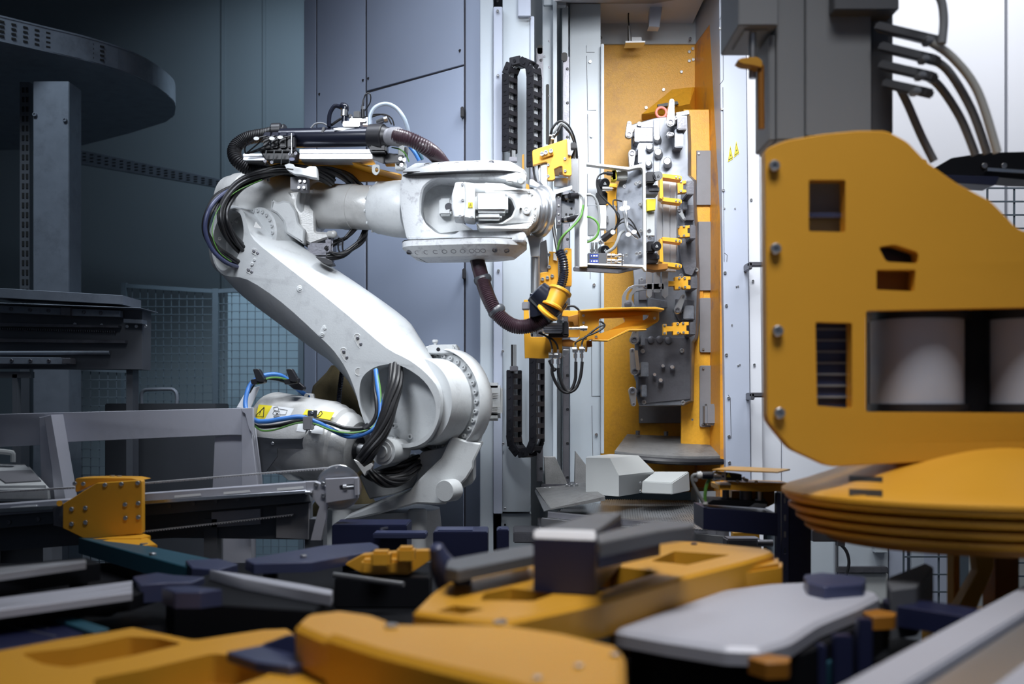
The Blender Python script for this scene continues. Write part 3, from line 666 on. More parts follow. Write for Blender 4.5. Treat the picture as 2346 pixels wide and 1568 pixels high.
bx = rp('web_boss', MB().pbox(1006, 454, 1034, 493, 5.245, .06, .008), 'robot_white'); fin(MB().cyl(P(1028, 474, 5.243), P(1028, 474, 5.26), .018), 'boss_hole', 'dark_steel', bx)
def plan(L, W, r0, r1):
    p = rnd([(-L, -W), (L, -W), (L, W), (-L, W)], r1, 8); return p
def hcap(name, levels, m='robot_scuffed'):
    mb = MB(); base = rnd([(-.285, -.06), (-.25, -.15), (-.05, -.165), (.16, -.165), (.275, -.10), (.29, 0), (.275, .10), (.16, .165), (-.05, .165), (-.25, .15), (-.285, .06)], .05, 3); rings = []
    for z, ins, sh in levels:
        q = inset(base, ins); rings.append([mb.bm.verts.new((O.x+dY.x*(u+sh)+nY.x*v, O.y+dY.y*(u+sh)+nY.y*v, z)) for u, v in q])
    n = len(base)
    for a, b in zip(rings, rings[1:]):
        for i in range(n): j = (i+1) % n; mb.bm.faces.new((a[i], a[j], b[j], b[i]))
    mb.bm.faces.new(rings[0]); mb.bm.faces.new(rings[-1]); return rp(name, mb, m, ang=25)
Yc_ = 5.10
zz = lambda y: P(0, y, Yc_).z
ct = hcap('top_cover', [(zz(394), .004, 0), (zz(393), 0, 0), (zz(383), 0, 0), (zz(381), .004, 0), (zz(365), .052, .0), (zz(363), .075, 0)])
cb = hcap('bottom_cover', [(zz(546), .004, 0), (zz(548), 0, 0), (zz(561), 0, 0), (zz(563), .004, 0), (zz(584), .055, .0), (zz(586), .075, 0)])
hcap('cover_gap_line', [(zz(395.6), -.0015, 0), (zz(393.6), -.0015, 0)], 'black_rubber'); hcap('cover_gap_line', [(zz(547.6), -.001, 0), (zz(546.2), -.001, 0)], 'black_rubber')  # black rings drawn for the dark gaps between covers and yoke
rp('yoke_seam', MB().cast(z2((128, 298), (600, 284), (1000, 280), (1400, 292), (1705, 326), (1705, 332), (1400, 298), (1000, 286), (600, 290), (128, 304)), 5.126, .02), 'black_rubber')
def capscrew(u, y, up, par):
    au = abs(u-.0); e = max(0, u-.16)*.55+max(0, -.05-u)*.08
    c = Vector((O.x, O.y, zz(y)))+dY*u+nY*(-.132+e)
    n = (-nY*.62+Vector((0, 0, up*.78))+(dY*.4 if u > .2 else Vector())).normalized()
    fin(MB().lathe(c, n, [(-.004, .0125), (.002, .0125), (.002, .0100), (-.003, .009), (-.003, .001)], 16), 'cover_screw', 'dark_steel', par)  # dark colour stands in for the shaded recess of each screw
for u in (-.235, -.195, -.152, -.108, -.066, -.024, .018, .060, .086, .112, .165, .215): capscrew(u, 574, -1, cb)
for u in (-.15, -.085, -.01, .08, .15): capscrew(u, 372, 1, ct)
rp('yoke_lug', MB().cyl(P(1193, 414, 5.0), P(1193, 414, 5.12), .017, ch=.004).pbox(1160, 404, 1176, 418, 5.04, .08, .006), 'robot_white')
# ---- wrist
Dw = Vector((.88, .47, 0)).normalized()
rp('wrist_housing', MB().cast(rnd(z2((1170, 440), (1400, 450), (1560, 505), (1720, 520), (1830, 590), (1868, 760), (1830, 950), (1740, 1050), (1520, 1052), (1100, 1048), (1060, 960), (1400, 946), (1520, 872), (1562, 770), (1520, 660), (1400, 576), (1180, 572)), 4), lambda x, y: 5.06+max(0, x-1190)*.0012, .22, ch=4), 'robot_white')
rp('wrist_recess', MB().cast(z2((1040, 565), (1420, 575), (1570, 760), (1420, 950), (1040, 935)), 5.2, .04), 'casting_grey')
rp('wrist_pivot', MB().cyl(P(1150, 395, 5.25), P(1150, 440, 5.25), .085, .07, 40).cyl(P(1150, 520, 5.25), P(1150, 560, 5.25), .09, .10, 40), 'robot_white')
rp('wrist_roll', MB().lathe(P(1180, 479, 5.16), Dw, [(0, .088), (.07, .094), (.076, .094), (.078, .09)], 56), 'robot_white')
wf = rp('wrist_flange', MB().lathe(P(1180, 479, 5.16), Dw, [(.07, .086), (.088, .086), (.090, .098), (.098, .102), (.106, .098), (.112, .106), (.124, .106), (.126, .085)], 64), 'steel')
mo = rp('wrist_motor', MB().pbox(1088, 442, 1164, 486, 5.02, .12, .014, 3).pbox(1090, 488, 1150, 504, 5.03, .1, .012, 3).cyl(P(1085, 431, 5.07), P(1124, 431, 5.09), .021, ch=.002).cyl(P(1110, 431, 5.085), P(1140, 431, 5.1), .019), 'robot_white')
mc = rp('motor_cover', MB().cast(rnd(z2((800, 437), (905, 432), (925, 560), (925, 870), (880, 892), (780, 885), (752, 760), (755, 600)), 3), 4.985, .16, ch=3), 'robot_scuffed')
rp('motor_flange', MB().cast(rnd(z2((905, 432), (1050, 448), (1050, 560), (1050, 905), (1000, 910), (905, 890), (925, 700)), 3), 4.99, .15, ch=3), 'robot_white')
bolts(mc, z2((890, 462), (895, 662), (862, 868)), 4.984, 3.4); bolts(rob, z2((1010, 882),), 4.989, 3.2, name='flange_bolt')
wl = rp('warning_label', MB().cast(z2((962, 692), (1022, 692), (1022, 766), (962, 766)), 4.988, .003), 'label_yellow')
fin(MB().cast(z2((994, 700), (1020, 762), (964, 762)), 4.9875, .001, holes=[z2((994, 713), (1012, 756), (974, 756))]), 'label_triangle', 'ink_black', wl)
fin(MB().cast(z2((992, 726), (998, 726), (994, 738), (999, 738), (992, 752), (993, 742), (988, 742)), 4.9875, .001), 'label_bolt', 'ink_black', wl)
b = MB().lathe(P(1206, 481, 5.08), (-.1, -1, 0), [(-.01, .020), (.004, .020), (.006, .016), (.006, .010), (.002, .009), (.002, .003), (.008, .003), (.008, .0005)], 28); rp('oil_plug', b)
rp('tapped_hole', MB().cyl(P(1193, 479, 5.055), P(1193, 479, 5.07), .0055), 'ink_black')
for x, y in z2((1830, 760), (1825, 850), (1815, 890), (1805, 925), (1790, 955), (1770, 985), (1745, 1008), (1790, 590), (1755, 560)):
    bolt(rob, P(x-2, y, 5.10+max(0, x-1190)*.0012-.04), (-.3, -1, 0), .006, .006, 'robot_white', 'wrist_screw')
# ================================================================ dress: hoses and cables that ride on the robot
def tb_(name, pts, r, m='black_rubber', par=None, **k): return fin(MB().tube([P(*p) for p in pts], r, **k), name, m, par or rob)
def strands(name, pts, r, n, R, m='black_rubber', tw=1.6, seed=1, par=None):
    rr = random.Random(seed); path = smooth_path([P(*p) for p in pts], 3); out = []
    for s in range(n):
        ph = 2*math.pi*s/n; q = []; u = None; rad = R*(1 if s else .1)
        for i, p in enumerate(path):
            d = (path[min(i+1, len(path)-1)]-path[max(0, i-1)]).normalized()
            if u is None: u, _ = perp(d)
            u = (u-d*u.dot(d)).normalized(); v = d.cross(u); a = ph+tw*i/len(path)*3
            q.append(p+(u*math.cos(a)+v*math.sin(a))*rad)
        out.append(fin(MB().tube(q, r, 8, 2), name, m, par or rob))
    return out
strands('black_cable', [(760, 415, 5.40), (722, 397, 5.33), (660, 388, 5.33), (600, 400, 5.32), (548, 425, 5.26), (516, 468, 5.2), (512, 505, 5.17), (530, 545, 5.22), (560, 575, 5.32), (590, 590, 5.4)], .0085, 8, .020, seed=3)
strands('black_cable', [(545, 430, 5.3), (500, 452, 5.22), (478, 490, 5.16), (474, 530, 5.16), (492, 568, 5.18), (520, 590, 5.22), (548, 606, 5.32)], .0095, 4, .013, seed=5)
tb_('blue_cable', [(560, 420, 5.3), (510, 446, 5.2), (480, 480, 5.13), (470, 525, 5.12), (485, 570, 5.14), (515, 600, 5.18), (545, 612, 5.3)], .010, 'navy_light')
tb_('green_cable', [(600, 412, 5.30), (540, 440, 5.22), (500, 480, 5.16), (486, 530, 5.14), (500, 575, 5.16), (530, 600, 5.22)], .0022, 'green_cable', n=6)
strands('black_cable', [(715, 392, 5.34), (760, 396, 5.36), (800, 410, 5.42), (830, 440, 5.55)], .010, 5, .018, seed=8)
strands('black_cable', [(838, 520, 5.5), (832, 545, 5.45), (812, 568, 5.42), (785, 584, 5.4), (748, 590, 5.38)], .0075, 4, .011, seed=9)
strands('black_cable', [(815, 520, 5.45), (795, 545, 5.42), (770, 556, 5.4), (745, 570, 5.38)], .006, 3, .009, seed=10)
for x in (776, 786): tb_('black_cable', [(x, 545, 5.4), (x-1, 570, 5.4), (x+6, 583, 5.4)], .004)
tb_('black_cable', [(754, 577, 5.36), (790, 581, 5.36), (820, 560, 5.38)], .005)
strands('black_cable', [(905, 842, 5.06), (905, 880, 4.99), (895, 920, 4.95), (885, 960, 4.92), (868, 1000, 4.90), (845, 1035, 4.88), (828, 1062, 4.90)], .0115, 8, .024, seed=4, tw=.9)
strands('black_cable', [(838, 1078, 5.0), (860, 1095, 4.98), (890, 1105, 5.0), (925, 1095, 5.05), (955, 1065, 5.15)], .009, 7, .019, seed=6)
strands('black_cable', [(850, 1088, 5.05), (885, 1085, 5.05), (925, 1070, 5.1), (955, 1050, 5.2)], .008, 4, .016, seed=7)
tb_('blue_cable', [(861, 848, 5.06), (866, 890, 5.0), (872, 930, 4.96), (868, 965, 4.93), (852, 985, 4.92), (825, 998, 4.92), (795, 1000, 4.93), (760, 985, 4.92), (725, 968, 4.9), (690, 956, 4.89), (650, 960, 4.89), (610, 966, 4.9), (582, 962, 4.92), (563, 935, 4.98), (566, 900, 5.02), (580, 875, 5.06), (610, 860, 5.1), (645, 862, 5.14), (680, 890, 5.2), (712, 915, 5.3)], .0105, 'blue_cable', n=12)
tb_('black_cable', [(856, 850, 5.07), (858, 890, 5.02), (862, 920, 4.97), (862, 950, 4.95), (850, 972, 4.94), (830, 982, 4.93), (790, 981, 4.92), (750, 968, 4.92), (700, 962, 4.93), (640, 975, 4.93), (600, 978, 4.94), (580, 970, 4.95)], .009)
tb_('green_cable', [(862, 845, 5.06), (872, 900, 4.98), (868, 950, 4.94), (858, 975, 4.92), (830, 989, 4.91), (790, 992, 4.91), (755, 985, 4.9), (715, 970, 4.89), (680, 970, 4.89), (630, 985, 4.89), (600, 987, 4.9), (582, 975, 4.92)], .0042, 'green_cable', n=8)
tb_('green_cable', [(590, 880, 5.04), (620, 866, 5.08), (660, 872, 5.13), (700, 905, 5.26)], .0042, 'green_cable', n=8)
tb_('black_cable', [(570, 900, 5.05), (590, 872, 5.1), (620, 868, 5.14), (655, 876, 5.17), (690, 898, 5.25), (708, 912, 5.3)], .007)
for x, y in ((590, 858), (666, 858)):
    b = MB().cast(rnd([(x-11, y-12), (x+2, y-13), (x+14, y+8), (x+16, y+18), (x-2, y+16)], 4), 5.02, .05, ch=1)
    b.cast(rnd([(x-16, y+12), (x+18, y+8), (x+16, y+20), (x-14, y+24)], 4), 5.04, .05, ch=1); rp('cable_strap', b, 'black_plastic')
rp('cable_strap', MB().cast(rnd([(650, 872), (675, 868), (698, 888), (694, 896), (672, 892)], 3), 5.12, .05, ch=1), 'black_plastic')
rp('cable_strap', MB().lathe(P(842, 982, 4.93), (.8, 0, .5), [(-.012, .022), (.012, .022)], 20), 'black_plastic')
b = MB().cast(rnd(z7((1320, 1140), (1380, 1165), (1440, 1230), (1520, 1180), (1540, 1210), (1520, 1250), (1470, 1275), (1450, 1330)), 2), 4.86, .06, ch=.8); rp('cable_anchor', b, 'casting_grey')
# ---- balancing cylinder at lower left
q0, q1 = P(618, 988, 5.28), P(818, 1028, 5.12); AB = (q1-q0).normalized(); LB = (q1-q0).length
b = MB().lathe(q0, AB, [(-.06, .03), (-.055, .13), (-.02, .172), (.0, .182), (.02, .186), (LB*.60, .190), (LB*.68, .192), (LB*.72, .184), (LB*.76, .184), (LB*.80, .174), (LB*.84, .172), (LB*.87, .158), (LB*.92, .154), (LB*.96, .14), (LB, .12), (LB+.004, .06)], 64)
bc = rp('balancing_cylinder', b, 'casting_grey')
fin(MB().lathe(q0, AB, [(LB, .0), (LB+.006, .058), (LB+.01, .058), (LB+.01, .04)], 36), 'rod_seal', 'black_rubber', bc)
fin(MB().cyl(q1, q1+AB*.13+Vector((0, 0, .0)), .026), 'piston_rod', 'steel', bc)
fin(MB().cast(rnd(z7((780, 400), (870, 405), (885, 465), (755, 455)), 2), 5.2, .03, holes=[ell(*z7((820, 436))[0], 3, 3.6, 14)], ch=.6), 'lifting_eye', 'casting_grey', bc)
uB, vB = perp(AB)
def wrap(name, pts, m, off=.001, r=None, par=None):
    "sheet laid on the cylinder: pixels projected onto its surface"
    mb = MB(); vs = []
    cam0 = Vector((0, 0, CZ))
    def hit(x, y):
        d = (P(x, y, 5)-cam0).normalized(); o = cam0-q0
        R = .190+off; dp = d-AB*d.dot(AB); op = o-AB*o.dot(AB); A = dp.dot(dp); B = 2*dp.dot(op); Cc = op.dot(op)-R*R; D = B*B-4*A*Cc
        t = (-B-math.sqrt(max(0, D)))/(2*A); return cam0+d*t
    (a, b_, c_, d_) = pts; nu, nv = 6, 8
    for j in range(nv+1):
        for i in range(nu+1):
            s, t = i/nu, j/nv; x = (a[0]*(1-s)+b_[0]*s)*(1-t)+(d_[0]*(1-s)+c_[0]*s)*t; y = (a[1]*(1-s)+b_[1]*s)*(1-t)+(d_[1]*(1-s)+c_[1]*s)*t
            vs.append(hit(x, y))
    mb.add(vs, [(j*(nu+1)+i, j*(nu+1)+i+1, (j+1)*(nu+1)+i+1, (j+1)*(nu+1)+i) for j in range(nv) for i in range(nu)])
    return fin(mb, name, m, par or bc)
wrap('warning_label', z7((260, 525), (412, 540), (320, 702), (215, 690)), 'label_yellow')
wrap('picture_label', z7((412, 540), (655, 570), (590, 690), (320, 702)), 'label_white')
wrap('notice_label', z7((790, 580), (1110, 612), (1060, 698), (745, 650)), 'label_yellow')
wrap('notice_label', z7((700, 740), (990, 760), (975, 860), (680, 825)), 'label_white')
def inkline(pts, r=.0011, par=None, Y=4.99): return fin(MB().tube([P(x, y, Y) for x, y in pts], r, 5, 1), 'label_print', 'ink_black', par or bc)
def ihit(x, y, off=.003):
    cam0 = Vector((0, 0, CZ)); d = (P(x, y, 5)-cam0).normalized(); o = cam0-q0; R = .190+off; dp = d-AB*d.dot(AB); op = o-AB*o.dot(AB); A = dp.dot(dp); B = 2*dp.dot(op); Cc = op.dot(op)-R*R
    return cam0+d*((-B-math.sqrt(max(0, B*B-4*A*Cc)))/(2*A))
def iln(pts, r=.0011): return fin(MB().tube([ihit(x, y) for x, y in z7(*pts)], r, 5, 1), 'label_print', 'ink_black', bc)
iln([(320, 558), (310, 665), (222, 652), (320, 558)], .0022); iln([(283, 590), (270, 625)], .0018); iln([(268, 633), (266, 640)], .0018)
iln([(425, 560), (470, 552), (485, 575), (470, 600), (430, 590), (425, 560)]); iln([(430, 600), (415, 630), (440, 645), (500, 640), (490, 600), (430, 600)])
iln([(490, 575), (580, 590), (560, 640), (495, 640)]); iln([(450, 615), (480, 640)]); iln([(480, 615), (450, 640)]); iln([(425, 660), (430, 675), (495, 655), (425, 660)])
iln([(915, 670), (950, 655), (972, 625), (965, 603), (945, 605), (925, 640)], .0016); iln([(935, 610), (930, 640)], .0014)
iln([(750, 645), (800, 645)], .0014)
# bracket arm carrying the cables past the cylinder
b = MB().cast(rnd(z7((195, 880), (455, 908), (740, 908), (775, 880), (790, 800), (810, 590), (915, 590), (880, 960), (850, 1025), (465, 1020), (470, 1110), (360, 1255), (340, 1290), (190, 1280)), 3), 5.0, .012, ch=.6); br = rp('cable_bracket', b, 'dark_collar')
bolts(br, z7((415, 962), (232, 1138), (858, 615), (835, 830)), 4.997, 3.6)
rp('cable_block', MB().pbox(*z7((752, 660))[0], *z7((850, 815))[0], 4.86, .07, .004), 'panel_grey')
rp('side_plate', MB().cast(z7((130, 350), (270, 320), (165, 570), (10, 560)), 5.12, .008, ch=.6), 'label_white')
rp('cylinder_cradle', MB().cast(rnd(z7((400, 1200), (480, 1115), (640, 1265), (760, 1380), (590, 1380), (480, 1280)), 3), 5.12, .05, ch=1), 'robot_white')
# ---- package on top of the upper arm
b = MB().cast([(574, 368), (694, 365), (792, 364), (856, 384), (919, 399), (919, 402), (856, 388), (792, 368), (694, 369), (574, 371)], 5.3, .30); rp('bracket_plate', b, 'orange_paint')
b = MB().cast([(694, 369), (792, 368), (856, 388), (919, 402), (917, 415), (814, 415), (770, 402), (700, 390)], 5.45, .03); rp('bracket_web', b, 'orange_paint')
b = MB()
def prof(x0, y0, x1, y1, Y, d):
    h = (y1-y0)/2.0
    b.pbox(x0, y0, x1, y0+h-1.5, Y, d, .002).pbox(x0, y1-h+1.5, x1, y1, Y, d, .002).pbox(x0+1, y0+1, x1-1, y1-1, Y+.008, d-.016)
prof(686, 342, 853, 364, 5.22, .14); prof(557, 352, 606, 367, 5.24, .14); rp('alu_profile', b, 'aluminium')
rp('profile_end', MB().hexa([P(853, 365, 5.22), P(878, 376, 5.22), P(918, 376, 5.34), P(853, 365, 5.36), P(853, 341, 5.22), P(878, 349, 5.22), P(900, 352, 5.34), P(853, 341, 5.36)], .002).pbox(880, 352, 912, 374, 5.24, .08, .003), 'black_plastic')
b = MB().cyl(P(645, 317, 5.30), P(856, 313, 5.22), .045, n=40); can = rp('canister', b, 'black_gloss')
b = MB().cyl(P(848, 314, 5.21), P(880, 314, 5.19), .058, .060, 40, .004).cyl(P(880, 314, 5.19), P(896, 314, 5.18), .05, .04, 32).pbox(846, 318, 885, 348, 5.17, .1, .008); rp('end_flange', b, 'black_plastic')
for x, y in ((741, 299), (835, 300)): fin(MB().obox(P(x, y, 5.23), ((.3, 0, 1), (0, 1, 0), (1, 0, -.3)), (.014, .012, .006), .002), 'band_clip', 'black_plastic', can)
fin(MB().cast([(764, 294), (778, 292), (812, 293), (812, 300), (776, 299), (764, 297)], 5.205, .004), 'canister_label', 'label_white', can)
b = MB().lathe(P(889, 313, 5.17), P(925, 314, 5.12)-P(889, 313, 5.17), [(0, .036), (.006, .038), (.02, .034), (.022, .042), (.06, .044), (.085, .034)], 36); rp('hose_fitting', b, 'panel_grey')
fin(MB().tube([P(905, 311, 5.13), P(940, 320, 5.1), (P(975, 338, 5.12)), P(1000, 358, 5.2), P(1020, 385, 5.3)], .033, 20, 6, .06, .010), 'corrugated_hose', 'hose_brown', rob)
fin(MB().tube([P(655, 300, 5.36), P(610, 309, 5.38), P(565, 318, 5.38), P(538, 340, 5.36), P(543, 368, 5.34), P(575, 388, 5.36), P(620, 382, 5.42), P(680, 392, 5.5)], .032, 20, 6, .05, .009), 'corrugated_hose', 'black_rubber', rob)
rp('hose_clamp', MB().cyl(P(622, 300, 5.33), P(645, 299, 5.33), .035, ch=.004).pbox(622, 288, 645, 303, 5.3, .06, .006), 'black_plastic')
rp('manifold', MB().pbox(592, 338, 676, 346, 5.18, .1, .003).cast([(595, 344), (680, 344), (676, 366), (610, 366)], 5.2, .08, ch=1), 'black_plastic')
for k in range(4):
    x = 603+18.5*k; y = 303-k*.4
    o = rp('cable_plug', MB().pbox(x, y+8, x+15, 338, 5.16, .06, .004), 'black_plastic')
    fin(MB().hexa([P(x-1, y+9, 5.15), P(x+16, y+9, 5.15), P(x+16, y+9, 5.22), P(x-1, y+9, 5.22), P(x+3, y, 5.17), P(x+17, y, 5.17), P(x+17, y, 5.22), P(x+3, y, 5.22)], .002), 'plug_cap', 'black_gloss', o)
    strandp = [(x+7, 312, 5.15), (x-15, 318, 5.14), (x-40+k*3, 335, 5.16), (562+k*2, 352, 5.2)]
    tb_('thin_cable', strandp, .0035, 'black_rubber', n=6)
    tb_('thin_cable', [(x+7, 345, 5.16), (x+5, 362, 5.18), (x+4, 376, 5.24)], .003, 'grey_cable', n=6)
for x, y in z1((375, 655), (575, 655), (680, 640), (830, 920)):
    rp('cable_tag', MB().cast(ell(x, y, 6.5, 4, 14), 5.12, .002), 'label_white' if y < 340 else 'navy_light')
rp('tie_rod', MB().cyl(P(668, 306, 5.15), P(668, 352, 5.15), .004), 'steel_bright')
bolts(rob, z1((880, 850), (490, 950), (575, 965), (805, 860)), 5.17, 4, m='dark_steel', name='clamp_screw')
rp('eye_plate', MB().cast(rnd([(852, 377), (870, 377), (870, 394), (861, 403), (852, 396)], 6), 5.24, .01, holes=[ell(863, 389, 4, 6, 16)], ch=.5), 'cover_grey')
# valves, plugs and loops above the canister
rp('valve_body', MB().pbox(785, 277, 824, 290, 5.2, .1, .004).pbox(800, 271, 838, 279, 5.22, .08, .003).pbox(830, 268, 850, 286, 5.24, .06, .003).cyl(P(807, 275, 5.24), P(807, 268, 5.24), .008), 'aluminium')
rp('solenoid', MB().pbox(810, 254, 826, 270, 5.22, .05, .004).pbox(797, 261, 806, 270, 5.23, .03, .003), 'black_plastic')
rp('connector', MB().cyl(P(832, 271, 5.22), P(831, 250, 5.22), .009, ch=.002).cyl(P(831, 244, 5.22), P(833, 228, 5.22), .006, .004), 'black_plastic')
rp('connector_nut', MB().cyl(P(831, 251, 5.22), P(831, 244, 5.22), .008, n=10), 'steel_bright')
tb_('thin_cable', [(833, 229, 5.22), (838, 216, 5.22), (848, 216, 5.22), (848, 235, 5.23), (834, 256, 5.25)], .003, n=6)
rp('elbow_fitting', MB().cyl(P(789, 284, 5.22), P(791, 252, 5.22), .014, ch=.003).tube([P(791, 254, 5.22), P(791, 245, 5.22), P(783, 243, 5.23)], .016, 12), 'black_gloss')
rp('fitting_sleeve', MB().cyl(P(788, 266, 5.215), P(789, 252, 5.215), .0155, n=20), 'steel')
tb_('black_hose', [(784, 247, 5.23), (768, 243, 5.23), (757, 258, 5.23), (754, 275, 5.23), (754, 291, 5.23)], .010, 'black_gloss')
tb_('black_hose', [(758, 288, 5.25), (775, 276, 5.25), (790, 268, 5.26)], .006)
tb_('grey_hose', [(712, 294, 5.26), (722, 284, 5.26), (738, 282, 5.26), (750, 288, 5.26)], .004, 'grey_cable')
tb_('clear_hose', [(847, 286, 5.24), (848, 265, 5.24), (860, 246, 5.24), (884, 238, 5.24), (908, 248, 5.24), (926, 272, 5.24), (935, 300, 5.26), (936, 318, 5.3)], .0095, 'clear_hose', n=12)
tb_('thin_cable', [(836, 268, 5.26), (862, 262, 5.26), (885, 266, 5.26), (897, 285, 5.26)], .0035); tb_('thin_cable', [(840, 272, 5.27), (875, 262, 5.27), (896, 270, 5.27), (903, 288, 5.27)], .0035)
rp('cable_gland', MB().cyl(P(864, 281, 5.2), P(884, 273, 5.18), .012, .013, 16, .002).cyl(P(880, 275, 5.18), P(888, 273, 5.18), .015, n=8), 'steel_bright')
tb_('blue_hose', [(938, 335, 5.3), (950, 350, 5.28), (960, 368, 5.28)], .009, 'blue_cable'); tb_('blue_hose', [(930, 330, 5.32), (955, 345, 5.3), (968, 366, 5.3)], .008, 'teal_paint')
tb_('green_cable', [(898, 338, 5.2), (915, 342, 5.16), (928, 352, 5.16), (937, 370, 5.2)], .0035, 'green_cable', n=6)
rp('push_fitting', MB().cyl(P(931, 360, 5.2), P(931, 350, 5.2), .009, n=6).cyl(P(931, 350, 5.2), P(931, 338, 5.2), .011, .009, 14), 'steel_bright')
rp('junction_box', MB().pbox(905, 355, 925, 375, 5.2, .06, .004), 'black_plastic'); rp('junction_plate', MB().pbox(905, 372, 930, 388, 5.22, .05, .003).pbox(912, 332, 926, 358, 5.25, .02, .002), 'cover_grey')
bolts(rob, z1((2220, 920), (2270, 935), (2235, 1000)), 5.19, 5, m='steel', name='box_gland')
# white cable clamp on the motor housing
b = MB().cast(rnd(z1((735, 995), (790, 975), (850, 985), (860, 1015), (1000, 1040), (1060, 1010), (1140, 1015), (1152, 1160), (1080, 1150), (960, 1120), (860, 1110), (770, 1060)), 1.5, 2), 5.2, .06, ch=.8); cl = rp('white_clamp', b, 'label_white')
fin(MB().cast(z1((765, 1035), (850, 1045), (850, 1060), (765, 1050)), 5.198, .004), 'clamp_slot', 'ink_black', cl)
rp('clamp_bracket', MB().pbox(665, 405, 684, 435, 5.28, .05, .002).pbox(682, 404, 703, 436, 5.25, .08, .003), 'panel_grey')
bolts(rob, z1((935, 1205), (995, 1208), (920, 1285), (985, 1285)), 5.245, 3.6, name='clamp_screw')
rp('motor_eye', MB().ball(P(615, 403, 5.4), .014).cyl(P(615, 404, 5.4), P(615, 416, 5.4), .008), 'steel')
rp('housing_clip', MB().pbox(525, 444, 534, 450, 5.5, .05, .003), 'dark_steel')
# hose clamps along the lower loop live with the hose
hz = thing('process_hose', 'brown corrugated hose looping down from the white robot wrist to the gripper', 'hose', P(1150, 760, 5.2))
fin(MB().tube([P(1075, 540, 5.36), P(1090, 585, 5.3), P(1102, 630, 5.2), P(1118, 680, 5.14), P(1142, 722, 5.12), P(1180, 748, 5.1), P(1222, 744, 5.08), P(1258, 722, 5.04), P(1275, 700, 5.02)], .032, 22, 8, .06, .0085), 'corrugated_hose', 'hose_brown', hz)
for x, y, Y, d in ((1106, 641, 5.19, (.3, 0, -1)), (1138, 713, 5.13, (.55, 0, -.8))):
    fin(MB().lathe(P(x, y, Y), d, [(-.020, .030), (-.016, .037), (-.006, .0415), (.006, .0415), (.016, .037), (.020, .030)], 32), 'hose_collar', 'dark_collar', hz)
# ================================================================ STEEL FIXTURE IN THE CELL
fx = thing('clamping_fixture', 'tall steel fixture block with toggle clamps standing in the orange cell', 'fixture', P(1520, 950, 6.5))
FY = 6.28
fo = [(1446, 286), (1498, 271), (1521, 268), (1560, 264), (1575, 264), (1577, 330), (1577, 402), (1588, 412), (1590, 470), (1592, 503), (1595, 560), (1598, 634), (1597, 690), (1594, 768), (1592, 776), (1585, 785), (1583, 918), (1560, 929), (1464, 930), (1457, 905), (1457, 876), (1452, 862), (1454, 800), (1452, 700), (1452, 640), (1445, 560), (1446, 400)]
back = [(x+14, y+3) for x, y in fo]
bk = fin(MB().cast(fo, FY, .32, back=back, ch=1.5), 'fixture_plate', 'machined_steel', fx)
fin(MB().cast([(1578, 350), (1590, 352), (1590, 400), (1607, 420), (1607, 500), (1613, 510), (1613, 690), (1606, 760), (1600, 800), (1600, 915), (1588, 925), (1584, 800), (1596, 690), (1592, 500)], FY+.2, .14, ch=1), 'fixture_side', 'grime_steel', fx)
def fp(name, pts, Y, d, m='machined_steel', ch=.8, holes=(), par=None): return fin(MB().cast(pts, Y, d, holes=holes, ch=ch), name, m, par or fx)
# raised machined fields
fp('machined_pad', rect(1497, 275, 1512, 400), FY-.012, .02); fp('machined_pad', rect(1460, 292, 1496, 325), FY-.012, .02, 'dark_steel')
fp('machined_pad', rnd([(1462, 775), (1582, 775), (1582, 915), (1462, 925)], 4), FY-.01, .02, 'dark_steel')
fp('machined_pad', rect(1464, 640, 1500, 688), FY-.02, .03, 'dark_steel'); fp('top_flange', [(1548, 258), (1578, 252), (1580, 262), (1552, 266)], FY+.12, .05, 'steel_bright')
fp('stepped_block', rnd([(1556, 555), (1592, 540), (1596, 610), (1586, 632), (1570, 628), (1560, 600)], 3), FY-.05, .06, 'dark_steel'); fp('stepped_block', rect(1570, 470, 1590, 505), FY-.04, .05, 'dark_steel')
fp('stepped_block', [(1550, 685), (1590, 688), (1592, 732), (1556, 735), (1548, 720)], FY-.05, .06, 'dark_steel')
fp('stepped_block', [(1484, 682), (1528, 690), (1530, 705), (1484, 703)], FY-.06, .07, 'machined_steel')
for x, y, r, L in ((1507, 322, 9, .05), (1489, 340, 9, .03), (1509, 355, 10, .05), (1530, 376, 10, .05), (1487, 378, 8, .03), (1520, 841, 5, .04), (1541, 844, 6, .05), (1501, 861, 5, .04), (1515, 874, 6, .05)):
    fin(MB().lathe(P(x, y, FY-.01), (-.2, -1, .1), [(0, px(r, FY)), (L, px(r, FY)*.9), (L+.005, px(r, FY)*.7)], 20), 'rest_pin', 'steel' if y < 500 else 'steel_bright', fx)
for x, y in ((1491, 779), (1511, 778), (1531, 780)): fin(MB().lathe(P(x, y, FY-.01), (0, -1, 0), [(0, .019), (.012, .019), (.014, .016)], 24), 'rest_disc', 'dark_steel', fx)
bolts(fx, z4((205, 300), (615, 215), (600, 260)), FY-.012, 5.5); bolts(fx, z5((530, 985), (185, 378), (195, 990), (525, 345), (655, 295), (205, 1425), (540, 1430)), FY-.012, 5)
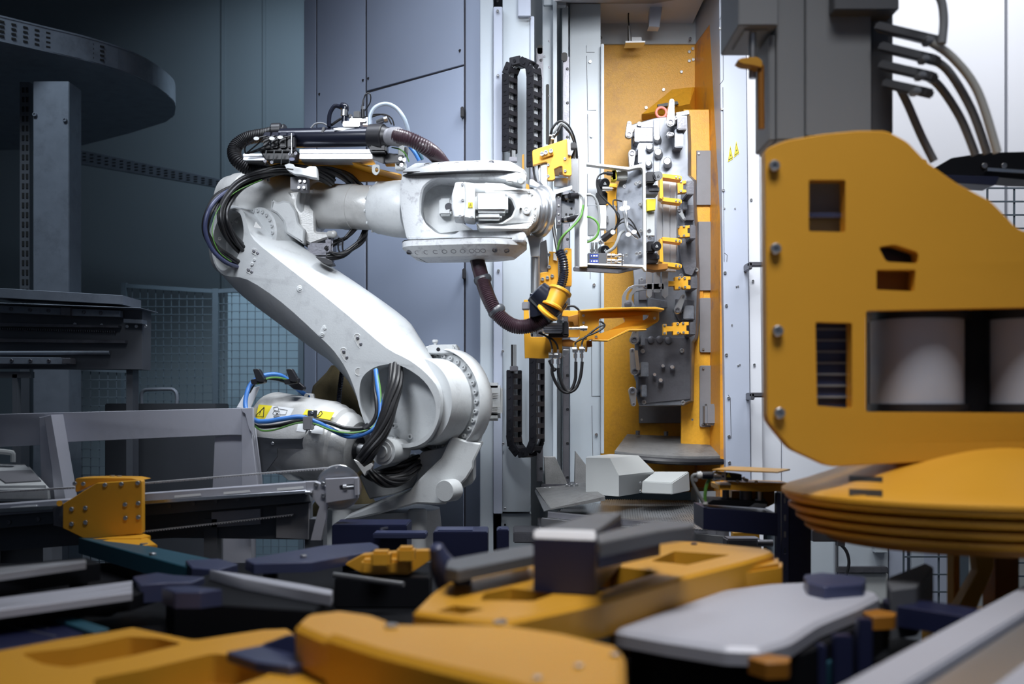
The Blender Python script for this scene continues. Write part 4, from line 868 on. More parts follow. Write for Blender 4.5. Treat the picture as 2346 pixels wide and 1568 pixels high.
def clamp(hx, hy, ang, L, Y=6.12, r=8.5, m='steel', base=None, bright=False):
    "toggle clamp: hub, lever and bearing block"
    h = FY-Y
    c = fin(MB().cyl(P(hx+4, hy+1, Y+.02), P(hx+10, hy+2, FY), px(r*.8, Y)), 'clamp', 'dark_steel', fx)
    if base: fin(MB().pbox(base[0], base[1], base[2], base[3], Y+.05, h-.04, .004), 'bearing_block', 'machined_steel' if not bright else 'dark_steel', c)
    a = math.radians(ang); dx, dy = math.cos(a), -math.sin(a); nx, ny = -dy, dx; w = r*.62; pts = []
    for k in range(13):
        t = math.pi/2+math.pi*k/12; pts.append((hx+r*(dx*math.cos(t)+nx*math.sin(t)), hy+r*(dy*math.cos(t)+ny*math.sin(t))))
    for k in range(9):
        t = -math.pi/2+math.pi*k/8; pts.append((hx+dx*L+w*(dx*math.cos(t)+nx*math.sin(t)), hy+dy*L+w*(dy*math.cos(t)+ny*math.sin(t))))
    fin(MB().cast(pts, Y, .035, ch=1), 'lever', 'steel_bright' if bright else m, c)
    fin(MB().lathe(P(hx, hy, Y), (0, -1, 0), [(-.002, px(r*.72, Y)), (.008, px(r*.72, Y)), (.008, px(r*.45, Y)), (.003, px(r*.4, Y)), (.003, .001)], 20), 'hub_nut', 'dark_steel', c)
    bolt(c, P(hx+dx*L, hy+dy*L, Y-.001), (0, -1, 0), .006, .005, 'dark_steel')
clamp(1441, 308, 88, 26, base=(1454, 292, 1466, 325)); clamp(1448, 351, 268, 30, base=(1462, 338, 1472, 375)); clamp(1536, 280, 86, 48, 6.08, 10, base=(1552, 268, 1574, 297), bright=True)
clamp(1534, 308, 10, 6, 6.12, 7, base=(1546, 296, 1566, 338)); clamp(1552, 711, 66, 33, 6.1, base=(1566, 700, 1590, 732)); clamp(1453, 779, 80, 20, base=(1468, 768, 1478, 793), r=10)
clamp(1454, 851, 96, 48, 6.1, 9, base=(1468, 830, 1486, 864)); clamp(1449, 896, 275, 30, base=(1470, 882, 1482, 910), r=9); clamp(1556, 482, 300, 24, 6.13, 6, base=(1562, 462, 1575, 480))
fin(MB().hexa([P(1453, 803, 6.07), P(1461, 803, 6.07), P(1461, 803, 6.09), P(1453, 803, 6.09), P(1458, 848, 6.07), P(1466, 848, 6.07), P(1466, 848, 6.09), P(1458, 848, 6.09)]), 'lever_edge', 'steel_bright', fx)  # bright strip added along the lever edge
# orange H-shaped stops
def stop(pts, Y=6.06, sc=()):
    o = fp('stop_plate', pts, Y, .05, 'orange_paint', .6)
    bolts(o, sc, Y-.002, 2.8)
stop(z5((390, 372), (412, 372), (412, 390), (470, 390), (470, 355), (520, 350), (530, 370), (548, 350), (605, 350), (605, 378), (585, 380), (585, 425), (605, 430), (605, 458), (545, 458), (530, 440), (518, 462), (472, 462), (468, 430), (415, 432), (415, 448), (390, 450)), sc=z5((400, 380), (398, 438), (508, 366), (555, 364), (510, 446), (558, 440)))
stop(z5((372, 757), (400, 757), (400, 778), (455, 778), (455, 745), (505, 742), (515, 760), (530, 740), (590, 740), (590, 768), (570, 770), (570, 815), (590, 818), (590, 845), (530, 845), (515, 828), (505, 850), (455, 850), (455, 820), (402, 822), (402, 850), (372, 850)), sc=z5((383, 768), (383, 836), (495, 755), (541, 750), (498, 832), (545, 829)))
stop(z4((605, 900), (700, 893), (702, 925), (670, 930), (670, 990), (702, 992), (704, 1018), (612, 1030)), sc=z4((645, 905), (645, 1005)))
stop(z4((612, 1392), (640, 1375), (738, 1368), (738, 1396), (716, 1398), (716, 1450), (738, 1452), (740, 1488), (620, 1496)), sc=z4((620, 1385), (678, 1378), (622, 1483), (678, 1476)))
for x0, y0, x1, y1 in ((1573, 414, 1590, 446), (1581, 516, 1594, 548), (1582, 634, 1598, 662), (1580, 738, 1594, 768)): fin(MB().pbox(x0, y0, x1, y1, 6.08, .2, .004), 'stop_block', 'dark_steel', fx)
# curved aluminium hook
hk = z5((20, 612), (22, 520), (40, 480), (75, 440), (120, 422), (240, 412), (375, 408), (380, 462), (235, 462), (140, 478), (108, 510), (100, 545), (130, 605))
h = fp('hook_arm', hk, 6.02, .035, 'aluminium', .8, holes=[z5((50, 545), (52, 525), (65, 485), (95, 452), (112, 450), (108, 465), (82, 500), (76, 550), (62, 556)), z5((135, 440), (160, 434), (205, 432), (208, 444), (160, 450), (140, 456))])
fin(MB().pbox(*z5((335, 412))[0], *z5((362, 440))[0], 6.0, .02, .002), 'hook_pad', 'steel', h); bolts(h, z5((72, 585), (220, 438)), 6.018, 4, m='dark_steel')
fin(MB().lathe(P(*z5((70, 592))[0], 6.02), (0, -1, 0), [(-.02, .02), (.008, .02), (.010, .012)], 20), 'hook_pivot', 'dark_steel', h)
fp('red_tag_plate', [(1590, 560), (1606, 556), (1612, 700), (1611, 712), (1596, 706)], 6.42, .03, 'orange_stained')
rr = MB(); rc = P(1515, 258, 6.3)
rr.tube([rc+Vector((math.cos(a)*.028, 0, math.sin(a)*.028)) for a in [2*math.pi*k/12 for k in range(12)]], .0075, 12, 2, closed=True); fin(rr, 'lifting_ring', 'red_ring', fx)
# ---- workpiece held in the fingers
wp = thing('aluminium_profile', 'bright ribbed aluminium profile workpiece held upright before the fixture', 'workpiece', P(1525, 685, 6.05))
b = MB()
for x0, x1, Y in ((1505, 1517, 5.985), (1519, 1534, 5.98), (1536, 1549, 5.985)): b.pbox(x0, 405, x1, 622, Y, .05, .003)
b.pbox(1503, 405, 1549, 622, 6.0, .05, .002); fin(b, 'profile_body', 'aluminium', wp)
fin(MB().pbox(1549, 406, 1552, 598, 5.97, .08, .001), 'profile_edge', 'steel_bright', wp)
b = MB()
for x0, x1 in ((1482, 1494), (1497, 1513), (1516, 1531)): b.cast(rnd([(x0, 606), (x1, 606), (x1, 678 if x0 != 1497 else 670), ((x0+x1)/2, 684 if x0 != 1497 else 670), (x0, 678 if x0 != 1497 else 670)], 3), 6.02, .04, ch=.6)
fin(b, 'lower_tongue', 'aluminium', wp)
# ================================================================ ROBOT GRIPPER
gp = thing('robot_gripper', 'white framed gripper with orange brackets mounted on the white robot wrist', 'gripper', P(1380, 620, 5.3))
def g(name, pts, Y, d, m='steel', ch=.6, holes=(), par=None, back=None): return fin(MB().cast(pts, Y, d, back=back, holes=holes, ch=ch), name, m, par or gp)
ax0 = P(1180, 479, 5.16)+Dw*.126
fin(MB().lathe(ax0, Dw, [(0, .06), (0, .112), (.003, .118), (.019, .120), (.022, .112), (.026, .112), (.030, .100)], 64), 'adapter_ring', 'aluminium', gp)
g('adapter_tail', rnd(z2((1700, 1090), (1780, 1120), (1860, 1090), (1990, 1010), (1935, 1110), (1890, 1180), (1872, 1290), (1868, 1385), (1768, 1388), (1752, 1250), (1730, 1160)), 3), 5.27, .04, 'steel')
g('adapter_head', rnd(z2((1745, 470), (1745, 400), (1790, 395), (1850, 440), (1960, 470), (2030, 560), (1960, 560), (1850, 500)), 3), 5.27, .04, 'aluminium')
fin(MB().cyl(P(1227, 588, 5.30), P(1227, 700, 5.30), .019, n=24), 'support_rod', 'steel', gp)
g('tool_plate', z3((432, 660), (488, 655), (488, 990), (440, 1000)), 5.32, .1, 'dark_steel')
for x, y in z3((460, 700), (462, 790), (460, 880), (465, 960)): bolt(gp, P(x, y, 5.318), (0, -1, 0), .005, .003, 'steel')
fin(MB().pbox(1286, 448, 1325, 505, 5.36, .1, .004), 'valve_island', 'steel_bright', gp)
bolts(gp, z3((540, 745), (580, 750), (600, 750), (640, 760), (540, 882), (580, 885), (600, 885), (645, 885), (595, 820)), 5.358, 2.2, m='ink_black', name='port')
fin(MB().lathe(P(1322, 483, 5.358), (0, -1, 0), [(0, .012), (.003, .012)], 20), 'round_label', 'panel_grey', gp)
for y0, y1, xa in ((452, 446, 1290), (505, 496, 1288)):
    o = fin(MB().cyl(P(xa, y0, 5.34), P(xa+14, y0-2, 5.32), .012).cyl(P(xa+14, y0-2, 5.32), P(xa+20, y0-3, 5.31), .014, n=10).cyl(P(xa+20, y0-3, 5.31), P(xa+42, y1, 5.28), .015, .012, 20, .002), 'cable_connector', 'black_plastic', gp)
    fin(MB().cyl(P(xa+7, y0-1, 5.33), P(xa+14, y0-2, 5.32), .0135, n=12), 'connector_nut', 'steel_bright', o)
fin(MB().cyl(P(1330, 447, 5.28), P(1352, 446, 5.3), .008).cyl(P(1336, 496, 5.28), P(1342, 497, 5.28), .012), 'connector_tail', 'steel', gp)
# top orange bracket
tbk = rnd(z3((182, 215), (200, 200), (550, 85), (585, 95), (590, 250), (598, 460), (585, 475), (520, 468), (505, 455), (500, 375), (480, 370), (410, 405), (425, 505), (400, 522), (345, 520), (340, 330), (325, 325), (190, 362)), 2.5)
tb2 = g('top_bracket', tbk, 5.22, .035, 'orange_paint', .8)
g('bracket_rib', rnd(z3((268, 222), (395, 175), (408, 250), (285, 290)), 2), 5.205, .02, 'orange_paint', .8)
bolts(tb2, z3((285, 246), (325, 230), (380, 214)), 5.2, 5, m='steel_bright'); bolts(tb2, z3((527, 296), (530, 425), (350, 360), (350, 480)), 5.218, 3.4, m='steel_bright')
g('bracket_edge', z3((550, 85), (585, 95), (590, 255), (560, 250)), 5.2, .03, 'belt_white', .4)
g('front_column', z3((560, 262), (640, 250), (678, 262), (678, 1440), (635, 1440), (630, 640), (560, 620)), 5.3, .06, 'steel_bright')
g('clamp_jaw', rnd(z3((270, 345), (300, 338), (342, 345), (345, 585), (310, 590), (270, 545)), 2), 5.24, .06, 'steel')
g('jaw_cover', rnd(z3((245, 410), (270, 345), (270, 545), (250, 520)), 2), 5.25, .05, 'aluminium')
b = MB().pbox(1269, 385, 1300, 404, 5.33, .05, .003).pbox(1270, 408, 1302, 428, 5.32, .06, .003).pbox(1281, 394, 1301, 401, 5.30, .03, .002); fin(b, 'slide_unit', 'steel_bright', gp)
fin(MB().hexa([P(1268, 447, 5.3), P(1311, 434, 5.28), P(1311, 434, 5.34), P(1268, 447, 5.36), P(1268, 436, 5.3), P(1311, 425, 5.28), P(1311, 425, 5.34), P(1268, 436, 5.36)], .002), 'cross_link', 'aluminium', gp)
# black and orange lower bracket
lb = g('lower_bracket', rnd(z3((265, 1500), (350, 1490), (360, 1275), (450, 1280), (455, 1500), (460, 1650), (265, 1700)), 2), 5.36, .035, 'orange_paint', .8)
lb2 = g('lower_bracket_edge', rnd(z3((520, 1245), (545, 1238), (598, 1245), (600, 1600), (598, 1640), (530, 1640)), 2), 5.32, .05, 'orange_paint', .8)
bolts(lb, z3((355, 1310), (358, 1440)), 5.358, 4.2, m='steel'); bolts(lb, [(1243, 640), (1254, 637), (1265, 633)], 5.355, 4.2, m='steel'); bolts(lb2, z3((540, 1275),), 5.318, 3.4)
g('guide_block', rnd(z3((265, 1180), (330, 1150), (345, 1280), (350, 1490), (300, 1495), (265, 1470)), 2), 5.38, .08, 'panel_grey')
fin(MB().cast(z3((405, 1290), (440, 1290), (445, 1375), (405, 1365)), 5.354, .003), 'type_label', 'label_white', gp)
# white box frame
YB = 5.30
fr1 = g('frame_plate', z3((678, 278), (752, 282), (765, 1435), (682, 1438)), 5.26, .05, 'robot_white')
# receding box: front ring (left) to back plate (right)
def gx(u): return YB+u
top = MB().hexa([P(*z3((755, 345))[0], 5.28), P(*z3((1225, 408))[0], 5.40), P(*z3((1385, 340))[0], 5.62), P(*z3((1060, 300))[0], 5.62),
                 P(*z3((755, 330))[0], 5.28), P(*z3((1225, 390))[0], 5.40), P(*z3((1385, 335))[0], 5.62), P(*z3((1060, 290))[0], 5.62)])
b = MB().cast(z3((755, 333), (1200, 383), (1360, 340), (1378, 345), (1388, 1480), (1375, 1478), (1345, 1440), (765, 1415), (765, 1398), (1340, 1418), (1358, 1420), (1352, 430), (1345, 400), (1330, 388), (1290, 390), (1215, 408), (1190, 410), (755, 355)), lambda x, y: 5.28+max(0, x-1345)*.0004, .05, ch=.4)
fin(b, 'frame_ring', 'robot_white', gp)
g('side_plate', rnd(z3((1105, 530), (1170, 440), (1215, 408), (1330, 388), (1352, 430), (1358, 1418), (1140, 1415), (1085, 1400), (1085, 800), (1072, 690), (1080, 600)), 1.5), lambda x, y: 5.42-(x-1415)*.0008, .03, 'machined_steel')
g('rear_plate', z3((765, 450), (860, 470), (860, 790), (765, 790)), 5.5, .03, 'aluminium')
fin(MB().hexa([P(1312, 622, 5.28), P(1418, 628, 5.30), P(1478, 614, 5.5), P(1380, 608, 5.5), P(1312, 612, 5.28), P(1418, 620, 5.30), P(1478, 606, 5.5), P(1380, 602, 5.5)], .003), 'base_plate', 'dark_steel', gp)
bolts(gp, z3((1155, 590), (1278, 558), (1315, 548), (1320, 778), (1328, 1055), (1285, 1300), (1320, 1295), (1175, 1315)), 5.36, 4.2, name='plate_bolt')
g('orange_backing', z3((960, 640), (1080, 600), (1082, 780), (1100, 800), (960, 790)), 5.5, .03, 'orange_paint'); g('orange_backing', z3((950, 1180), (1085, 1170), (1085, 1400), (1000, 1400), (940, 1300)), 5.5, .03, 'orange_paint'); g('orange_backing', z3((985, 555), (1075, 560), (1078, 600), (990, 590)), 5.48, .03, 'orange_paint')
# cylinders, sensors inside the box
def knob(x, y, r, L, Y, lab=True, face='black_plastic'):
    o = fin(MB().cyl(P(x-8, y+2, Y+.06), P(x, y, Y), px(r, Y)*.95, px(r, Y), 28, .003), 'rotary_actuator', 'black_plastic', gp)
    if face != 'black_plastic': fin(MB().cyl(P(x, y, Y), P(x, y, Y-.004), px(r, Y)*.98, n=28), 'actuator_face', face, o)
    t = [(x-3.4, y+2.8), (x, y-3.6), (x+3.4, y+2.8)]; t2 = [(x-2.0, y+1.9), (x, y-1.9), (x+2.0, y+1.9)]
    fin(MB().cast(t, Y-.0055, .002, holes=[t2]), 'printed_triangle', 'label_white' if face == 'black_plastic' else 'ink_black', o)
    return o
knob(1386, 420, 12, 0, 5.38); fin(MB().pbox(1369, 410, 1388, 470, 5.4, .05, .004).pbox(1366, 440, 1392, 466, 5.41, .05, .004), 'actuator_body', 'black_plastic', gp)
knob(1387, 573, 11, 0, 5.38)
knob(1508, 403, 10.5, 0, 5.62, face='aluminium'); fin(MB().pbox(1480, 393, 1502, 418, 5.64, .1, .006), 'actuator_body', 'black_plastic', gp)
knob(1505, 564, 11, 0, 5.62); fin(MB().pbox(1482, 553, 1502, 578, 5.64, .1, .006), 'actuator_body', 'black_plastic', gp)
fin(MB().cyl(P(1380, 433, 5.37), P(1396, 433, 5.37), .012, n=14).cyl(P(1393, 433, 5.37), P(1403, 433, 5.37), .008), 'hose_connector', 'steel', gp)
fin(MB().pbox(1402, 390, 1413, 413, 5.34, .06, .003).cast(z3((1020, 430), (1060, 410), (1065, 520), (1020, 510)), 5.34, .03), 'safety_valve', 'label_yellow', gp)
fin(MB().pbox(1413, 392, 1438, 410, 5.36, .06, .004).pbox(1405, 386, 1422, 396, 5.38, .04, .003), 'sensor_head', 'cover_grey', gp)
fin(MB().cyl(P(1382, 397, 5.33), P(1402, 397, 5.33), .006).cyl(P(1390, 397, 5.33), P(1404, 399, 5.33), .009), 'sensor_plug', 'black_plastic', gp)
tg = lambda name, pts, r, m='black_rubber', **k: fin(MB().tube([P(*p) for p in pts], r, **k), name, m, gp)
zg = lambda *pp: [(*z3((a, b_))[0], c) for a, b_, c in pp]
tg('thin_cable', zg((930, 450, 5.32), (880, 480, 5.3), (862, 560, 5.3), (890, 660, 5.3), (960, 740, 5.3), (1050, 830, 5.3), (1080, 900, 5.3), (1085, 960, 5.32), (1060, 1030, 5.33)), .004)
tg('thin_cable', zg((1130, 745, 5.34), (1060, 730, 5.33), (1035, 750, 5.32), (1050, 830, 5.31), (1095, 880, 5.31), (1100, 940, 5.31), (1060, 1040, 5.33)), .0035)
tg('thin_cable', zg((1060, 1030, 5.33), (1120, 940, 5.31), (1190, 920, 5.31), (1250, 980, 5.31), (1290, 1060, 5.31), (1320, 1120, 5.33)), .0035)
tg('thin_cable', zg((1040, 1060, 5.33), (1100, 985, 5.31), (1160, 965, 5.31), (1230, 1000, 5.31), (1280, 1060, 5.31), (1320, 1130, 5.34)), .0035)
tg('braided_cable', zg((1155, 750, 5.34), (1150, 840, 5.31), (1165, 930, 5.31), (1180, 1010, 5.31), (1225, 1080, 5.31), (1280, 1130, 5.33)), .007, 'aluminium'); tg('braided_cable', zg((1175, 750, 5.34), (1175, 850, 5.31), (1185, 960, 5.31), (1200, 1040, 5.31), (1300, 1140, 5.33)), .006, 'aluminium')
for x, y in z3((1188, 812), (1130, 822), (1258, 1068), (1196, 1095)): fin(MB().cast(ell(x, y, 6, 5, 18), 5.29, .002), 'cable_tag', 'label_white', gp)
fin(MB().cyl(P(*z3((925, 1150))[0], 5.34), P(*z3((1050, 1050))[0], 5.32), .017, .015, 20, .003), 'pressure_switch', 'black_plastic', gp); fin(MB().lathe(P(*z3((1033, 1072))[0], 5.3), (0, -1, 0), [(0, .011), (.004, .011)], 18), 'round_label', 'label_white', gp)
fin(MB().cyl(P(*z3((880, 1175))[0], 5.34), P(*z3((935, 1165))[0], 5.34), .012, n=8).cyl(P(*z3((895, 1160))[0], 5.33), P(*z3((925, 1190))[0], 5.33), .009), 'fitting', 'steel_bright', gp)
tg('grey_hose', zg((960, 1290, 5.32), (1040, 1240, 5.31), (1080, 1170, 5.31), (1110, 1090, 5.32), (1150, 1060, 5.34)), .008, 'grey_cable')
vb = fin(MB().pbox(1346, 580, 1390, 604, 5.30, .06, .003), 'valve_block', 'steel_bright', gp)
for y0, y1 in ((582, 591), (594, 603)):
    o = fin(MB().pbox(1351, y0, 1371, y1, 5.297, .006), 'blue_label', 'label_blue', vb)
    for k, (a, c) in enumerate(((1354, 1356), (1359, 1364), (1366, 1369))): fin(MB().pbox(a, y0+3, c, y1-3, 5.295, .004), 'label_print', 'label_white', vb)
for k, (xa, ya) in enumerate(((1394, 586), (1394, 598))):
    fin(MB().cyl(P(xa-3, ya, 5.32), P(xa+5, ya, 5.32), .011, n=8).cyl(P(xa+7, ya, 5.32), P(xa+14, ya, 5.32), .010, n=8).cyl(P(xa+13, ya, 5.32), P(xa+34, ya+1, 5.32), .007).cyl(P(xa+22, ya, 5.32), P(xa+29, ya, 5.32), .011, n=12), 'push_fitting', 'steel_bright', gp)
fin(MB().cyl(P(1424, 582, 5.32), P(1424, 609, 5.32), .009, n=10), 'fitting', 'steel_bright', gp)
for x in (1357, 1366): fin(MB().cyl(P(x, 556, 5.33), P(x, 580, 5.33), .007, n=12).cyl(P(x, 572, 5.33), P(x, 577, 5.33), .010, n=8), 'push_fitting', 'steel', gp)
fin(MB().pbox(1372, 470, 1389, 525, 5.34, .05, .003), 'interface_box', 'label_white', gp); fin(MB().pbox(1389, 470, 1410, 530, 5.44, .03, .003).pbox(1347, 472, 1372, 540, 5.45, .03, .003), 'bracket_sheet', 'aluminium', gp)
for y in (498, 503, 508): bolt(gp, P(1391, y, 5.43), (0, -1, 0), .006, .006, 'steel', 'terminal')
tg('grey_cable', [(1335, 446, 5.28), (1345, 446, 5.27), (1360, 450, 5.27), (1370, 470, 5.27), (1373, 500, 5.27), (1370, 530, 5.27), (1358, 547, 5.27), (1346, 552, 5.28)], .006, 'grey_cable')
tg('green_cable', [(1341, 497, 5.28), (1355, 499, 5.26), (1368, 510, 5.26), (1372, 525, 5.26), (1366, 543, 5.26), (1354, 552, 5.27), (1345, 555, 5.28)], .005, 'green_cable')
tg('grey_cable', [(1326, 443, 5.26), (1336, 452, 5.24), (1337, 468, 5.24), (1332, 488, 5.24), (1318, 508, 5.24), (1300, 530, 5.24), (1287, 548, 5.25), (1280, 580, 5.26)], .006, 'grey_cable')
tg('green_cable', [(1336, 470, 5.235), (1331, 496, 5.23), (1312, 520, 5.23), (1292, 538, 5.23), (1281, 556, 5.24), (1277, 582, 5.26)], .005, 'green_cable')
for a in (0, 1, 2): tg('black_cable', [(1262+3*a, 470+a*10, 5.34), (1266+2*a, 520, 5.33), (1272+2*a, 556, 5.3), (1277+2*a, 584, 5.28)], .0045, 'grey_cable' if a == 1 else 'black_rubber')
tg('spiral_conduit', [(1281, 575, 5.25), (1290, 597, 5.24), (1292, 625, 5.24), (1287, 650, 5.23), (1279, 672, 5.22)], .0205, 'black_gloss', n=18, rib=.10, pitch=.011)
# top hoses over the bracket
for k, (dx, yt) in enumerate(((0, 0), (7, 5), (13, 9))):
    tg('looped_cable', [(1258+dx*.6, 340, 5.26), (1260+dx*.6, 318, 5.24), (1266+dx, 294+yt, 5.22), (1282+dx*.4, 278+yt, 5.22), (1300-dx*.2, 286+yt, 5.22), (1314-dx*.3, 312, 5.24), (1320-dx*.2, 340, 5.28), (1322-dx, 362, 5.3)], .0055, 'black_rubber' if k != 1 else 'grey_cable')
for x, y in ((1262, 311), (1266, 318), (1269, 309)): fin(MB().lathe(P(x, y, 5.23), (.2, 0, 1), [(-.003, .008), (.003, .008)], 12), 'cable_tie', 'label_white', gp)
fin(MB().pbox(1307, 326, 1321, 341, 5.24, .04, .004), 'cable_clip', 'black_plastic', gp)
# black knuckle with orange collar where the hose ends
fin(MB().cast(rnd(z6((190, 180), (300, 175), (410, 185), (430, 240), (560, 330), (600, 420), (560, 450), (440, 420), (300, 470), (240, 490), (190, 480)), 3), 5.0, .1, ch=1.5), 'swivel_block', 'black_gloss', gp)
fin(MB().lathe(P(*z6((450, 330))[0], 5.02), Vector((.65, .0, -.62)), [(-.09, .04), (-.085, .055), (-.02, .062), (.05, .062), (.06, .045)], 40), 'swivel_ring', 'black_gloss', gp)
fin(MB().lathe(P(*z6((530, 255))[0], 4.98), Vector((-.42, -.15, -.85)), [(-.05, .042), (-.046, .052), (-.036, .052), (-.03, .044), (.03, .042), (.036, .05), (.044, .05)], 40), 'orange_collar', 'orange_paint', gp)
fin(MB().lathe(P(*z6((425, 420))[0], 4.97), Vector((.50, -.25, .62)), [(-.012, .048), (-.008, .053), (0, .053), (.004, .044)], 40), 'orange_collar', 'orange_paint', gp)
bolts(gp, z6((262, 212), (325, 285), (415, 210)), 4.995, 5.5, m='steel_bright', name='swivel_bolt')
fin(MB().pbox(1196, 692, 1214, 709, 5.1, .06, .003), 'sensor_box', 'panel_grey', gp)
# orange lower gripper
oy = 5.18
g('carrier_plate', rnd(z6((112, 265), (165, 265), (180, 480), (200, 740), (605, 740), (605, 1000), (580, 1020), (440, 1010), (330, 1020), (165, 1010), (125, 1015), (112, 600)), 2), oy+.06, .04, 'orange_paint')
g('carrier_flange', rnd(z6((620, 400), (830, 405), (830, 700), (815, 745), (600, 745), (400, 745), (400, 720), (690, 710), (690, 480), (600, 470)), 2), oy+.03, .03, 'orange_paint')
g('slide_rail', z6((680, 480), (810, 450), (815, 600), (760, 600), (740, 550), (680, 545)), oy+.01, .03, 'brown_orange'); g('slide_rail', z6((600, 780), (700, 770), (780, 800), (760, 870), (610, 860)), oy+.05, .03, 'brown_orange')
gapl = z6((1075, 525), (1095, 500), (1395, 490), (1410, 540), (1390, 560), (1200, 660), (1075, 700))
armpl = rnd(z6((820, 405), (1180, 378), (1560, 368), (1850, 372), (1848, 520), (1830, 550), (1680, 640), (1560, 640), (1450, 640), (1190, 778), (985, 770), (915, 800), (915, 930), (740, 890), (740, 830), (800, 770), (830, 740)), 2)
ap = g('gripper_arm', armpl, lambda x, y: oy+max(0, x-1455)*.0009, .035, 'orange_paint', .8, holes=[rnd(gapl, 2), rnd(z6((1640, 455), (1720, 455), (1700, 500), (1640, 530)), 1.2)])
g('arm_flange', z6((820, 398), (1180, 366), (1800, 355), (1915, 380), (1912, 396), (1800, 385), (1560, 378), (1200, 392), (850, 412)), oy-.06, .12, 'orange_paint')
g('arm_foot', z6((990, 770), (1190, 778), (1450, 640), (1560, 640), (1680, 640), (1690, 652), (1570, 660), (1470, 660), (1200, 792), (995, 788)), oy-.05, .08, 'orange_paint')
bolts(ap, z6((877, 466), (880, 560), (1040, 740), (905, 745), (1790, 500)), oy-.002, 3.2, m='steel')
g('step_block', z6((985, 790), (990, 865), (930, 870), (925, 930), (915, 930), (920, 790)), oy+.04, .05, 'brown_orange')
b = MB().pbox(*z6((360, 560))[0], *z6((610, 690))[0], 5.05, .09, .006); cy = fin(b, 'air_cylinder', 'aluminium', gp)
for y in (597, 628, 655): fin(MB().pbox(*z6((365, y))[0], *z6((605, y+6))[0], 5.046, .008), 'cylinder_groove', 'dark_steel', cy)
fin(MB().pbox(*z6((610, 540))[0], *z6((688, 720))[0], 5.04, .11, .006), 'cylinder_head', 'black_plastic', gp); fin(MB().pbox(*z6((430, 690))[0], *z6((690, 740))[0], 5.1, .08, .004), 'cylinder_foot', 'black_plastic', gp)
fin(MB().cyl(P(*z6((690, 632))[0], 5.1), P(*z6((850, 630))[0], 5.1), .006).cyl(P(*z6((835, 630))[0], 5.1), P(*z6((925, 630))[0], 5.1), .011, n=8).cyl(P(*z6((870, 630))[0], 5.1), P(*z6((885, 630))[0], 5.1), .014, n=6), 'piston_rod', 'steel_bright', gp)
g('lower_cover', rnd(z6((610, 905), (700, 905), (690, 950), (640, 990), (605, 985)), 2), oy+.04, .04, 'steel')
# hydraulic whips
for pts in (((475, 900), (470, 860), (440, 770), (380, 720), (300, 690)), ((550, 900), (540, 850), (500, 790), (440, 750), (350, 710)),
            ((775, 850), (780, 810), (850, 770), (910, 740), (980, 680), (1080, 610), (1150, 590)), ((855, 850), (865, 800), (900, 740), (1000, 700), (1100, 650), (1150, 595), (1110, 550), (1080, 545))):
    tg('hydraulic_hose', [(*z6(p)[0], 5.1) for p in pts], .0045)
for pts in (((475, 1140), (480, 1220), (530, 1340), (600, 1430), (680, 1455), (780, 1400), (840, 1250), (862, 1060)), ((555, 1140), (560, 1210), (600, 1340), (660, 1430), (720, 1420), (770, 1300), (778, 1180), (780, 1060)), ((440, 1040), (470, 1110), (500, 1170), (520, 1140))):
    tg('hydraulic_hose', [(*z6(p)[0], 5.1) for p in pts], .0075)
for x, ya, yb in ((475, 900, 1150), (552, 905, 1150), (776, 840, 1070), (857, 840, 1070)):
    a, c = P(*z6((x, ya))[0], 5.1), P(*z6((x, yb))[0], 5.1)
    fin(MB().cyl(a, c, .005).cyl(a.lerp(c, .2), a.lerp(c, .45), .011, n=8).cyl(a.lerp(c, .5), a.lerp(c, .75), .009, n=8), 'hose_fitting', 'steel_bright', gp)
for x, y in z6((430, 975), (500, 975), (735, 905), (825, 900)): fin(MB().cyl(P(x, y, 5.1), P(x+9, y, 5.1), .012, n=14).cyl(P(x+9, y, 5.1), P(x+12, y, 5.1), .005), 'coupling', 'steel', gp)
for x, y in z6((570, 975), (875, 895)): fin(MB().pbox(x-4, y-5, x+5, y+5, 5.1, .04, .002), 'coupling_block', 'steel_bright', gp)
tg('thin_cable', [(*z6(p)[0], 5.12) for p in ((610, 370), (650, 350), (740, 345), (790, 370), (820, 400))], .005); fin(MB().cast(ell(*z6((595, 500))[0], 4, 6, 16, -30), 5.0, .002), 'cable_tag', 'label_white', gp)
# fingers reaching to the workpiece
for y in (398, 452, 543, 600): 
    o = g('gripper_finger', rnd([(1517, y), (1556, y+4), (1562, y+7), (1562, y+14), (1555, y+14), (1518, y+9)], 1.2), 5.86, .08, 'orange_paint', .5); bolts(o, [(1549, y+8), (1557, y+9.5)], 5.858, 2.2)
for y0, y1 in ((405, 458), (550, 603)): g('finger_web', rnd([(1512, y0-4), (1518, y0), (1520, y1), (1511, y1-4)], 1), 5.86, .08, 'orange_paint', .5)
for x0, y0, x1, y1 in ((1481, 424, 1508, 446), (1482, 580, 1508, 602)): fin(MB().pbox(x0, y0, x1, y1, 5.7, .1, .004).pbox(x0+6, y0+5, x1+3, y1-8, 5.69, .03, .002), 'finger_drive', 'dark_steel', gp)
g('sensor_guard', z4((285, 1090), (380, 1090), (375, 1205), (290, 1215)), 5.72, .05, 'label_yellow'); g('finger_base', rect(1481, 486, 1500, 540), 5.75, .05, 'cover_grey'); g('finger_base', [(1481, 606), (1530, 604), (1530, 616), (1500, 620), (1481, 616)], 5.72, .1, 'brown_orange')
bolts(gp, [(1487, 530), (1488, 545)], 5.7, 5, m='steel_bright', name='finger_bolt')
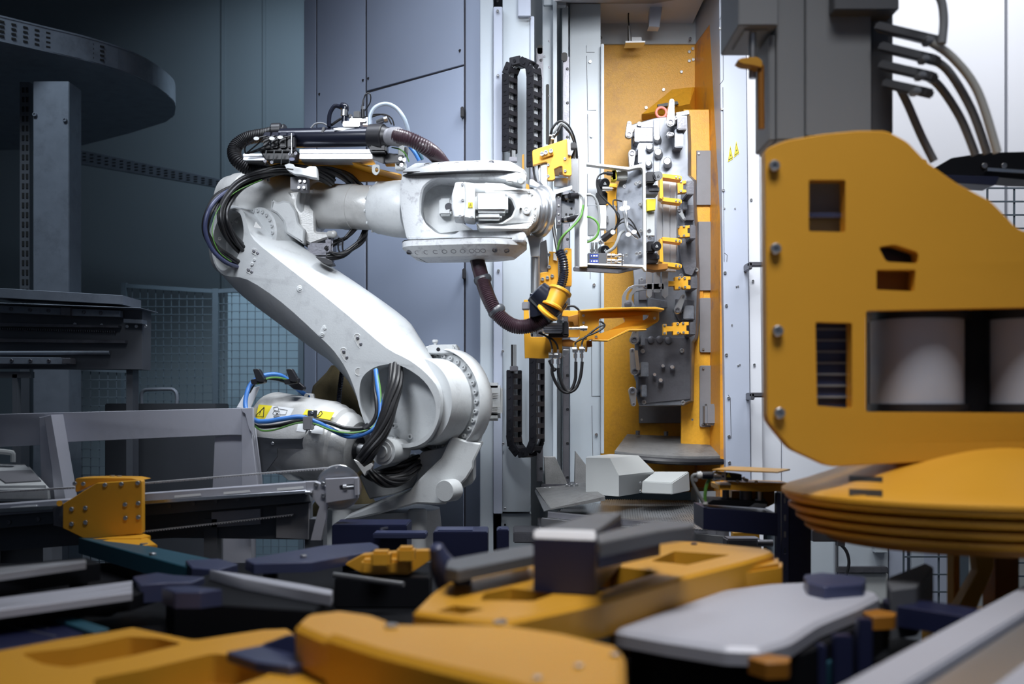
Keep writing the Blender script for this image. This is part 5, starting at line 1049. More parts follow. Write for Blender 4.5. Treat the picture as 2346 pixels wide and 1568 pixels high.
# ================================================================ CABLE CHAINS
def chain(label, legL, legR, top, arc_top, grp, Yc):
    t = thing('cable_chain', label, 'cable chain', P(*legL[1], Yc), grp)
    e = Vector((.80, -.60, 0)); w = Vector((.60, .80, 0)); W = .072; th = .022; ph = .055
    cL0, cL1 = P(*legL[0], Yc), P(*legL[1], Yc); cR1 = P(*legR[1], Yc-.06); cR0 = P(*legR[0], Yc-.06)
    # path in 3D: left leg, half circle, right leg
    sgn = 1 if arc_top else -1
    A, B = (cL0, cR0) if arc_top else (cL1, cR1)
    path = []
    far = cL1 if arc_top else cL0
    path += [far.lerp(A, k/6) for k in range(7)]
    R = (B-A)/2; ctr = (A+B)/2
    for k in range(1, 10):
        a = math.pi*(1-k/10); path.append(ctr+R*math.cos(a)+Vector((0, 0, sgn*R.length*1.15*math.sin(a))))
    far2 = cR1 if arc_top else cR0
    path += [B.lerp(far2, k/6) for k in range(7)]
    L = [0]
    for a, b in zip(path, path[1:]): L.append(L[-1]+(b-a).length)
    def at(s):
        j = 0
        while j < len(L)-2 and L[j+1] < s: j += 1
        f = (s-L[j])/max(1e-9, L[j+1]-L[j]); return path[j].lerp(path[j+1], f), (path[j+1]-path[j]).normalized()
    n = int(L[-1]/ph); proto = None
    for i in range(n):
        p, d = at((i+.5)*L[-1]/n); nn = w.cross(d).normalized()
        if abs(d.z) > .999 and proto is not None and (d.z > 0) == proto[1]: rep(proto[0], t, p); continue
        b = MB()
        for s in (-1, 1): b.obox(p+w*s*W/2, (d, w, nn), (ph*.56, .005, th), .003)
        for s in (-1, 1):
            b.obox(p+nn*s*th*.9, (d, w, nn), (ph*.22, W/2, .004), .0015)
        b.cyl(p-w*(W/2+.008), p-w*(W/2-.002), .009, n=10)
        o = fin(b, 'chain_link', 'black_plastic', t, org=p)
        if abs(d.z) > .999: proto = (o, d.z > 0)
    for k, off in enumerate((-.022, -.008, .008, .022)):
        q = [at(L[-1]*s/30)[0]+w*off for s in range(31)]
        fin(MB().tube(q, .0062, 6, 1), 'inner_cable', 'aluminium' if k != 1 else 'grey_cable', t)
    return t
ch1 = chain('black cable chain looping over at the upper part of the white column', ((1168, 178), (1168, 350)), ((1224, 178), (1224, 385)), None, True, 'cable chains on the column', 5.86)
ch2 = chain('black cable chain hanging in a loop at the lower part of the column', ((1178, 850), (1178, 1005)), ((1230, 790), (1230, 1005)), None, False, 'cable chains on the column', 5.86)
for t, x, y0, y1 in ((ch1, 1175, 345, 365), (ch2, 1177, 790, 845), (ch2, 1223, 765, 800)):
    for k in range(3): fin(MB().cyl(P(x+k*4-4, y0, 5.84), P(x+k*4-4, y1, 5.84), .005), 'cable_end', 'grey_cable' if k else 'black_rubber', t)
    fin(MB().pbox(x-9, y1-6, x+10, y1+6, 5.8, .03, .003), 'end_bracket', 'dark_steel', t)
for k in range(3): fin(MB().tube([P(1222+4*k, 380, 5.8), P(1224+4*k, 400, 5.75), P(1230+4*k, 420, 5.6)], .006, 8), 'cable_end', 'aluminium' if k else 'black_rubber', ch1)
bo = thing('rail_carriage', 'orange carriage piece on the guide rail beside the upper chain', 'carriage', P(1205, 440, 5.9))
fin(MB().cast([(1196, 355), (1201, 353), (1202, 440), (1196, 436)], 5.85, .05, ch=.5), 'carriage_plate', 'orange_paint', bo); fin(MB().cast([(1204, 420), (1212, 424), (1214, 440), (1206, 444)], 5.85, .05, ch=.5).cast([(1228, 385), (1232, 383), (1232, 412), (1228, 408)], 5.88, .05), 'carriage_wing', 'orange_paint', bo)
# ================================================================ LEFT BACKGROUND
zk = zm(0, 640, 0.2041)
mat('beam_white', (0.46, 0.47, 0.54), 0.38, 0.1, 0.06, 5, 0.05, 200, (0.25, 0.26, 0.30), 5, 0.3)
mat('orange_hazed', (0.60, 0.30, 0.025), 0.42, 0, 0.05, 4, 0.05, 120)  # orange with the haze over the foreground mixed into its colour
mat('dark_grey', (0.12, 0.13, 0.15), 0.5, 0.2, 0.15, 4)  # dark grey of frames, legs and plates
mat('column_grey', (0.24, 0.26, 0.29), 0.5, 0.0, 0.08, 3)
mat('slab_grey', (0.42, 0.44, 0.52), 0.5, 0.1, 0.05, 3)
mat('bed_black', (0.006, 0.007, 0.010), 0.6, 0, 0.3, 3, spec=0.15)
def fpx(root_, name, pts, Y, d, m, ch=0.6, holes=(), label=None): return fin(MB().cast(pts, Y, d, holes=holes, ch=ch), name, m, root_, label)
def ribbon(mb, pts, h, t=.004):
    for a, b in zip(pts, pts[1:]):
        d = (b-a).normalized(); n = Vector((-d.y, d.x, 0))*t; vs = [a, b, b+n, a+n]
        mb.hexa([*[v.copy() for v in vs], *[v+Vector((0, 0, h)) for v in vs]])
    return mb
tz = 3.33
ct_ = thing('cable_tray', 'perforated metal cable tray curving under the dark ceiling at upper left', 'cable tray', hpt(200, 138, tz))
edge = [(-60, 78), (0, 92), (100, 115), (200, 138), (290, 165), (350, 193), (390, 222), (402, 240), (400, 262), (380, 278), (300, 303), (165, 338)]
fin(MB().slab(edge+[(-60, 345)], tz, 0.006), 'tray_bottom', 'galvanised', ct_)
sm = smooth_path([hpt(x, y, tz) for x, y in edge[:9]], 4)
fin(ribbon(MB(), sm, .135), 'tray_wall', 'galvanised', ct_)
fin(ribbon(MB(), [v+Vector((0, -.006, .135)) for v in sm], .010, .014), 'tray_lip', 'galvanised', ct_)
fin(ribbon(MB(), [hpt(x, y, tz) for x, y in ((398, 268), (300, 303), (165, 338))], .10), 'tray_wall', 'galvanised', ct_)
b = MB(); a0, a1 = hpt(-10, 89.5, tz), hpt(245, 150, tz); d = (a1-a0).normalized(); nn = Vector((-d.y, d.x, 0))
for k in range(10):
    for r in range(4):
        c = a0.lerp(a1, (k+.5)/10)+Vector((0, 0, .025+r*.028)); b.obox(c-nn*.004, (d, nn, (0, 0, 1)), (.013, .0035, .0055))
o = fin(b, 'perforation', 'ink_black', ct_); o['kind'] = 'stuff'
t2 = thing('wall_cable_tray', 'faint straight perforated cable tray low along the dark back wall at left', 'cable tray', P(350, 395, 9.6))
def y2(x): return 338+(x-160)*.21
fin(MB().cast([(158, y2(158)), (560, y2(560)), (560, y2(560)+18), (158, y2(158)+34)], 9.6, .05, ch=.5), 'tray_wall', 'galvanised', t2)
b = MB()
for k in range(22):
    for r in range(3): x = 172+k*17; b.pbox(x, y2(x)+6+r*8*(1-k*.02), x+8, y2(x)+8.5+r*8*(1-k*.02), 9.598, .003)
o = fin(b, 'perforation', 'ink_black', t2); o['kind'] = 'stuff'
pst = thing('steel_post', 'wide galvanised steel post with two bolts standing at far left', 'post', Vector((P(118, 0, 6.9).x, 6.9, 0)))
a = P(76, 0, 6.9); c = P(158, 0, 6.9); fin(MB().box((a.x, 6.9, 0), (c.x, 7.1, P(0, 186, 6.9).z), .004), 'post_face', 'galvanised', pst)
bolts(pst, [(80, 263), (149, 275)], 6.895, 5, m='galvanised')
fpx(pst, 'rear_flange', rect(45, 188, 68, 1200), 7.1, .05, 'dark_grey'); 
b = MB()
for k in range(24): b.pbox(50, 200+k*22, 55, 212+k*22, 7.095, .01).pbox(59, 200+k*22, 64, 212+k*22, 7.095, .01)
o = fin(b, 'perforation', 'ink_black', pst); o['kind'] = 'stuff'
# linear gantry
lg = thing('linear_gantry', 'dark horizontal linear gantry with slotted guide rails at far left', 'gantry', Vector((P(150, 0, 6.2).x, 6.2, 0)))
G = 6.2
def gk(name, pts, dY=0, d=.05, m='dark_grey', ch=.6): return fpx(lg, name, zk(*pts), G+dY, d, m, ch)
gk('top_beam', [(-150, 92), (1380, 182), (1380, 285), (-150, 200)], -.1, .3, 'galvanised')
gk('top_shelf', [(-150, 258), (1580, 320), (1580, 328), (-150, 266)], -.1, .3, 'galvanised')
gk('mounting_plate', [(-150, 270), (1600, 330), (1595, 1015), (-150, 1000)], .05, .15)
for seg in ([(-150, 285), (685, 322), (680, 402), (-150, 368)], [(790, 328), (1340, 352), (1340, 424), (790, 408)]): gk('guide_rail', seg, -.03, .06, 'galvanised')
gk('guide_rail', [(-150, 872), (690, 880), (700, 955), (-150, 950)], -.03, .06, 'galvanised')
gk('runner_block', [(680, 312), (790, 316), (785, 410), (680, 404)], -.06, .08, 'dark_steel'); gk('runner_block', [(700, 885), (790, 885), (790, 950), (700, 950)], -.06, .08, 'dark_steel')
bolts(lg, zk((126, 335), (338, 345), (543, 353), (940, 368), (1130, 378), (132, 913), (343, 915), (550, 917)), G-.032, 4.2, m='dark_steel'); bolts(lg, zk((1430, 530), (1533, 530), (1635, 530), (845, 505), (1145, 515)), G+.045, 4, m='steel')
b = MB()
for k in range(52): x, y = zk((k*25, 545+k*.7))[0]; b.pbox(x, y, x+2.6, y+4, G+.02, .03)
o = fin(b, 'gear_rack', 'dark_steel', lg); o['kind'] = 'stuff'
gk('rack_bar', [(-150, 480), (1330, 520), (1330, 545), (-150, 530)], 0, .05, 'dark_steel'); gk('inner_bar', [(-150, 665), (1400, 685), (1400, 720), (-150, 705)], 0, .05, 'dark_steel')
fin(MB().cyl(P(*zk((-150, 832))[0], G-.02), P(*zk((1230, 824))[0], G+.02), .012), 'bright_pipe', 'galvanised', lg)
gk('end_plate', [(1385, 445), (1600, 455), (1595, 500), (1385, 490)], -.02, .08, 'galvanised')
fin(MB().box((P(28, 0, G).x, G, 0), (P(39, 0, G).x, G+.05, P(0, 858, G).z)).box((P(-40, 0, G).x, G, P(0, 866, G).z), (P(70, 0, G).x, G+.05, P(0, 852, G).z)).box((P(275, 0, G).x, G+.1, 0), (P(290, 0, G).x, G+.2, P(0, 845, G).z)), 'support_leg', 'dark_grey', lg)
# mesh fences
def fence(label, x0, x1, yt0, yt1, Y, cell, zb=.1, panel=False, nm='mesh_fence'):
    t = thing(nm, label, 'fence', Vector((P((x0+x1)/2, 0, Y).x, Y, 0)))
    A, B = P(x0, yt0, Y), P(x1, yt1, Y); s = 0
    for q in (A, B): fin(MB().box((q.x-.02, Y-.02, 0), (q.x+.02, Y+.02, q.z+.02)), 'fence_post', 'fence_wire', t)
    b = MB(); nx = int((B.x-A.x)/cell); 
    for i in range(1, nx): x = A.x+cell*i; b.box((x-.0025, Y-.0025, zb), (x+.0025, Y+.0025, A.z+(B.z-A.z)*i/nx))
    z = zb
    while z < min(A.z, B.z): b.box((A.x, Y-.006, z-.0025), (B.x, Y-.001, z+.0025)); z += cell
    b.bar((A.x, Y, A.z), (B.x, Y, B.z), .03, .03)
    o = fin(b, 'fence_wires', 'fence_wire', t); o['kind'] = 'stuff'
    if panel:
        fin(MB().box((A.x, Y+.35, 0), (B.x+.05, Y+.40, max(A.z, B.z)-.02)), 'backing_panel', 'fence_panel', t)
    return t
fence('pale blue mesh fence between the dark corner and the grey cabinet', 495, 690, 668, 655, 8.4, .058, panel=True)
fence('dark mesh fence behind the white beam frame at left', 168, 308, 845, 850, 7.2, .055)
fence('dark mesh fence panel with a top rail left of the pale blue one', 285, 494, 655, 668, 8.7, .06)
hb = thing('grab_handle_box', 'low grey box with a bent tube handle behind the white beam', 'box', Vector((P(370, 0, 6.6).x, 6.6, 0)))
a = P(240, 0, 6.6); c = P(495, 0, 6.6); fin(MB().box((a.x, 6.6, 0), (c.x, 6.9, P(0, 925, 6.6).z), .005), 'box_body', 'dark_collar', hb)
fin(MB().tube([P(324, 928, 6.62), P(324, 905, 6.62), P(330, 895, 6.62), P(345, 893, 6.62), P(385, 892, 6.62), P(398, 894, 6.62), P(405, 905, 6.62), P(405, 926, 6.62)], .011, 10, 4), 'tube_handle', 'galvanised', hb)
# olive cover with corrugated pipe behind the cylinder
oc = thing('olive_cover', 'olive brown cloth cover bulging behind the grey cylinder of the robot', 'cover', Vector((P(790, 0, 5.95).x, 5.95, 0)))
b = MB(); oc_o = P(790, 930, 6.0); prf = []
for k in range(40):
    t = k/39; prf.append((t*(P(0, 838, 6.0).z), .155+.02*math.sin(t*31)+.03*math.sin(t*7)-(.10*max(0, t-.93)/.07)))
b.lathe((oc_o.x, 5.98, 0), (0, 0, 1), prf, 40)
for v in b.bm.verts:
    a = math.atan2(v.co.y-5.98, v.co.x-oc_o.x); f = 1+.10*math.sin(3*a+v.co.z*9)+.05*math.sin(7*a-v.co.z*14)
    v.co.x = oc_o.x+(v.co.x-oc_o.x)*f; v.co.y = 5.98+(v.co.y-5.98)*f
fin(b, 'cloth_cover', 'olive_cloth', oc, ang=60)
fin(MB().tube([P(775, 935, 5.7), P(779, 890, 5.7), P(784, 850, 5.72)], .012, 14, 8, .12, .008), 'corrugated_pipe', 'black_gloss', oc)
# ================================================================ WHITE BEAM FRAME
bf = thing('beam_frame', 'long white steel beam frame with triangular gussets crossing the left', 'frame', Vector((P(250, 0, 4.95).x, 4.95, 0)))
def bfp(name, pts, Y, d, m='beam_white', ch=.8): return fpx(bf, name, zl(*pts), Y, d, m, ch)
bfp('main_beam', [(-300, 790), (250, 775), (1445, 746), (1440, 905), (1335, 903), (330, 947), (230, 962), (-300, 985)], 4.97, .16)
bfp('end_leg', [(1245, 918), (1335, 903), (1440, 905), (1440, 1360), (1225, 1360)], 5.0, .12)
bfp('end_plate', [(1400, 760), (1425, 765), (1445, 800), (1492, 1180), (1492, 1400), (1400, 1400)], 4.88, .10)
bfp('end_cap', [(1395, 748), (1464, 744), (1466, 905), (1440, 860), (1420, 780), (1400, 765)], 4.86, .03)
bfp('gusset_plate', [(255, 797), (297, 785), (382, 1280), (382, 1400), (330, 1400), (300, 1100)], 4.84, .13)
bfp('gusset_rear_plate', [(226, 800), (258, 797), (320, 1250), (320, 1400), (245, 1400), (232, 960)], 4.9, .07, 'beam_white')  # white plate set just behind the gusset
for x0, x1 in ((490, 575),):
    a, c = P(x0, 0, 5.0), P(x1, 0, 5.0); fin(MB().box((a.x, 5.0, 0), (c.x, 5.1, P(0, 1180, 5.0).z), .004), 'support_leg', 'beam_white', bf)
# control box at the left edge
cb_ = thing('control_box', 'white sloped control box with a dark display at the left edge', 'control box', Vector((P(30, 0, 4.8).x, 4.8, 0)))
V = lambda x, y, Y: P(*zl((x, y))[0], Y)
fin(MB().hexa([V(-250, 1290, 4.7), V(296, 1290, 4.7), V(296, 1270, 5.0), V(-250, 1270, 5.0), V(-250, 1205, 4.7), V(290, 1200, 4.7), V(155, 1066, 5.0), V(-250, 1062, 5.0)], .012), 'box_body', 'robot_white', cb_)
nrm = (V(290, 1200, 4.7)-V(0, 1203, 4.7)).cross(V(155, 1066, 5.0)-V(290, 1200, 4.7)).normalized()
if nrm.y > 0: nrm = -nrm
def onslope(x, y, off=.006):
    p0_ = V(290, 1200, 4.7); cam0 = Vector((0, 0, CZ)); d = V(x, y, 5)-cam0; t = (p0_-cam0).dot(nrm)/d.dot(nrm); return cam0+d*t+nrm*off
fin(MB().hexa([onslope(*p, .0) for p in ((35, 1186), (240, 1174), (180, 1112), (-60, 1122))]+[onslope(*p, .006) for p in ((35, 1186), (240, 1174), (180, 1112), (-60, 1122))]), 'display', 'panel_grey', cb_)
fin(MB().tube([V(-60, 1050, 4.95), V(-60, 1000, 4.95), V(60, 1005, 4.95), V(75, 1020, 4.95), V(75, 1060, 4.95)], .012, 8, 3), 'handle', 'cover_grey', cb_)
a, c = P(-90, 0, 4.8), P(110, 0, 4.8); fin(MB().box((a.x, 4.75, 0), (c.x, 4.95, P(0, 1150, 4.8).z)), 'stand', 'dark_grey', cb_)
# ================================================================ LINEAR AXIS WITH BELT
la = thing('linear_axis', 'silver linear axis with toothed belt and round pulley running across the left', 'linear axis', Vector((P(400, 0, 4.5).x, 4.5, 0)))
def lap(name, pts, Y, d, m='aluminium', ch=.6, **k): return fpx(la, name, zl(*pts), Y, d, m, ch, **k)
lap('rail_beam', [(-300, 1330), (820, 1248), (1775, 1180), (1780, 1242), (830, 1308), (-300, 1392)], 4.5, .12, 'beam_white')
lap('beam_lip', [(-300, 1345), (820, 1285), (1780, 1222), (1780, 1240), (830, 1305), (-300, 1372)], 4.47, .03, 'steel_bright')
lap('lower_web', [(-300, 1392), (830, 1308), (1790, 1243), (1800, 1290), (900, 1368), (-300, 1470)], 4.53, .1, 'dark_grey')
lap('inner_tray', [(-300, 1470), (900, 1368), (1800, 1290), (1800, 1510), (1000, 1500), (-300, 1600)], 4.62, .05, 'dark_grey')
lap('support_plate', [(1600, 1320), (1790, 1300), (1785, 1510), (1600, 1500)], 4.58, .04, 'panel_grey'); lap('support_plate', [(1225, 1350), (1510, 1330), (1510, 1420), (1225, 1440)], 4.6, .03, 'beam_white')
for x in range(0, 9): pass
for x, y in zl((982, 1315), (1118, 1302), (1248, 1289), (1375, 1276), (1498, 1264), (1615, 1252), (1730, 1242), (220, 1392), (50, 1408)): fin(MB().lathe(P(x, y, 4.525), (0, -1, 0), [(0, .009), (.003, .009), (.003, .006), (-.002, .006)], 14), 'rail_hole', 'dark_steel', la)
for x0 in (1010, 1295, 1605, 60): lap('type_strip', [(x0, 1268-(x0-1010)*.07), (x0+155, 1255-(x0-1010)*.07), (x0+150, 1242-(x0-1010)*.07), (x0, 1254-(x0-1010)*.07)], 4.495, .005, 'label_white', .1)
def belt(a, bb, w=.02, t=.002, Y=4.6, teeth=True):
    A, B = V(*a, Y), V(*bb, Y); b = MB().bar(A, B, .03, .0035); d = (B-A); n = int(d.length/.011)
    for k in range(n): b.obox(A+d*(k+.5)/n-Vector((0, 0, .0035)), (d, (0, 1, 0), (0, 0, 1)), (.003, .015, .002))
    o = fin(b, 'toothed_belt', 'belt_white', la); return o
belt((-300, 1250), (440, 1205), Y=4.45); belt((820, 1182), (1960, 1088), Y=4.5); belt((820, 1462), (1700, 1362), Y=4.56)
pc_ = V(1965, 1207, 4.5)
fin(MB().lathe(pc_, (.25, -1, 0), [(-.05, .084), (-.045, .088), (-.04, .082), (.0, .082), (.004, .088), (.010, .088), (.012, .08), (.006, .02), (.006, .0)], 48), 'belt_pulley', 'steel_bright', la)
lap('end_housing', [(1885, 1158), (2070, 1148), (2072, 1270), (1888, 1298)], 4.38, .03, 'beam_white', .8, holes=[rnd(zl((1965, 1195), (2050, 1188), (2052, 1218), (1968, 1225)), 4)])
lap('housing_back', [(1890, 1162), (2060, 1152), (2060, 1265), (1890, 1290)], 4.42, .03, 'dark_steel'); lap('housing_lip', [(2052, 1155), (2072, 1152), (2074, 1252), (2056, 1255)], 4.35, .05, 'beam_white')
lap('end_bracket', [(1772, 1174), (1825, 1172), (1888, 1200), (1888, 1380), (1860, 1515), (1800, 1515), (1830, 1390), (1850, 1320), (1775, 1225)], 4.41, .04, 'beam_white')
bolts(la, zl((1872, 1188), (1874, 1255), (1832, 1190)), 4.405, 5.5); fin(MB().cyl(V(1995, 1208, 4.38), V(2050, 1204, 4.38), .006).cyl(V(1990, 1209, 4.38), V(2010, 1207, 4.38), .012, n=10), 'tension_screw', 'steel', la)
fin(MB().cyl(V(1770, 1237, 4.4), V(1812, 1237, 4.4), .008).cyl(V(1800, 1237, 4.4), V(1812, 1237, 4.4), .012, n=8), 'latch_pin', 'steel_bright', la)
for x0, x1 in ((470, 500), (700, 742)):
    a, c = P(x0, 0, 4.62), P(x1, 0, 4.62); fin(MB().box((a.x, 4.6, 0), (c.x, 4.7, P(0, 1190, 4.6).z)), 'support_leg', 'dark_grey', la)
a, c = P(-60, 0, 4.62), P(-20, 0, 4.62); fin(MB().box((a.x, 4.6, 0), (c.x, 4.7, P(0, 1240, 4.6).z)), 'support_leg', 'dark_grey', la)
# orange slider
so = thing('belt_slider', 'bolted orange slider carriage riding on the silver linear axis', 'slider', P(235, 1240, 4.3))
ps = rnd(zs((378, 560), (400, 545), (830, 278), (1425, 240), (1440, 255), (1442, 950), (760, 1030), (640, 1012), (420, 905), (376, 885)), 1.5)
sp = fin(MB().cast(ps, 4.30, .035, ch=1), 'front_plate', 'orange_paint', so)
fin(MB().cast(rnd(zs((545, 230), (570, 212), (900, 205), (1300, 212), (1430, 240), (830, 280), (560, 400), (545, 390)), 1), 4.34, .12, ch=.8), 'clamp_block', 'orange_paint', so)
fin(MB().cast(zs((378, 560), (240, 600), (250, 850), (376, 880)), 4.36, .1, ch=.8), 'side_buffer', 'dark_steel', so)
bolts(sp, zs((945, 302), (1165, 290), (1385, 277), (497, 628), (683, 612), (1215, 567), (1390, 550), (497, 828), (683, 806), (1220, 748), (1392, 738)), 4.297, 5.2)
bolts(so, zs((540, 285), (655, 290)), 4.33, 5, name='clamp_bolt')
for x, y in zs((740, 215), (825, 222), (1040, 195), (1132, 200)): fin(MB().cyl(P(x, y, 4.42), P(x, y-4, 4.42), .010, n=12), 'cap_screw', 'steel', so)
fin(MB().cyl(P(*zs((330, 550))[0], 4.3), P(*zs((330, 550))[0], 4.34), .011), 'sensor_button', 'orange_paint', so)
b = MB().hexa([P(*zs(p)[0], Y) for p, Y in (((880, 1110), 4.2), ((1450, 1200), 4.05), ((1645, 1185), 4.05), ((1440, 990), 4.35), ((870, 1055), 4.2), ((1400, 1130), 4.05), ((1648, 1105), 4.05), ((1440, 955), 4.35))], .003); fin(b, 'foot_plate', 'orange_paint', so)
b = MB().hexa([P(*zs(p)[0], Y) for p, Y in (((760, 1040), 4.25), ((1430, 1080), 4.2), ((1555, 1050), 4.25), ((1440, 960), 4.35), ((760, 1030), 4.25), ((1430, 1020), 4.2), ((1555, 985), 4.25), ((1440, 950), 4.35))], .003); fin(b, 'foot_step', 'orange_paint', so)
fin(MB().cyl(P(*zs((1466, 1130))[0], 4.08), P(*zs((1466, 1088))[0], 4.08), .015, n=16), 'foot_screw', 'steel', so)
# ================================================================ FOREGROUND
bed = thing('machine_bed', 'low black machine bed filling the floor of the foreground', 'machine bed', Vector((0, 2.8, 0)))
mb_ = MB().slab([(-500, 1292), (700, 1290), (1200, 1290), (1300, 1310), (1800, 1345), (1990, 1450), (2500, 1530), (3000, 2300), (-900, 2300)], .60, .05); fin(mb_, 'bed_plate', 'bed_black', bed)
for x, y in ((-1.9, 1.3), (1.5, 1.3), (-2.0, 3.9), (.0, 3.9), (.6, 2.9), (-.4, 1.3)): fin(MB().box((x-.06, y-.06, 0), (x+.06, y+.06, .55), .005), 'bed_leg', 'navy_paint', bed)
fin(MB().box((-1.4, 3.9, .05), (-.1, 4.0, .5)), 'bed_skirt', 'bed_black', bed)
zf3 = zm(0, 1240, .2558); zf4 = zm(560, 1160, .2602); zf5 = zm(1160, 1160, .2602); zf6 = zm(1746, 1160, .2602)
def fs_(root_, name, pts, z, th, m, ch=.004, holes=()): return fin(MB().slab(pts, z, th, holes=holes, ch=ch), name, m, root_)
def hbolts(root_, pts, z, r, m='steel', h=.008):
    for x, y in pts: bolt(root_, hpt(x, y, z), (0, 0, 1), r, h, m)
def support(root_, x, y, z, r=.03):
    p = hpt(x, y, z); fin(MB().box((p.x-r, p.y-r, .60), (p.x+r, p.y+r, z-.03), .003), 'support_leg', 'bed_black', root_)
# F1 left casting
c1 = thing('left_orange_casting', 'large orange casting with two long openings at the lower left corner', 'casting', hpt(300, 1500, .62))
o1 = rnd(zf3((-350, 1040), (0, 975), (500, 880), (950, 812), (1200, 765), (1500, 828), (1750, 880), (2000, 842), (2346, 790), (2600, 780), (2760, 900), (3350, 1040), (3300, 1800), (-350, 1800)), 9)
h1 = [rnd(zf3((180, 1010), (700, 950), (1150, 855), (1420, 870), (1640, 920), (1200, 1025), (620, 1135), (380, 1105)), 14), rnd(zf3((820, 1240), (1300, 1150), (1900, 1010), (2150, 1030), (2346, 1130), (2420, 1190), (1800, 1420), (900, 1420)), 14)]
fs_(c1, 'casting_plate', o1, .70, .08, 'orange_hazed', .010, h1); support(c1, 60, 1545, .66, .05); support(c1, 620, 1500, .66, .05)
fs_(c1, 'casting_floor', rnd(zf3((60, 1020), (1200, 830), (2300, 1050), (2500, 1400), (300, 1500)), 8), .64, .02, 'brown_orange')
# blade bracket
bl = thing('blue_steel_bracket', 'small dark blue steel angle bracket lying on the left orange casting', 'bracket', hpt(640, 1500, .702))
fs_(bl, 'bracket_foot', rnd([(518, 1494), (600, 1478), (716, 1508), (712, 1518), (664, 1527), (586, 1517)], 4), .719, .018, 'navy_light', .002)
fin(MB().hexa([hpt(600, 1480, .719), hpt(716, 1510, .719), hpt(716, 1508, .719)+Vector((0, .012, 0)), hpt(600, 1478, .719)+Vector((0, .012, 0)),
               hpt(600, 1480, .719)+Vector((.05, 0, .018)), hpt(716, 1510, .719)+Vector((0, 0, .042)), hpt(716, 1508, .719)+Vector((0, .012, .042)), hpt(600, 1478, .719)+Vector((.05, .012, .018))]), 'bracket_wall', 'navy_paint', bl)
# F2 centre block
c2 = thing('centre_orange_casting', 'big smooth orange casting with rounded top at the bottom centre', 'casting', hpt(1150, 1520, .62))
fs_(c2, 'casting_top', rnd([(742, 1452), (800, 1436), (900, 1430), (1160, 1431), (1300, 1452), (1425, 1482), (1432, 1500), (1436, 1640), (1380, 1640), (1160, 1562), (1000, 1524), (870, 1492)], 10), .80, .09, 'orange_hazed', .012)
fs_(c2, 'casting_lobe', rnd([(672, 1432), (700, 1408), (780, 1399), (860, 1410), (905, 1428), (880, 1480), (760, 1470)], 12), .785, .075, 'orange_hazed', .010)
hbolts(c2, [(896, 1437), (1145, 1429)], .802, .012, h=.006)
hbolts(c2, [(1408, 1502), (1326, 1528), (1231, 1556)], .802, .007, h=.005)
support(c2, 900, 1462, .70, .04)
# F3 ladder frame
c3 = thing('orange_ladder_frame', 'orange ladder shaped frame with rectangular openings right of centre', 'frame', hpt(1450, 1340, .62))
o3 = rnd([(1509, 1239), (1587, 1241), (1758, 1257), (1776, 1266), (1720, 1284), (1576, 1320), (1381, 1378), (1160, 1425), (1060, 1416), (1000, 1408), (945, 1400), (985, 1360), (1050, 1318), (1110, 1302), (1222, 1288), (1366, 1262)], 6)
h3 = [rnd([(1545, 1264), (1672, 1272), (1575, 1295), (1492, 1286)], 3), rnd([(1400, 1297), (1512, 1311), (1382, 1352), (1290, 1340), (1320, 1318)], 3), rnd([(1170, 1348), (1270, 1361), (1222, 1378), (1100, 1376), (1110, 1360)], 3), rnd([(1040, 1388), (1110, 1396), (1060, 1408), (1000, 1402)], 3)]
fs_(c3, 'ladder_plate', o3, .80, .075, 'orange_hazed', .008, h3)
for p in ((1240, 1400), (1700, 1275), (1050, 1330)): support(c3, *p, .76, .025)
fin(MB().hexa([hpt(x, y, .80)+Vector((0, 0, dz)) for dz in (-.10, -.02) for x, y in ((1700, 1288), (1792, 1275), (1792, 1262), (1740, 1262))], .01), 'frame_ear', 'orange_hazed', c3)
hbolts(c3, [(1590, 1247), (1378, 1352), (1150, 1424)], .802, .009, 'navy_light', .004)
for x0, y0 in ((1560, 1352), (1420, 1395)): 
    p = hpt(x0, y0-30, .76); fin(MB().box((p.x-.02, p.y-.02, .62), (p.x+.03, p.y+.02, .72), .004), 'frame_foot', 'brown_orange', c3)
# F4 navy box
c4 = thing('navy_motor_box', 'navy box with a front edge painted white for its shine on the orange ladder frame', 'box', hpt(1300, 1330, .805))
Yn = 2.42
A_, B2_ = P(1222, 1232, Yn), P(1364, 1246, Yn-.04); zt_ = P(0, 1211, Yn).z
bb_ = [Vector((P(1222, 0, Yn).x, Yn, .803)), Vector((P(1364, 0, Yn-.04).x, Yn-.04, .803)), Vector((P(1364, 0, Yn-.04).x+.10, Yn+.42, .803)), Vector((P(1222, 0, Yn).x+.16, Yn+.42, .803))]
zm_ = .915; fin(MB().hexa([*[v.copy() for v in bb_], *[Vector((v.x, v.y, zm_)) for v in bb_]]), 'box_body', 'navy_paint', c4)
ft = [Vector((v.x, v.y, zm_)) for v in bb_]
fin(MB().hexa([ft[0], ft[1], ft[1]+Vector((0.005, .05, 0)), ft[0]+Vector((.012, .05, 0)), ft[0]+Vector((0, .012, .018)), ft[1]+Vector((0, .012, .018)), ft[1]+Vector((.005, .05, .018)), ft[0]+Vector((.012, .05, .018))], .003), 'painted_shine', 'door_white', c4)  # metal shine put into the colour as plain white
fin(MB().hexa([ft[0]+Vector((.012, .05, 0)), ft[1]+Vector((.005, .05, 0)), ft[2], ft[3], ft[0]+Vector((.012, .05, .016)), ft[1]+Vector((.005, .05, .016)), ft[2]+Vector((0, 0, .016)), ft[3]+Vector((0, 0, .016))], .002), 'box_lid', 'dark_grey', c4)
fs_(c4, 'long_lid', [(1374, 1243), (1366, 1224), (1500, 1191), (1590, 1198), (1586, 1206), (1512, 1216)], .932, .03, 'dark_grey', .003)
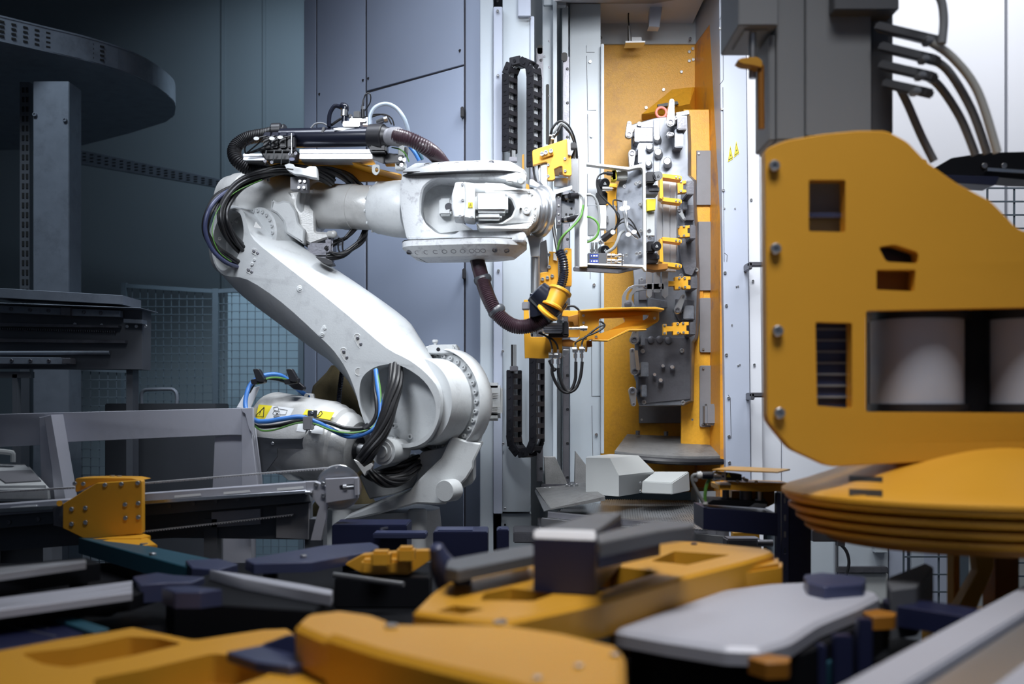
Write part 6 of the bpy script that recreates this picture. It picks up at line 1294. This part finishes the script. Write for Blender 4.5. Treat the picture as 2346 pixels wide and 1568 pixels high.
fs_(c4, 'side_panel', [(1372, 1250), (1366, 1240), (1500, 1208), (1512, 1224)], .902, .05, 'navy_paint', .003)
# F5 grey rounded slab on black carriage
c5 = thing('grey_slab_cover', 'pale grey rounded slab cover on a black carriage at the lower right', 'cover', hpt(1720, 1420, .62))
fs_(c5, 'slab_top', rnd([(1402, 1441), (1498, 1406), (1654, 1352), (1760, 1338), (1850, 1334), (1990, 1352), (2020, 1362), (1967, 1389), (1876, 1425), (1811, 1467), (1746, 1486), (1660, 1483), (1520, 1462)], 12), .74, .035, 'slab_grey', .010)
fs_(c5, 'carriage_body', rnd([(1440, 1476), (1560, 1440), (1660, 1380), (1850, 1350), (2040, 1385), (1980, 1430), (1860, 1490), (1750, 1525), (1500, 1500)], 8), .70, .098, 'bed_black', .004)
fs_(c5, 'rear_block', rnd([(1840, 1318), (1880, 1312), (1985, 1322), (1980, 1338), (1890, 1345), (1850, 1336)], 4), .77, .07, 'navy_light', .003); fs_(c5, 'rear_block', rnd([(2030, 1325), (2120, 1290), (2140, 1300), (2100, 1345), (2040, 1352)], 4), .76, .12, 'dark_grey', .003)
fs_(c5, 'side_rail', rnd([(2020, 1372), (2060, 1366), (2260, 1398), (2300, 1410), (2250, 1418), (2040, 1386)], 3), .72, .05, 'navy_paint', .003)
for pts in (((1712, 1507), (1760, 1499), (1812, 1506), (1808, 1518), (1755, 1520)), ((1975, 1402), (2010, 1396), (2055, 1404), (2050, 1412), (2000, 1414))): fs_(c5, 'orange_cap', rnd(list(pts), 4), .725, .03, 'brown_orange', .002)
# F6 silver beam lower right
c6 = thing('silver_profile_beam', 'broad silver profile beam running out of the lower right corner', 'beam', hpt(2250, 1500, .62))
def band(p0_, p1_, w, z, m, name, th=.05): 
    a, c = Vector(p0_), Vector(p1_); d = (c-a).normalized(); n = Vector((d.y, -d.x, 0))
    fin(MB().hexa([Vector((*v.xy, z-th)) for v in (a, a+n*w, c+n*w, c)]+[Vector((*v.xy, z)) for v in (a, a+n*w, c+n*w, c)], .004), name, m, c6)
s0, s1 = hpt(1790, 1640, .76), hpt(2330, 1350, .76); dd_ = (s1-s0).normalized(); nd = Vector((dd_.y, -dd_.x, 0)); s1 = s1+dd_*.9; s0 = s0-dd_*.2
band(s0, s1, .085, .76, 'slab_grey', 'top_band'); band(s0+nd*.09, s1+nd*.09, .10, .745, 'aluminium', 'groove_band'); band(s0+nd*.195, s1+nd*.195, .055, .76, 'slab_grey', 'edge_band'); band(s0+nd*.01, s1+nd*.01, .23, .72, 'dark_grey', 'beam_core', .12)
# lower dark cabinets under the carriage
c7 = thing('navy_equipment_rack', 'dark navy equipment rack with upright plates under the pale grey slab', 'rack', hpt(1850, 1560, .61))
for x0, x1, yt in ((1875, 1895, 1480), (1912, 1955, 1458), (1967, 2000, 1420), (1740, 1800, 1530), (1650, 1700, 1545)):
    p = hpt(x0, 1540, .65); q = hpt(x1, 1540, .65); fin(MB().box((p.x, p.y, .60), (q.x, p.y+.03, P(0, yt, p.y).z), .003), 'rack_plate', 'navy_paint', c7)
p = hpt(1850, 1550, .62); fin(MB().box((p.x-.05, p.y-.05, .601), (p.x+.05, p.y+.01, .66), .003), 'rack_foot', 'teal_paint', c7)
# F7 left rails and sheets
c8 = thing('bright_rail_bundle', 'three aluminium rails painted pale for their gleam ending in a navy bracket at lower left', 'rails', hpt(150, 1370, .62))
for k in range(3): fs_(c8, 'rail', [(-60, 1380+k*8-2), (303, 1331+k*10), (303, 1338+k*10), (-60, 1388+k*9)], .72, .02, 'slab_grey', .002)  # pale colour carries the bright streak of light along the rails
fs_(c8, 'rail_carrier', [(-60, 1372), (320, 1328), (380, 1340), (300, 1366), (50, 1396), (-60, 1404)], .70, .04, 'bed_black', .003)
fs_(c8, 'end_bracket', rnd([(303, 1322), (360, 1312), (400, 1318), (470, 1322), (440, 1334), (380, 1336), (320, 1340)], 3), .72, .05, 'navy_light', .003); fs_(c8, 'end_bracket', rnd([(370, 1345), (430, 1342), (510, 1350), (460, 1356), (400, 1356)], 3), .76, .04, 'navy_light', .003)
support(c8, 40, 1384, .67); support(c8, 240, 1352, .67)
c9 = thing('thin_rail_pair', 'pair of thin pale rails further back at the left edge', 'rails', hpt(90, 1300, .62))
for k in range(2): fs_(c9, 'rail', [(-60, 1306+k*10), (195, 1282+k*2), (197, 1285+k*2), (-60, 1311+k*10)], .78, .02, 'aluminium', .001)
fs_(c9, 'rail_bed', [(-60, 1300), (200, 1278), (230, 1290), (-60, 1330)], .76, .05, 'bed_black', .002); support(c9, 20, 1312, .75, .02); support(c9, 180, 1292, .75, .02)
c10 = thing('teal_edged_sheet', 'dark navy sheet with a teal edge in front of the bright rails', 'sheet', hpt(100, 1440, .62))
fs_(c10, 'sheet', [(-80, 1392), (70, 1402), (215, 1446), (60, 1480), (-80, 1500)], .655, .02, 'navy_paint', .002); fs_(c10, 'teal_edge', [(62, 1396), (110, 1396), (250, 1440), (215, 1450)], .665, .02, 'teal_paint', .002)
for y in (1412, 1430): fin(MB().tube([hpt(-40, y-8, .656), hpt(110+(y-1412), y+28, .656)], .0012, 5, 1), 'sheet_seam', 'aluminium', c10)
support(c10, 20, 1440, .67, .03)
c11 = thing('teal_floor_beam', 'long dark teal beam slanting back to the right at the left', 'beam', hpt(350, 1280, .62))
fs_(c11, 'beam_body', [(180, 1232), (240, 1230), (490, 1282), (540, 1292), (500, 1304), (430, 1300)], .70, .06, 'teal_paint', .003); fs_(c11, 'end_cap', [(425, 1284), (500, 1280), (545, 1292), (500, 1306), (440, 1302)], .715, .05, 'navy_light', .003)
hbolts(c11, [(440, 1289), (350, 1272)], .702, .012); support(c11, 480, 1296, .68, .02)
# F11 steel bar and black block
c12 = thing('steel_edged_block', 'black block with a steel edge, its gleam painted pale grey, in the lower middle left', 'block', hpt(620, 1360, .62))
fs_(c12, 'steel_edge', [(480, 1306), (560, 1316), (700, 1340), (763, 1352), (758, 1362), (700, 1352), (560, 1328)], .73, .029, 'slab_grey', .003)  # pale grey colour stands in for the gleam of the steel
fs_(c12, 'block_body', [(485, 1312), (765, 1358), (720, 1400), (400, 1380), (380, 1350)], .70, .098, 'bed_black', .004)
c13 = thing('yellow_terminal_blocks', 'small cluster of bright yellow blocks on a dark base at lower centre', 'blocks', P(890, 1300, 3.4))
for x0, y0, x1, y1, Y in ((848, 1265, 893, 1302, 3.30), (908, 1256, 949, 1292, 3.34), (826, 1284, 942, 1318, 3.38)): fin(MB().pbox(x0, y0, x1, y1, Y, .07, .008), 'yellow_block', 'label_yellow' if 0 else 'orange_hazed', c13)
fin(MB().cast(rnd([(790, 1294), (830, 1272), (960, 1262), (1000, 1262), (985, 1285), (930, 1322), (840, 1320)], 4), 3.44, .05, ch=1), 'backing_block', 'orange_hazed', c13)
fin(MB().cyl(P(765, 1318, 3.3), P(925, 1340, 3.2), .008), 'steel_rod', 'steel', c13); p = P(880, 1318, 3.42); fin(MB().box((p.x-.14, 3.36, .60), (p.x+.14, 3.5, p.z), .004), 'base_block', 'bed_black', c13)
# navy blocks in front of the robot
def nblock(label, boxes, Y):
    p = P((boxes[0][0]+boxes[0][2])/2, boxes[0][3], Y); t = thing('navy_block', label, 'block', Vector((p.x, Y, 0)))
    for i, (x0, y0, x1, y1, dY, D) in enumerate(boxes):
        a, c = P(x0, y0, Y+dY), P(x1, y0, Y+dY); fin(MB().box((a.x, Y+dY, .0 if i == 0 else P(0, y1, Y+dY).z), (c.x, Y+dY+D, a.z), .004), 'block_body' if i == 0 else 'block_step', 'navy_paint' if i % 2 == 0 else 'navy_light', t)
    return t
n1 = nblock('navy lidded box in front of the robot base', [(760, 1203, 932, 1226, 0, .22), (854, 1222, 976, 1236, -.12, .1)], 4.45)
fin(MB().bar(P(872, 1213, 4.42), P(934, 1201, 4.55), .008, .008).bar(P(933, 1202, 4.5), P(933, 1226, 4.5), .006, .006, up=(1, 0, 0)), 'lid_trim', 'steel_bright', n1)
nblock('flat navy stepped block right of the robot base', [(992, 1219, 1117, 1244, 0, .2), (1000, 1215, 1085, 1221, .02, .12)], 4.44)
nblock('small navy block beside the white column foot', [(1138, 1214, 1166, 1244, 0, .12), (1142, 1211, 1150, 1215, .02, .05)], 4.44)
c14 = thing('slate_plate', 'long slate blue plate left of the yellow blocks', 'plate', hpt(720, 1270, .62))
fs_(c14, 'plate_top', rnd([(560, 1282), (742, 1250), (851, 1243), (870, 1252), (846, 1264), (716, 1288), (580, 1292)], 4), .74, .03, 'navy_light', .003); support(c14, 620, 1280, .72, .02); support(c14, 800, 1258, .72, .02)
hbolts(c14, [(695, 1277)], .742, .01)
c15 = thing('grey_plate_with_knob', 'slate grey plate with a round knob left of the navy box', 'plate', hpt(1130, 1280, .80))
fs_(c15, 'plate_top', rnd([(1026, 1282), (1160, 1257), (1222, 1247), (1232, 1262), (1222, 1272), (1050, 1306), (1020, 1300)], 4), .86, .025, 'dark_grey', .003)
fin(MB().lathe(hpt(1012, 1292, .84), (-.3, -.4, 1), [(-.05, .03), (.0, .03), (.02, .022), (.045, .016), (.05, .010)], 24), 'clamp_knob', 'navy_light', c15)
for x, y in ((1060, 1298), (1190, 1262)): p = hpt(x, y, .84); fin(MB().box((p.x-.02, p.y-.02, .803), (p.x+.02, p.y+.02, .84)), 'support_leg', 'navy_paint', c15)
# ================================================================ SENSOR STAND (between cell and orange head)
ss = thing('sensor_stand', 'navy box beam with bolted orange plates and a plugged sensor at right', 'stand', Vector((P(1700, 0, 4.1).x, 4.1, 0)))
zv = zm(1560, 1040, .17857); YS = 4.1
def sv(name, pts, dY, d, m, ch=.6): return fpx(ss, name, zv(*pts), YS+dY, d, m, ch)
sv('box_beam', [(288, 690), (1240, 765), (1240, 1060), (288, 975)], 0, .22, 'navy_paint', 1.2)
sv('base_plate', [(355, 625), (410, 590), (1080, 615), (1108, 620), (1108, 670), (1080, 700), (360, 655)], .02, .16, 'bed_black')
sv('weld_plate', [(890, 690), (960, 640), (1105, 650), (1100, 690)], -.01, .02, 'dark_grey')
for x in (575, 830, 1008):
    fin(MB().cyl(P(*zv((x, 470))[0], YS+.07), P(*zv((x, 640))[0], YS+.07), .013 if x != 830 else .022).cyl(P(*zv((x, 560 if x != 1008 else 580))[0], YS+.07), P(*zv((x, 625))[0], YS+.07), .021, n=6), 'jack_screw', 'steel' if x == 1008 else 'dark_steel', ss)
sv('orange_post', [(655, 480), (1200, 480), (1200, 640), (1100, 690), (1080, 610), (650, 610)], .12, .05, 'orange_hazed')
sv('lower_plate', [(482, 400), (520, 395), (1060, 410), (1400, 400), (1400, 480), (1050, 490), (485, 462)], .0, .16, 'orange_hazed', .6)
sv('upper_plate', [(640, 365), (1040, 370), (1400, 380), (1400, 420), (1060, 425), (640, 405)], .01, .14, 'orange_hazed', .6)
sv('shim', [(500, 385), (640, 382), (640, 405), (500, 402)], -.01, .1, 'steel')
b = MB().hexa([P(*zv(p)[0], YS+d) for p, d in (((400, 215), -.02), ((1240, 250), -.08), ((1400, 215), .1), ((640, 178), .16), ((400, 200), -.02), ((1240, 235), -.08), ((1400, 195), .1), ((640, 160), .16))]); fin(b, 'cover_plate', 'orange_hazed', ss)
sn = sv('sensor_body', [(510, 235), (780, 265), (785, 350), (510, 345)], .02, .06, 'black_plastic')
fin(MB().cast(zv((512, 250), (575, 252), (577, 342), (512, 340)), YS+.017, .003), 'sensor_label', 'label_white', sn); fin(MB().cast(zv((530, 280), (555, 282), (555, 305), (530, 304)), YS+.015, .002), 'label_print', 'label_blue', sn)
wt = fin(MB().cast(zv((610, 250), (642, 302), (580, 298)), YS+.017, .003), 'warning_label', 'label_yellow', sn); fin(MB().cast(zv((609, 265), (614, 266), (613, 290), (609, 290)), YS+.0155, .002), 'label_print', 'ink_black', sn)
fin(MB().cyl(P(*zv((270, 280))[0], YS), P(*zv((415, 282))[0], YS), .014, n=20, ch=.002), 'cable_plug', 'black_gloss', ss)
fin(MB().cyl(P(*zv((410, 280))[0], YS), P(*zv((510, 290))[0], YS), .016, n=18).cyl(P(*zv((430, 280))[0], YS), P(*zv((450, 284))[0], YS), .019, n=18), 'plug_nut', 'steel_bright', ss)
fin(MB().cyl(P(*zv((205, 270))[0], YS), P(*zv((272, 278))[0], YS), .011, n=14).cyl(P(*zv((230, 272))[0], YS), P(*zv((250, 276))[0], YS), .014, n=10), 'strain_relief', 'label_white', ss)
fin(MB().tube([P(*zv(p)[0], YS) for p in ((210, 270), (160, 280), (145, 330), (175, 420), (230, 530), (300, 640), (325, 670))], .0065, 10), 'grey_cable', 'grey_cable', ss)
fin(MB().tube([P(*zv(p)[0], YS+.01) for p in ((370, 325), (335, 390), (315, 480), (308, 570), (312, 620))], .0060, 10), 'green_cable', 'green_cable', ss)
fin(MB().cast(ell(*zv((190, 335))[0], 5, 4.5, 16, 30), YS-.01, .002), 'cable_tag', 'panel_grey', ss); fin(MB().lathe(P(*zv((308, 635))[0], YS), (0, 0, 1), [(-.004, .010), (.004, .010)], 12), 'cable_tie', 'label_white', ss)
bolts(ss, zv((725, 355), (965, 362)), YS+.0, 4, m='steel'); fin(MB().tube([P(*zv(p)[0], YS) for p in ((800, 300), (815, 330), (860, 345))], .006, 8), 'hose_nipple', 'steel_bright', ss)
fin(MB().pbox(1780, 1130, 1789, 1420, YS, .04, .002), 'slotted_upright', 'navy_light', ss)
b = MB().cast(rect(1791, 1125, 1807, 1450), YS, .006, holes=[rnd(rect(1796, y, 1801, y+14), 2.4) for y in (1140, 1180, 1218, 1256, 1294, 1332)]); fin(b, 'slotted_upright', 'navy_light', ss)
a, c = P(1808, 0, YS), P(1862, 0, YS); fin(MB().box((a.x, YS+.02, 0), (c.x, YS+.2, P(0, 1120, YS).z), .004), 'navy_cabinet', 'navy_paint', ss)
fin(MB().pbox(1666, 1235, 1745, 1262, YS+.4, .1, .006).cyl(P(1735, 1245, YS+.38), P(1770, 1245, YS+.38), .014), 'valve_unit', 'dark_steel', ss); fin(MB().pbox(1680, 1222, 1740, 1242, YS+.55, .05), 'valve_bracket', 'orange_hazed', ss)
fin(MB().pbox(1862, 1215, 1995, 1242, 4.9, .2, .004).pbox(1920, 1240, 1936, 1252, 4.88, .04), 'rear_arm', 'dark_steel', ss)
# ================================================================ RIGHT ORANGE GRIPPER HEAD
gh = thing('orange_gripper_head', 'huge orange gripper head with dark openings hanging at the right edge', 'gripper head', P(2150, 1250, 3.1))
def gg(name, pts, Y, d, m='orange_hazed', ch=2, holes=()): return fpx(gh, name, pts, Y, d, m, ch, holes)
plate = rnd([(1752, 342), (1800, 322), (1880, 308), (1960, 300), (2030, 300), (2078, 325), (2120, 370), (2190, 420), (2270, 462), (2330, 525), (2460, 570), (2700, 590), (2700, 1010), (2100, 1060), (1900, 1070), (1812, 1030), (1775, 985), (1757, 962)], 14)
gg('front_plate', plate, 2.95, .05, holes=[rnd([(1853, 412), (1937, 412), (1937, 532), (1853, 530)], 5), rnd([(1868, 738), (1952, 740), (1952, 936), (1872, 930)], 4), rnd([(1984, 712), (2560, 700), (2560, 948), (1984, 944)], 6), rnd([(2012, 566), (2050, 560), (2104, 578), (2104, 604), (2030, 600)], 8), rnd([(2008, 618), (2098, 618), (2095, 668), (2008, 664)], 4)])
gg('window_box', rect(1840, 400, 1950, 545), 3.03, .12, 'column_grey'); gg('window_bar', rect(1850, 488, 1940, 500), 2.99, .03, 'navy_light'); gg('window_box', rect(1860, 728, 1960, 945), 3.03, .1, 'navy_light', 1)
for k in range(7): gg('window_rib', rect(1868, 752+k*26, 1952, 756+k*26), 3.02, .01, 'column_grey', .3)
gg('slot_backing', rect(1995, 550, 2115, 612), 3.03, .05, 'navy_paint'); gg('recess_backing', rect(2000, 612, 2110, 675), 3.03, .05, 'brown_orange')
hub = []
for y, r in ((304, 20), (312, 40), (340, 62), (400, 115), (440, 172), (470, 215), (545, 285), (690, 300)): hub.append(((CZ+(HY-y)*3.25/F), r*3.40/F))
zb0 = hub[-1][0]; ce = P(2052, 0, 3.45)
fin(MB().lathe((ce.x, 3.47, 0), (0, 0, 1), [(z, r) for z, r in reversed(hub)], 56), 'hub_casting', 'orange_hazed', gh)
for k in range(4): 
    a = math.radians(215+k*28); q = Vector((ce.x+math.cos(a)*.30, 3.47+math.sin(a)*.30, 1.5)); q2 = Vector((ce.x+math.cos(a)*.10, 3.47+math.sin(a)*.10, 1.93)); fin(MB().bar(q, q2, .03, .03, .005), 'casting_rib', 'orange_hazed', gh)
for x, r, m in ((2080, 100, 'slab_grey'), (2190, 50, 'bed_black'), (2335, 104, 'slab_grey'), (2480, 60, 'slab_grey')):  # the black cylinder stands in for the dark gap between the motors
    p = P(x, 0, 3.2); fin(MB().lathe((p.x, 3.13, 0), (0, 0, 1), [(P(0, 956, 3.2).z, px(r, 3.2)), (P(0, 700, 3.2).z, px(r, 3.2))], 40), 'motor_and_gap_cyl', m, gh)
for x in (2085, 2330):
    p = P(x, 0, 3.2)
    for y0, y1 in ((740, 704), (950, 926)): fin(MB().lathe((p.x, 3.13, 0), (0, 0, 1), [(P(0, y0, 3.2).z, px(108, 3.2)), (P(0, y1, 3.2).z, px(108, 3.2))], 40), 'motor_band', 'black_plastic', gh)
gg('rear_plate', [(1990, 690), (2700, 680), (2700, 980), (1990, 980)], 3.48, .03, 'dark_grey')
bolts(gh, [(1773, 381), (1776, 571), (1781, 759), (1785, 947)], 2.945, 13, m='steel', name='plate_bolt')
# turntable disc
DOME = [(1.118, .0), (1.118, .06), (1.105, .16), (1.06, .28), (1.015, .39), (.99, .46), (.975, .51), (.965, .525), (.955, .525)]
dc = Vector((P(2235, 0, 3.15).x, 3.15, 0))
fin(MB().lathe(dc, (0, 0, 1), DOME[::-1], 96), 'disc_dome', 'orange_hazed', gh)
for i, (z, r) in enumerate(((.955, .515), (.928, .505), (.900, .485), (.872, .46))):
    fin(MB().lathe(dc, (0, 0, 1), [(z-.024, r-.035), (z-.020, r-.012), (z-.012, r), (z-.004, r), (z, r-.03)], 96), 'disc_ring', 'orange_hazed', gh)
fin(MB().lathe(dc, (0, 0, 1), [(.83, .40), (.955, .46)], 96), 'disc_core', 'brown_orange', gh)
fin(MB().lathe(dc, (0, 0, 1), [(1.11, .085), (1.132, .085), (1.136, .07)], 40), 'centre_flange', 'steel', gh)
fin(MB().lathe(dc, (0, 0, 1), [(1.09, .12), (1.17, .12)], 40), 'neck', 'brown_orange', gh)
def ondome(x, y, off=0.0):
    d = P(x, y, 1)-Vector((0, 0, CZ)); Y = 2.5
    while Y < 3.4:
        q = Vector((0, 0, CZ))+d*Y; r = (q.xy-dc.xy).length
        for (za, ra), (zb_, rb) in zip(DOME, DOME[1:]):
            if ra <= r <= rb and q.z <= za+(zb_-za)*(r-ra)/max(1e-6, rb-ra): return q+Vector((0, 0, off))
        Y += .003
    return q
for y0, y1 in ((1092, 1107), (1122, 1140)):
    q = [ondome(x, y) for x, y in ((1945, y1-3), (2022, y1), (2022, y0+3), (1945, y0))]
    fin(MB().hexa([v-Vector((0, 0, .01)) for v in q]+[v+Vector((0, 0, .002)) for v in q]), 'disc_slot', 'ink_black', gh)
# struts below the disc down to the bed
st = thing('orange_stand', 'orange stand with a slanted strut carrying the disc of the gripper head', 'stand', Vector((P(2230, 0, 3.3).x, 3.3, 0)))
fpx(st, 'slanted_strut', [(2233, 1255), (2277, 1255), (2277, 1300), (2235, 1400), (2190, 1400), (2240, 1310)], 3.25, .05, 'orange_hazed', 1)
a, c = P(2282, 0, 3.35), P(2336, 0, 3.35); fin(MB().box((a.x, 3.35, .55), (c.x, 3.45, .84), .004), 'upright', 'brown_orange', st)
a, c = P(2186, 0, 3.4), P(2200, 0, 3.4); fin(MB().box((a.x, 3.4, .0), (c.x, 3.46, .84), .004), 'upright', 'orange_hazed', st); fin(MB().box((P(2180, 0, 3.3).x, 3.15, .0), (P(2480, 0, 3.3).x, 3.55, .575), .01), 'stand_base', 'orange_hazed', st)
# column, clamps, hoses above the head
gc = thing('grey_lift_column', 'tall grey lift column with clamped hoses above the orange gripper head', 'column', P(1900, 310, 3.5))
def cc(name, x0, y0, x1, y1, Y, d, m='column_grey'): return fin(MB().pbox(x0, y0, x1, y1, Y, d, .003), name, m, gc)
cc('column_face', 1762, 80, 1778, 322, 3.50, .2); cc('column_face', 1780, -260, 1844, 320, 3.48, .25); cc('column_face', 1847, -260, 1996, 312, 3.46, .28); cc('column_edge', 1996, -260, 2046, 306, 3.50, .2, 'dark_grey')
cc('top_housing', 1692, -260, 1782, 58, 3.45, .3); cc('housing_step', 1705, 58, 1760, 70, 3.48, .2); cc('top_clamp', 1912, -60, 2060, 22, 3.40, .3, 'dark_grey')
fin(MB().cyl(P(1724, 70, 3.5), P(1724, 180, 3.5), .012), 'valve_stem', 'steel', gc); fin(MB().cast(rnd([(1688, 138), (1700, 133), (1735, 130), (1747, 140), (1746, 155), (1728, 150), (1700, 146)], 5), 3.44, .05, ch=1), 'valve_handle', 'orange_hazed', gc)
fin(MB().cyl(P(1743, 150, 3.46), P(1744, 296, 3.46), .010), 'handle_rod', 'brown_orange', gc)
for i, (x0, y0, x1, y1) in enumerate(((2010, 62, 2160, 98), (2020, 108, 2150, 140), (2020, 150, 2142, 178), (2030, 192, 2130, 214))):
    fin(MB().bar(P(x0, y0, 3.42), P(x1, y1, 3.30), .05, .028, .006), 'hose_clamp_bar', 'dark_grey', gc); fin(MB().pbox(x1-36, y1-16, x1-18, y1-2, 3.26, .05, .004), 'clamp_nut', 'steel', gc)
for i, pts in enumerate((((2100, -40), (2150, -10), (2162, 40), (2158, 100)), ((2120, 90), (2180, 130), (2240, 210), (2285, 350)), ((2120, 130), (2170, 160), (2225, 250), (2262, 352)), ((2110, 170), (2150, 195), (2200, 270), (2235, 355)), ((2060, 200), (2080, 240), (2110, 310), (2140, 370)))):
    fin(MB().tube([P(x, y, 3.25+.05*i) for x, y in pts], .0125, 12), 'grey_hose', 'column_grey' if i != 1 else 'cover_grey', gc)
sr = thing('black_slide_arm', 'black horizontal slide arm with silver rail at the right edge', 'arm', P(2280, 420, 3.9))
fpx(sr, 'arm_body', rnd([(2130, 392), (2180, 362), (2260, 350), (2700, 340), (2700, 420), (2346, 412), (2240, 402), (2170, 408)], 5), 3.9, .12, 'black_plastic', 1)
fpx(sr, 'silver_rail', [(2262, 384), (2700, 412), (2700, 420), (2262, 392)], 3.87, .03, 'steel_bright', .4); fpx(sr, 'lower_shoe', rnd([(2150, 400), (2290, 405), (2280, 425), (2200, 420)], 4), 3.86, .1, 'navy_light', 1)
for x in (2255, 2300): bolt(sr, P(x, 380, 3.895), (0, -1, 0), .010, .006, 'steel')
a = P(2650, 0, 4.0); fin(MB().box((a.x-.05, 3.9, 0), (a.x+.05, 4.05, 2.1), .004), 'arm_post', 'dark_grey', sr)
def wires(label, x0, x1, y0, y1, Y, cell):
    t = thing('mesh_fence', label, 'fence', Vector((P((x0+x1)/2, 0, Y).x, Y, 0))); A, B = P(x0, y0, Y), P(x1, y1, Y); b = MB()
    n = int((B.x-A.x)/(cell*2))
    for i in range(n+1): x = A.x+cell*2*i; b.box((x-.004, Y-.004, 0.05), (x+.004, Y+.004, A.z))
    z = A.z
    while z > .1: b.box((A.x, Y-.008, z-.004), (B.x, Y-.002, z+.004)); z -= cell
    o = fin(b, 'fence_wires', 'fence_wire', t); o['kind'] = 'stuff'; fin(MB().box((B.x, Y-.03, 0), (B.x+.06, Y+.03, A.z+.05)), 'fence_post', 'fence_wire', t)
wires('dark wire fence seen between orange head and right edge', 2262, 2560, 432, 600, 5.6, .066)
wires('dark wire fence low behind the slab cover', 2070, 2185, 1236, 1440, 5.5, .085)
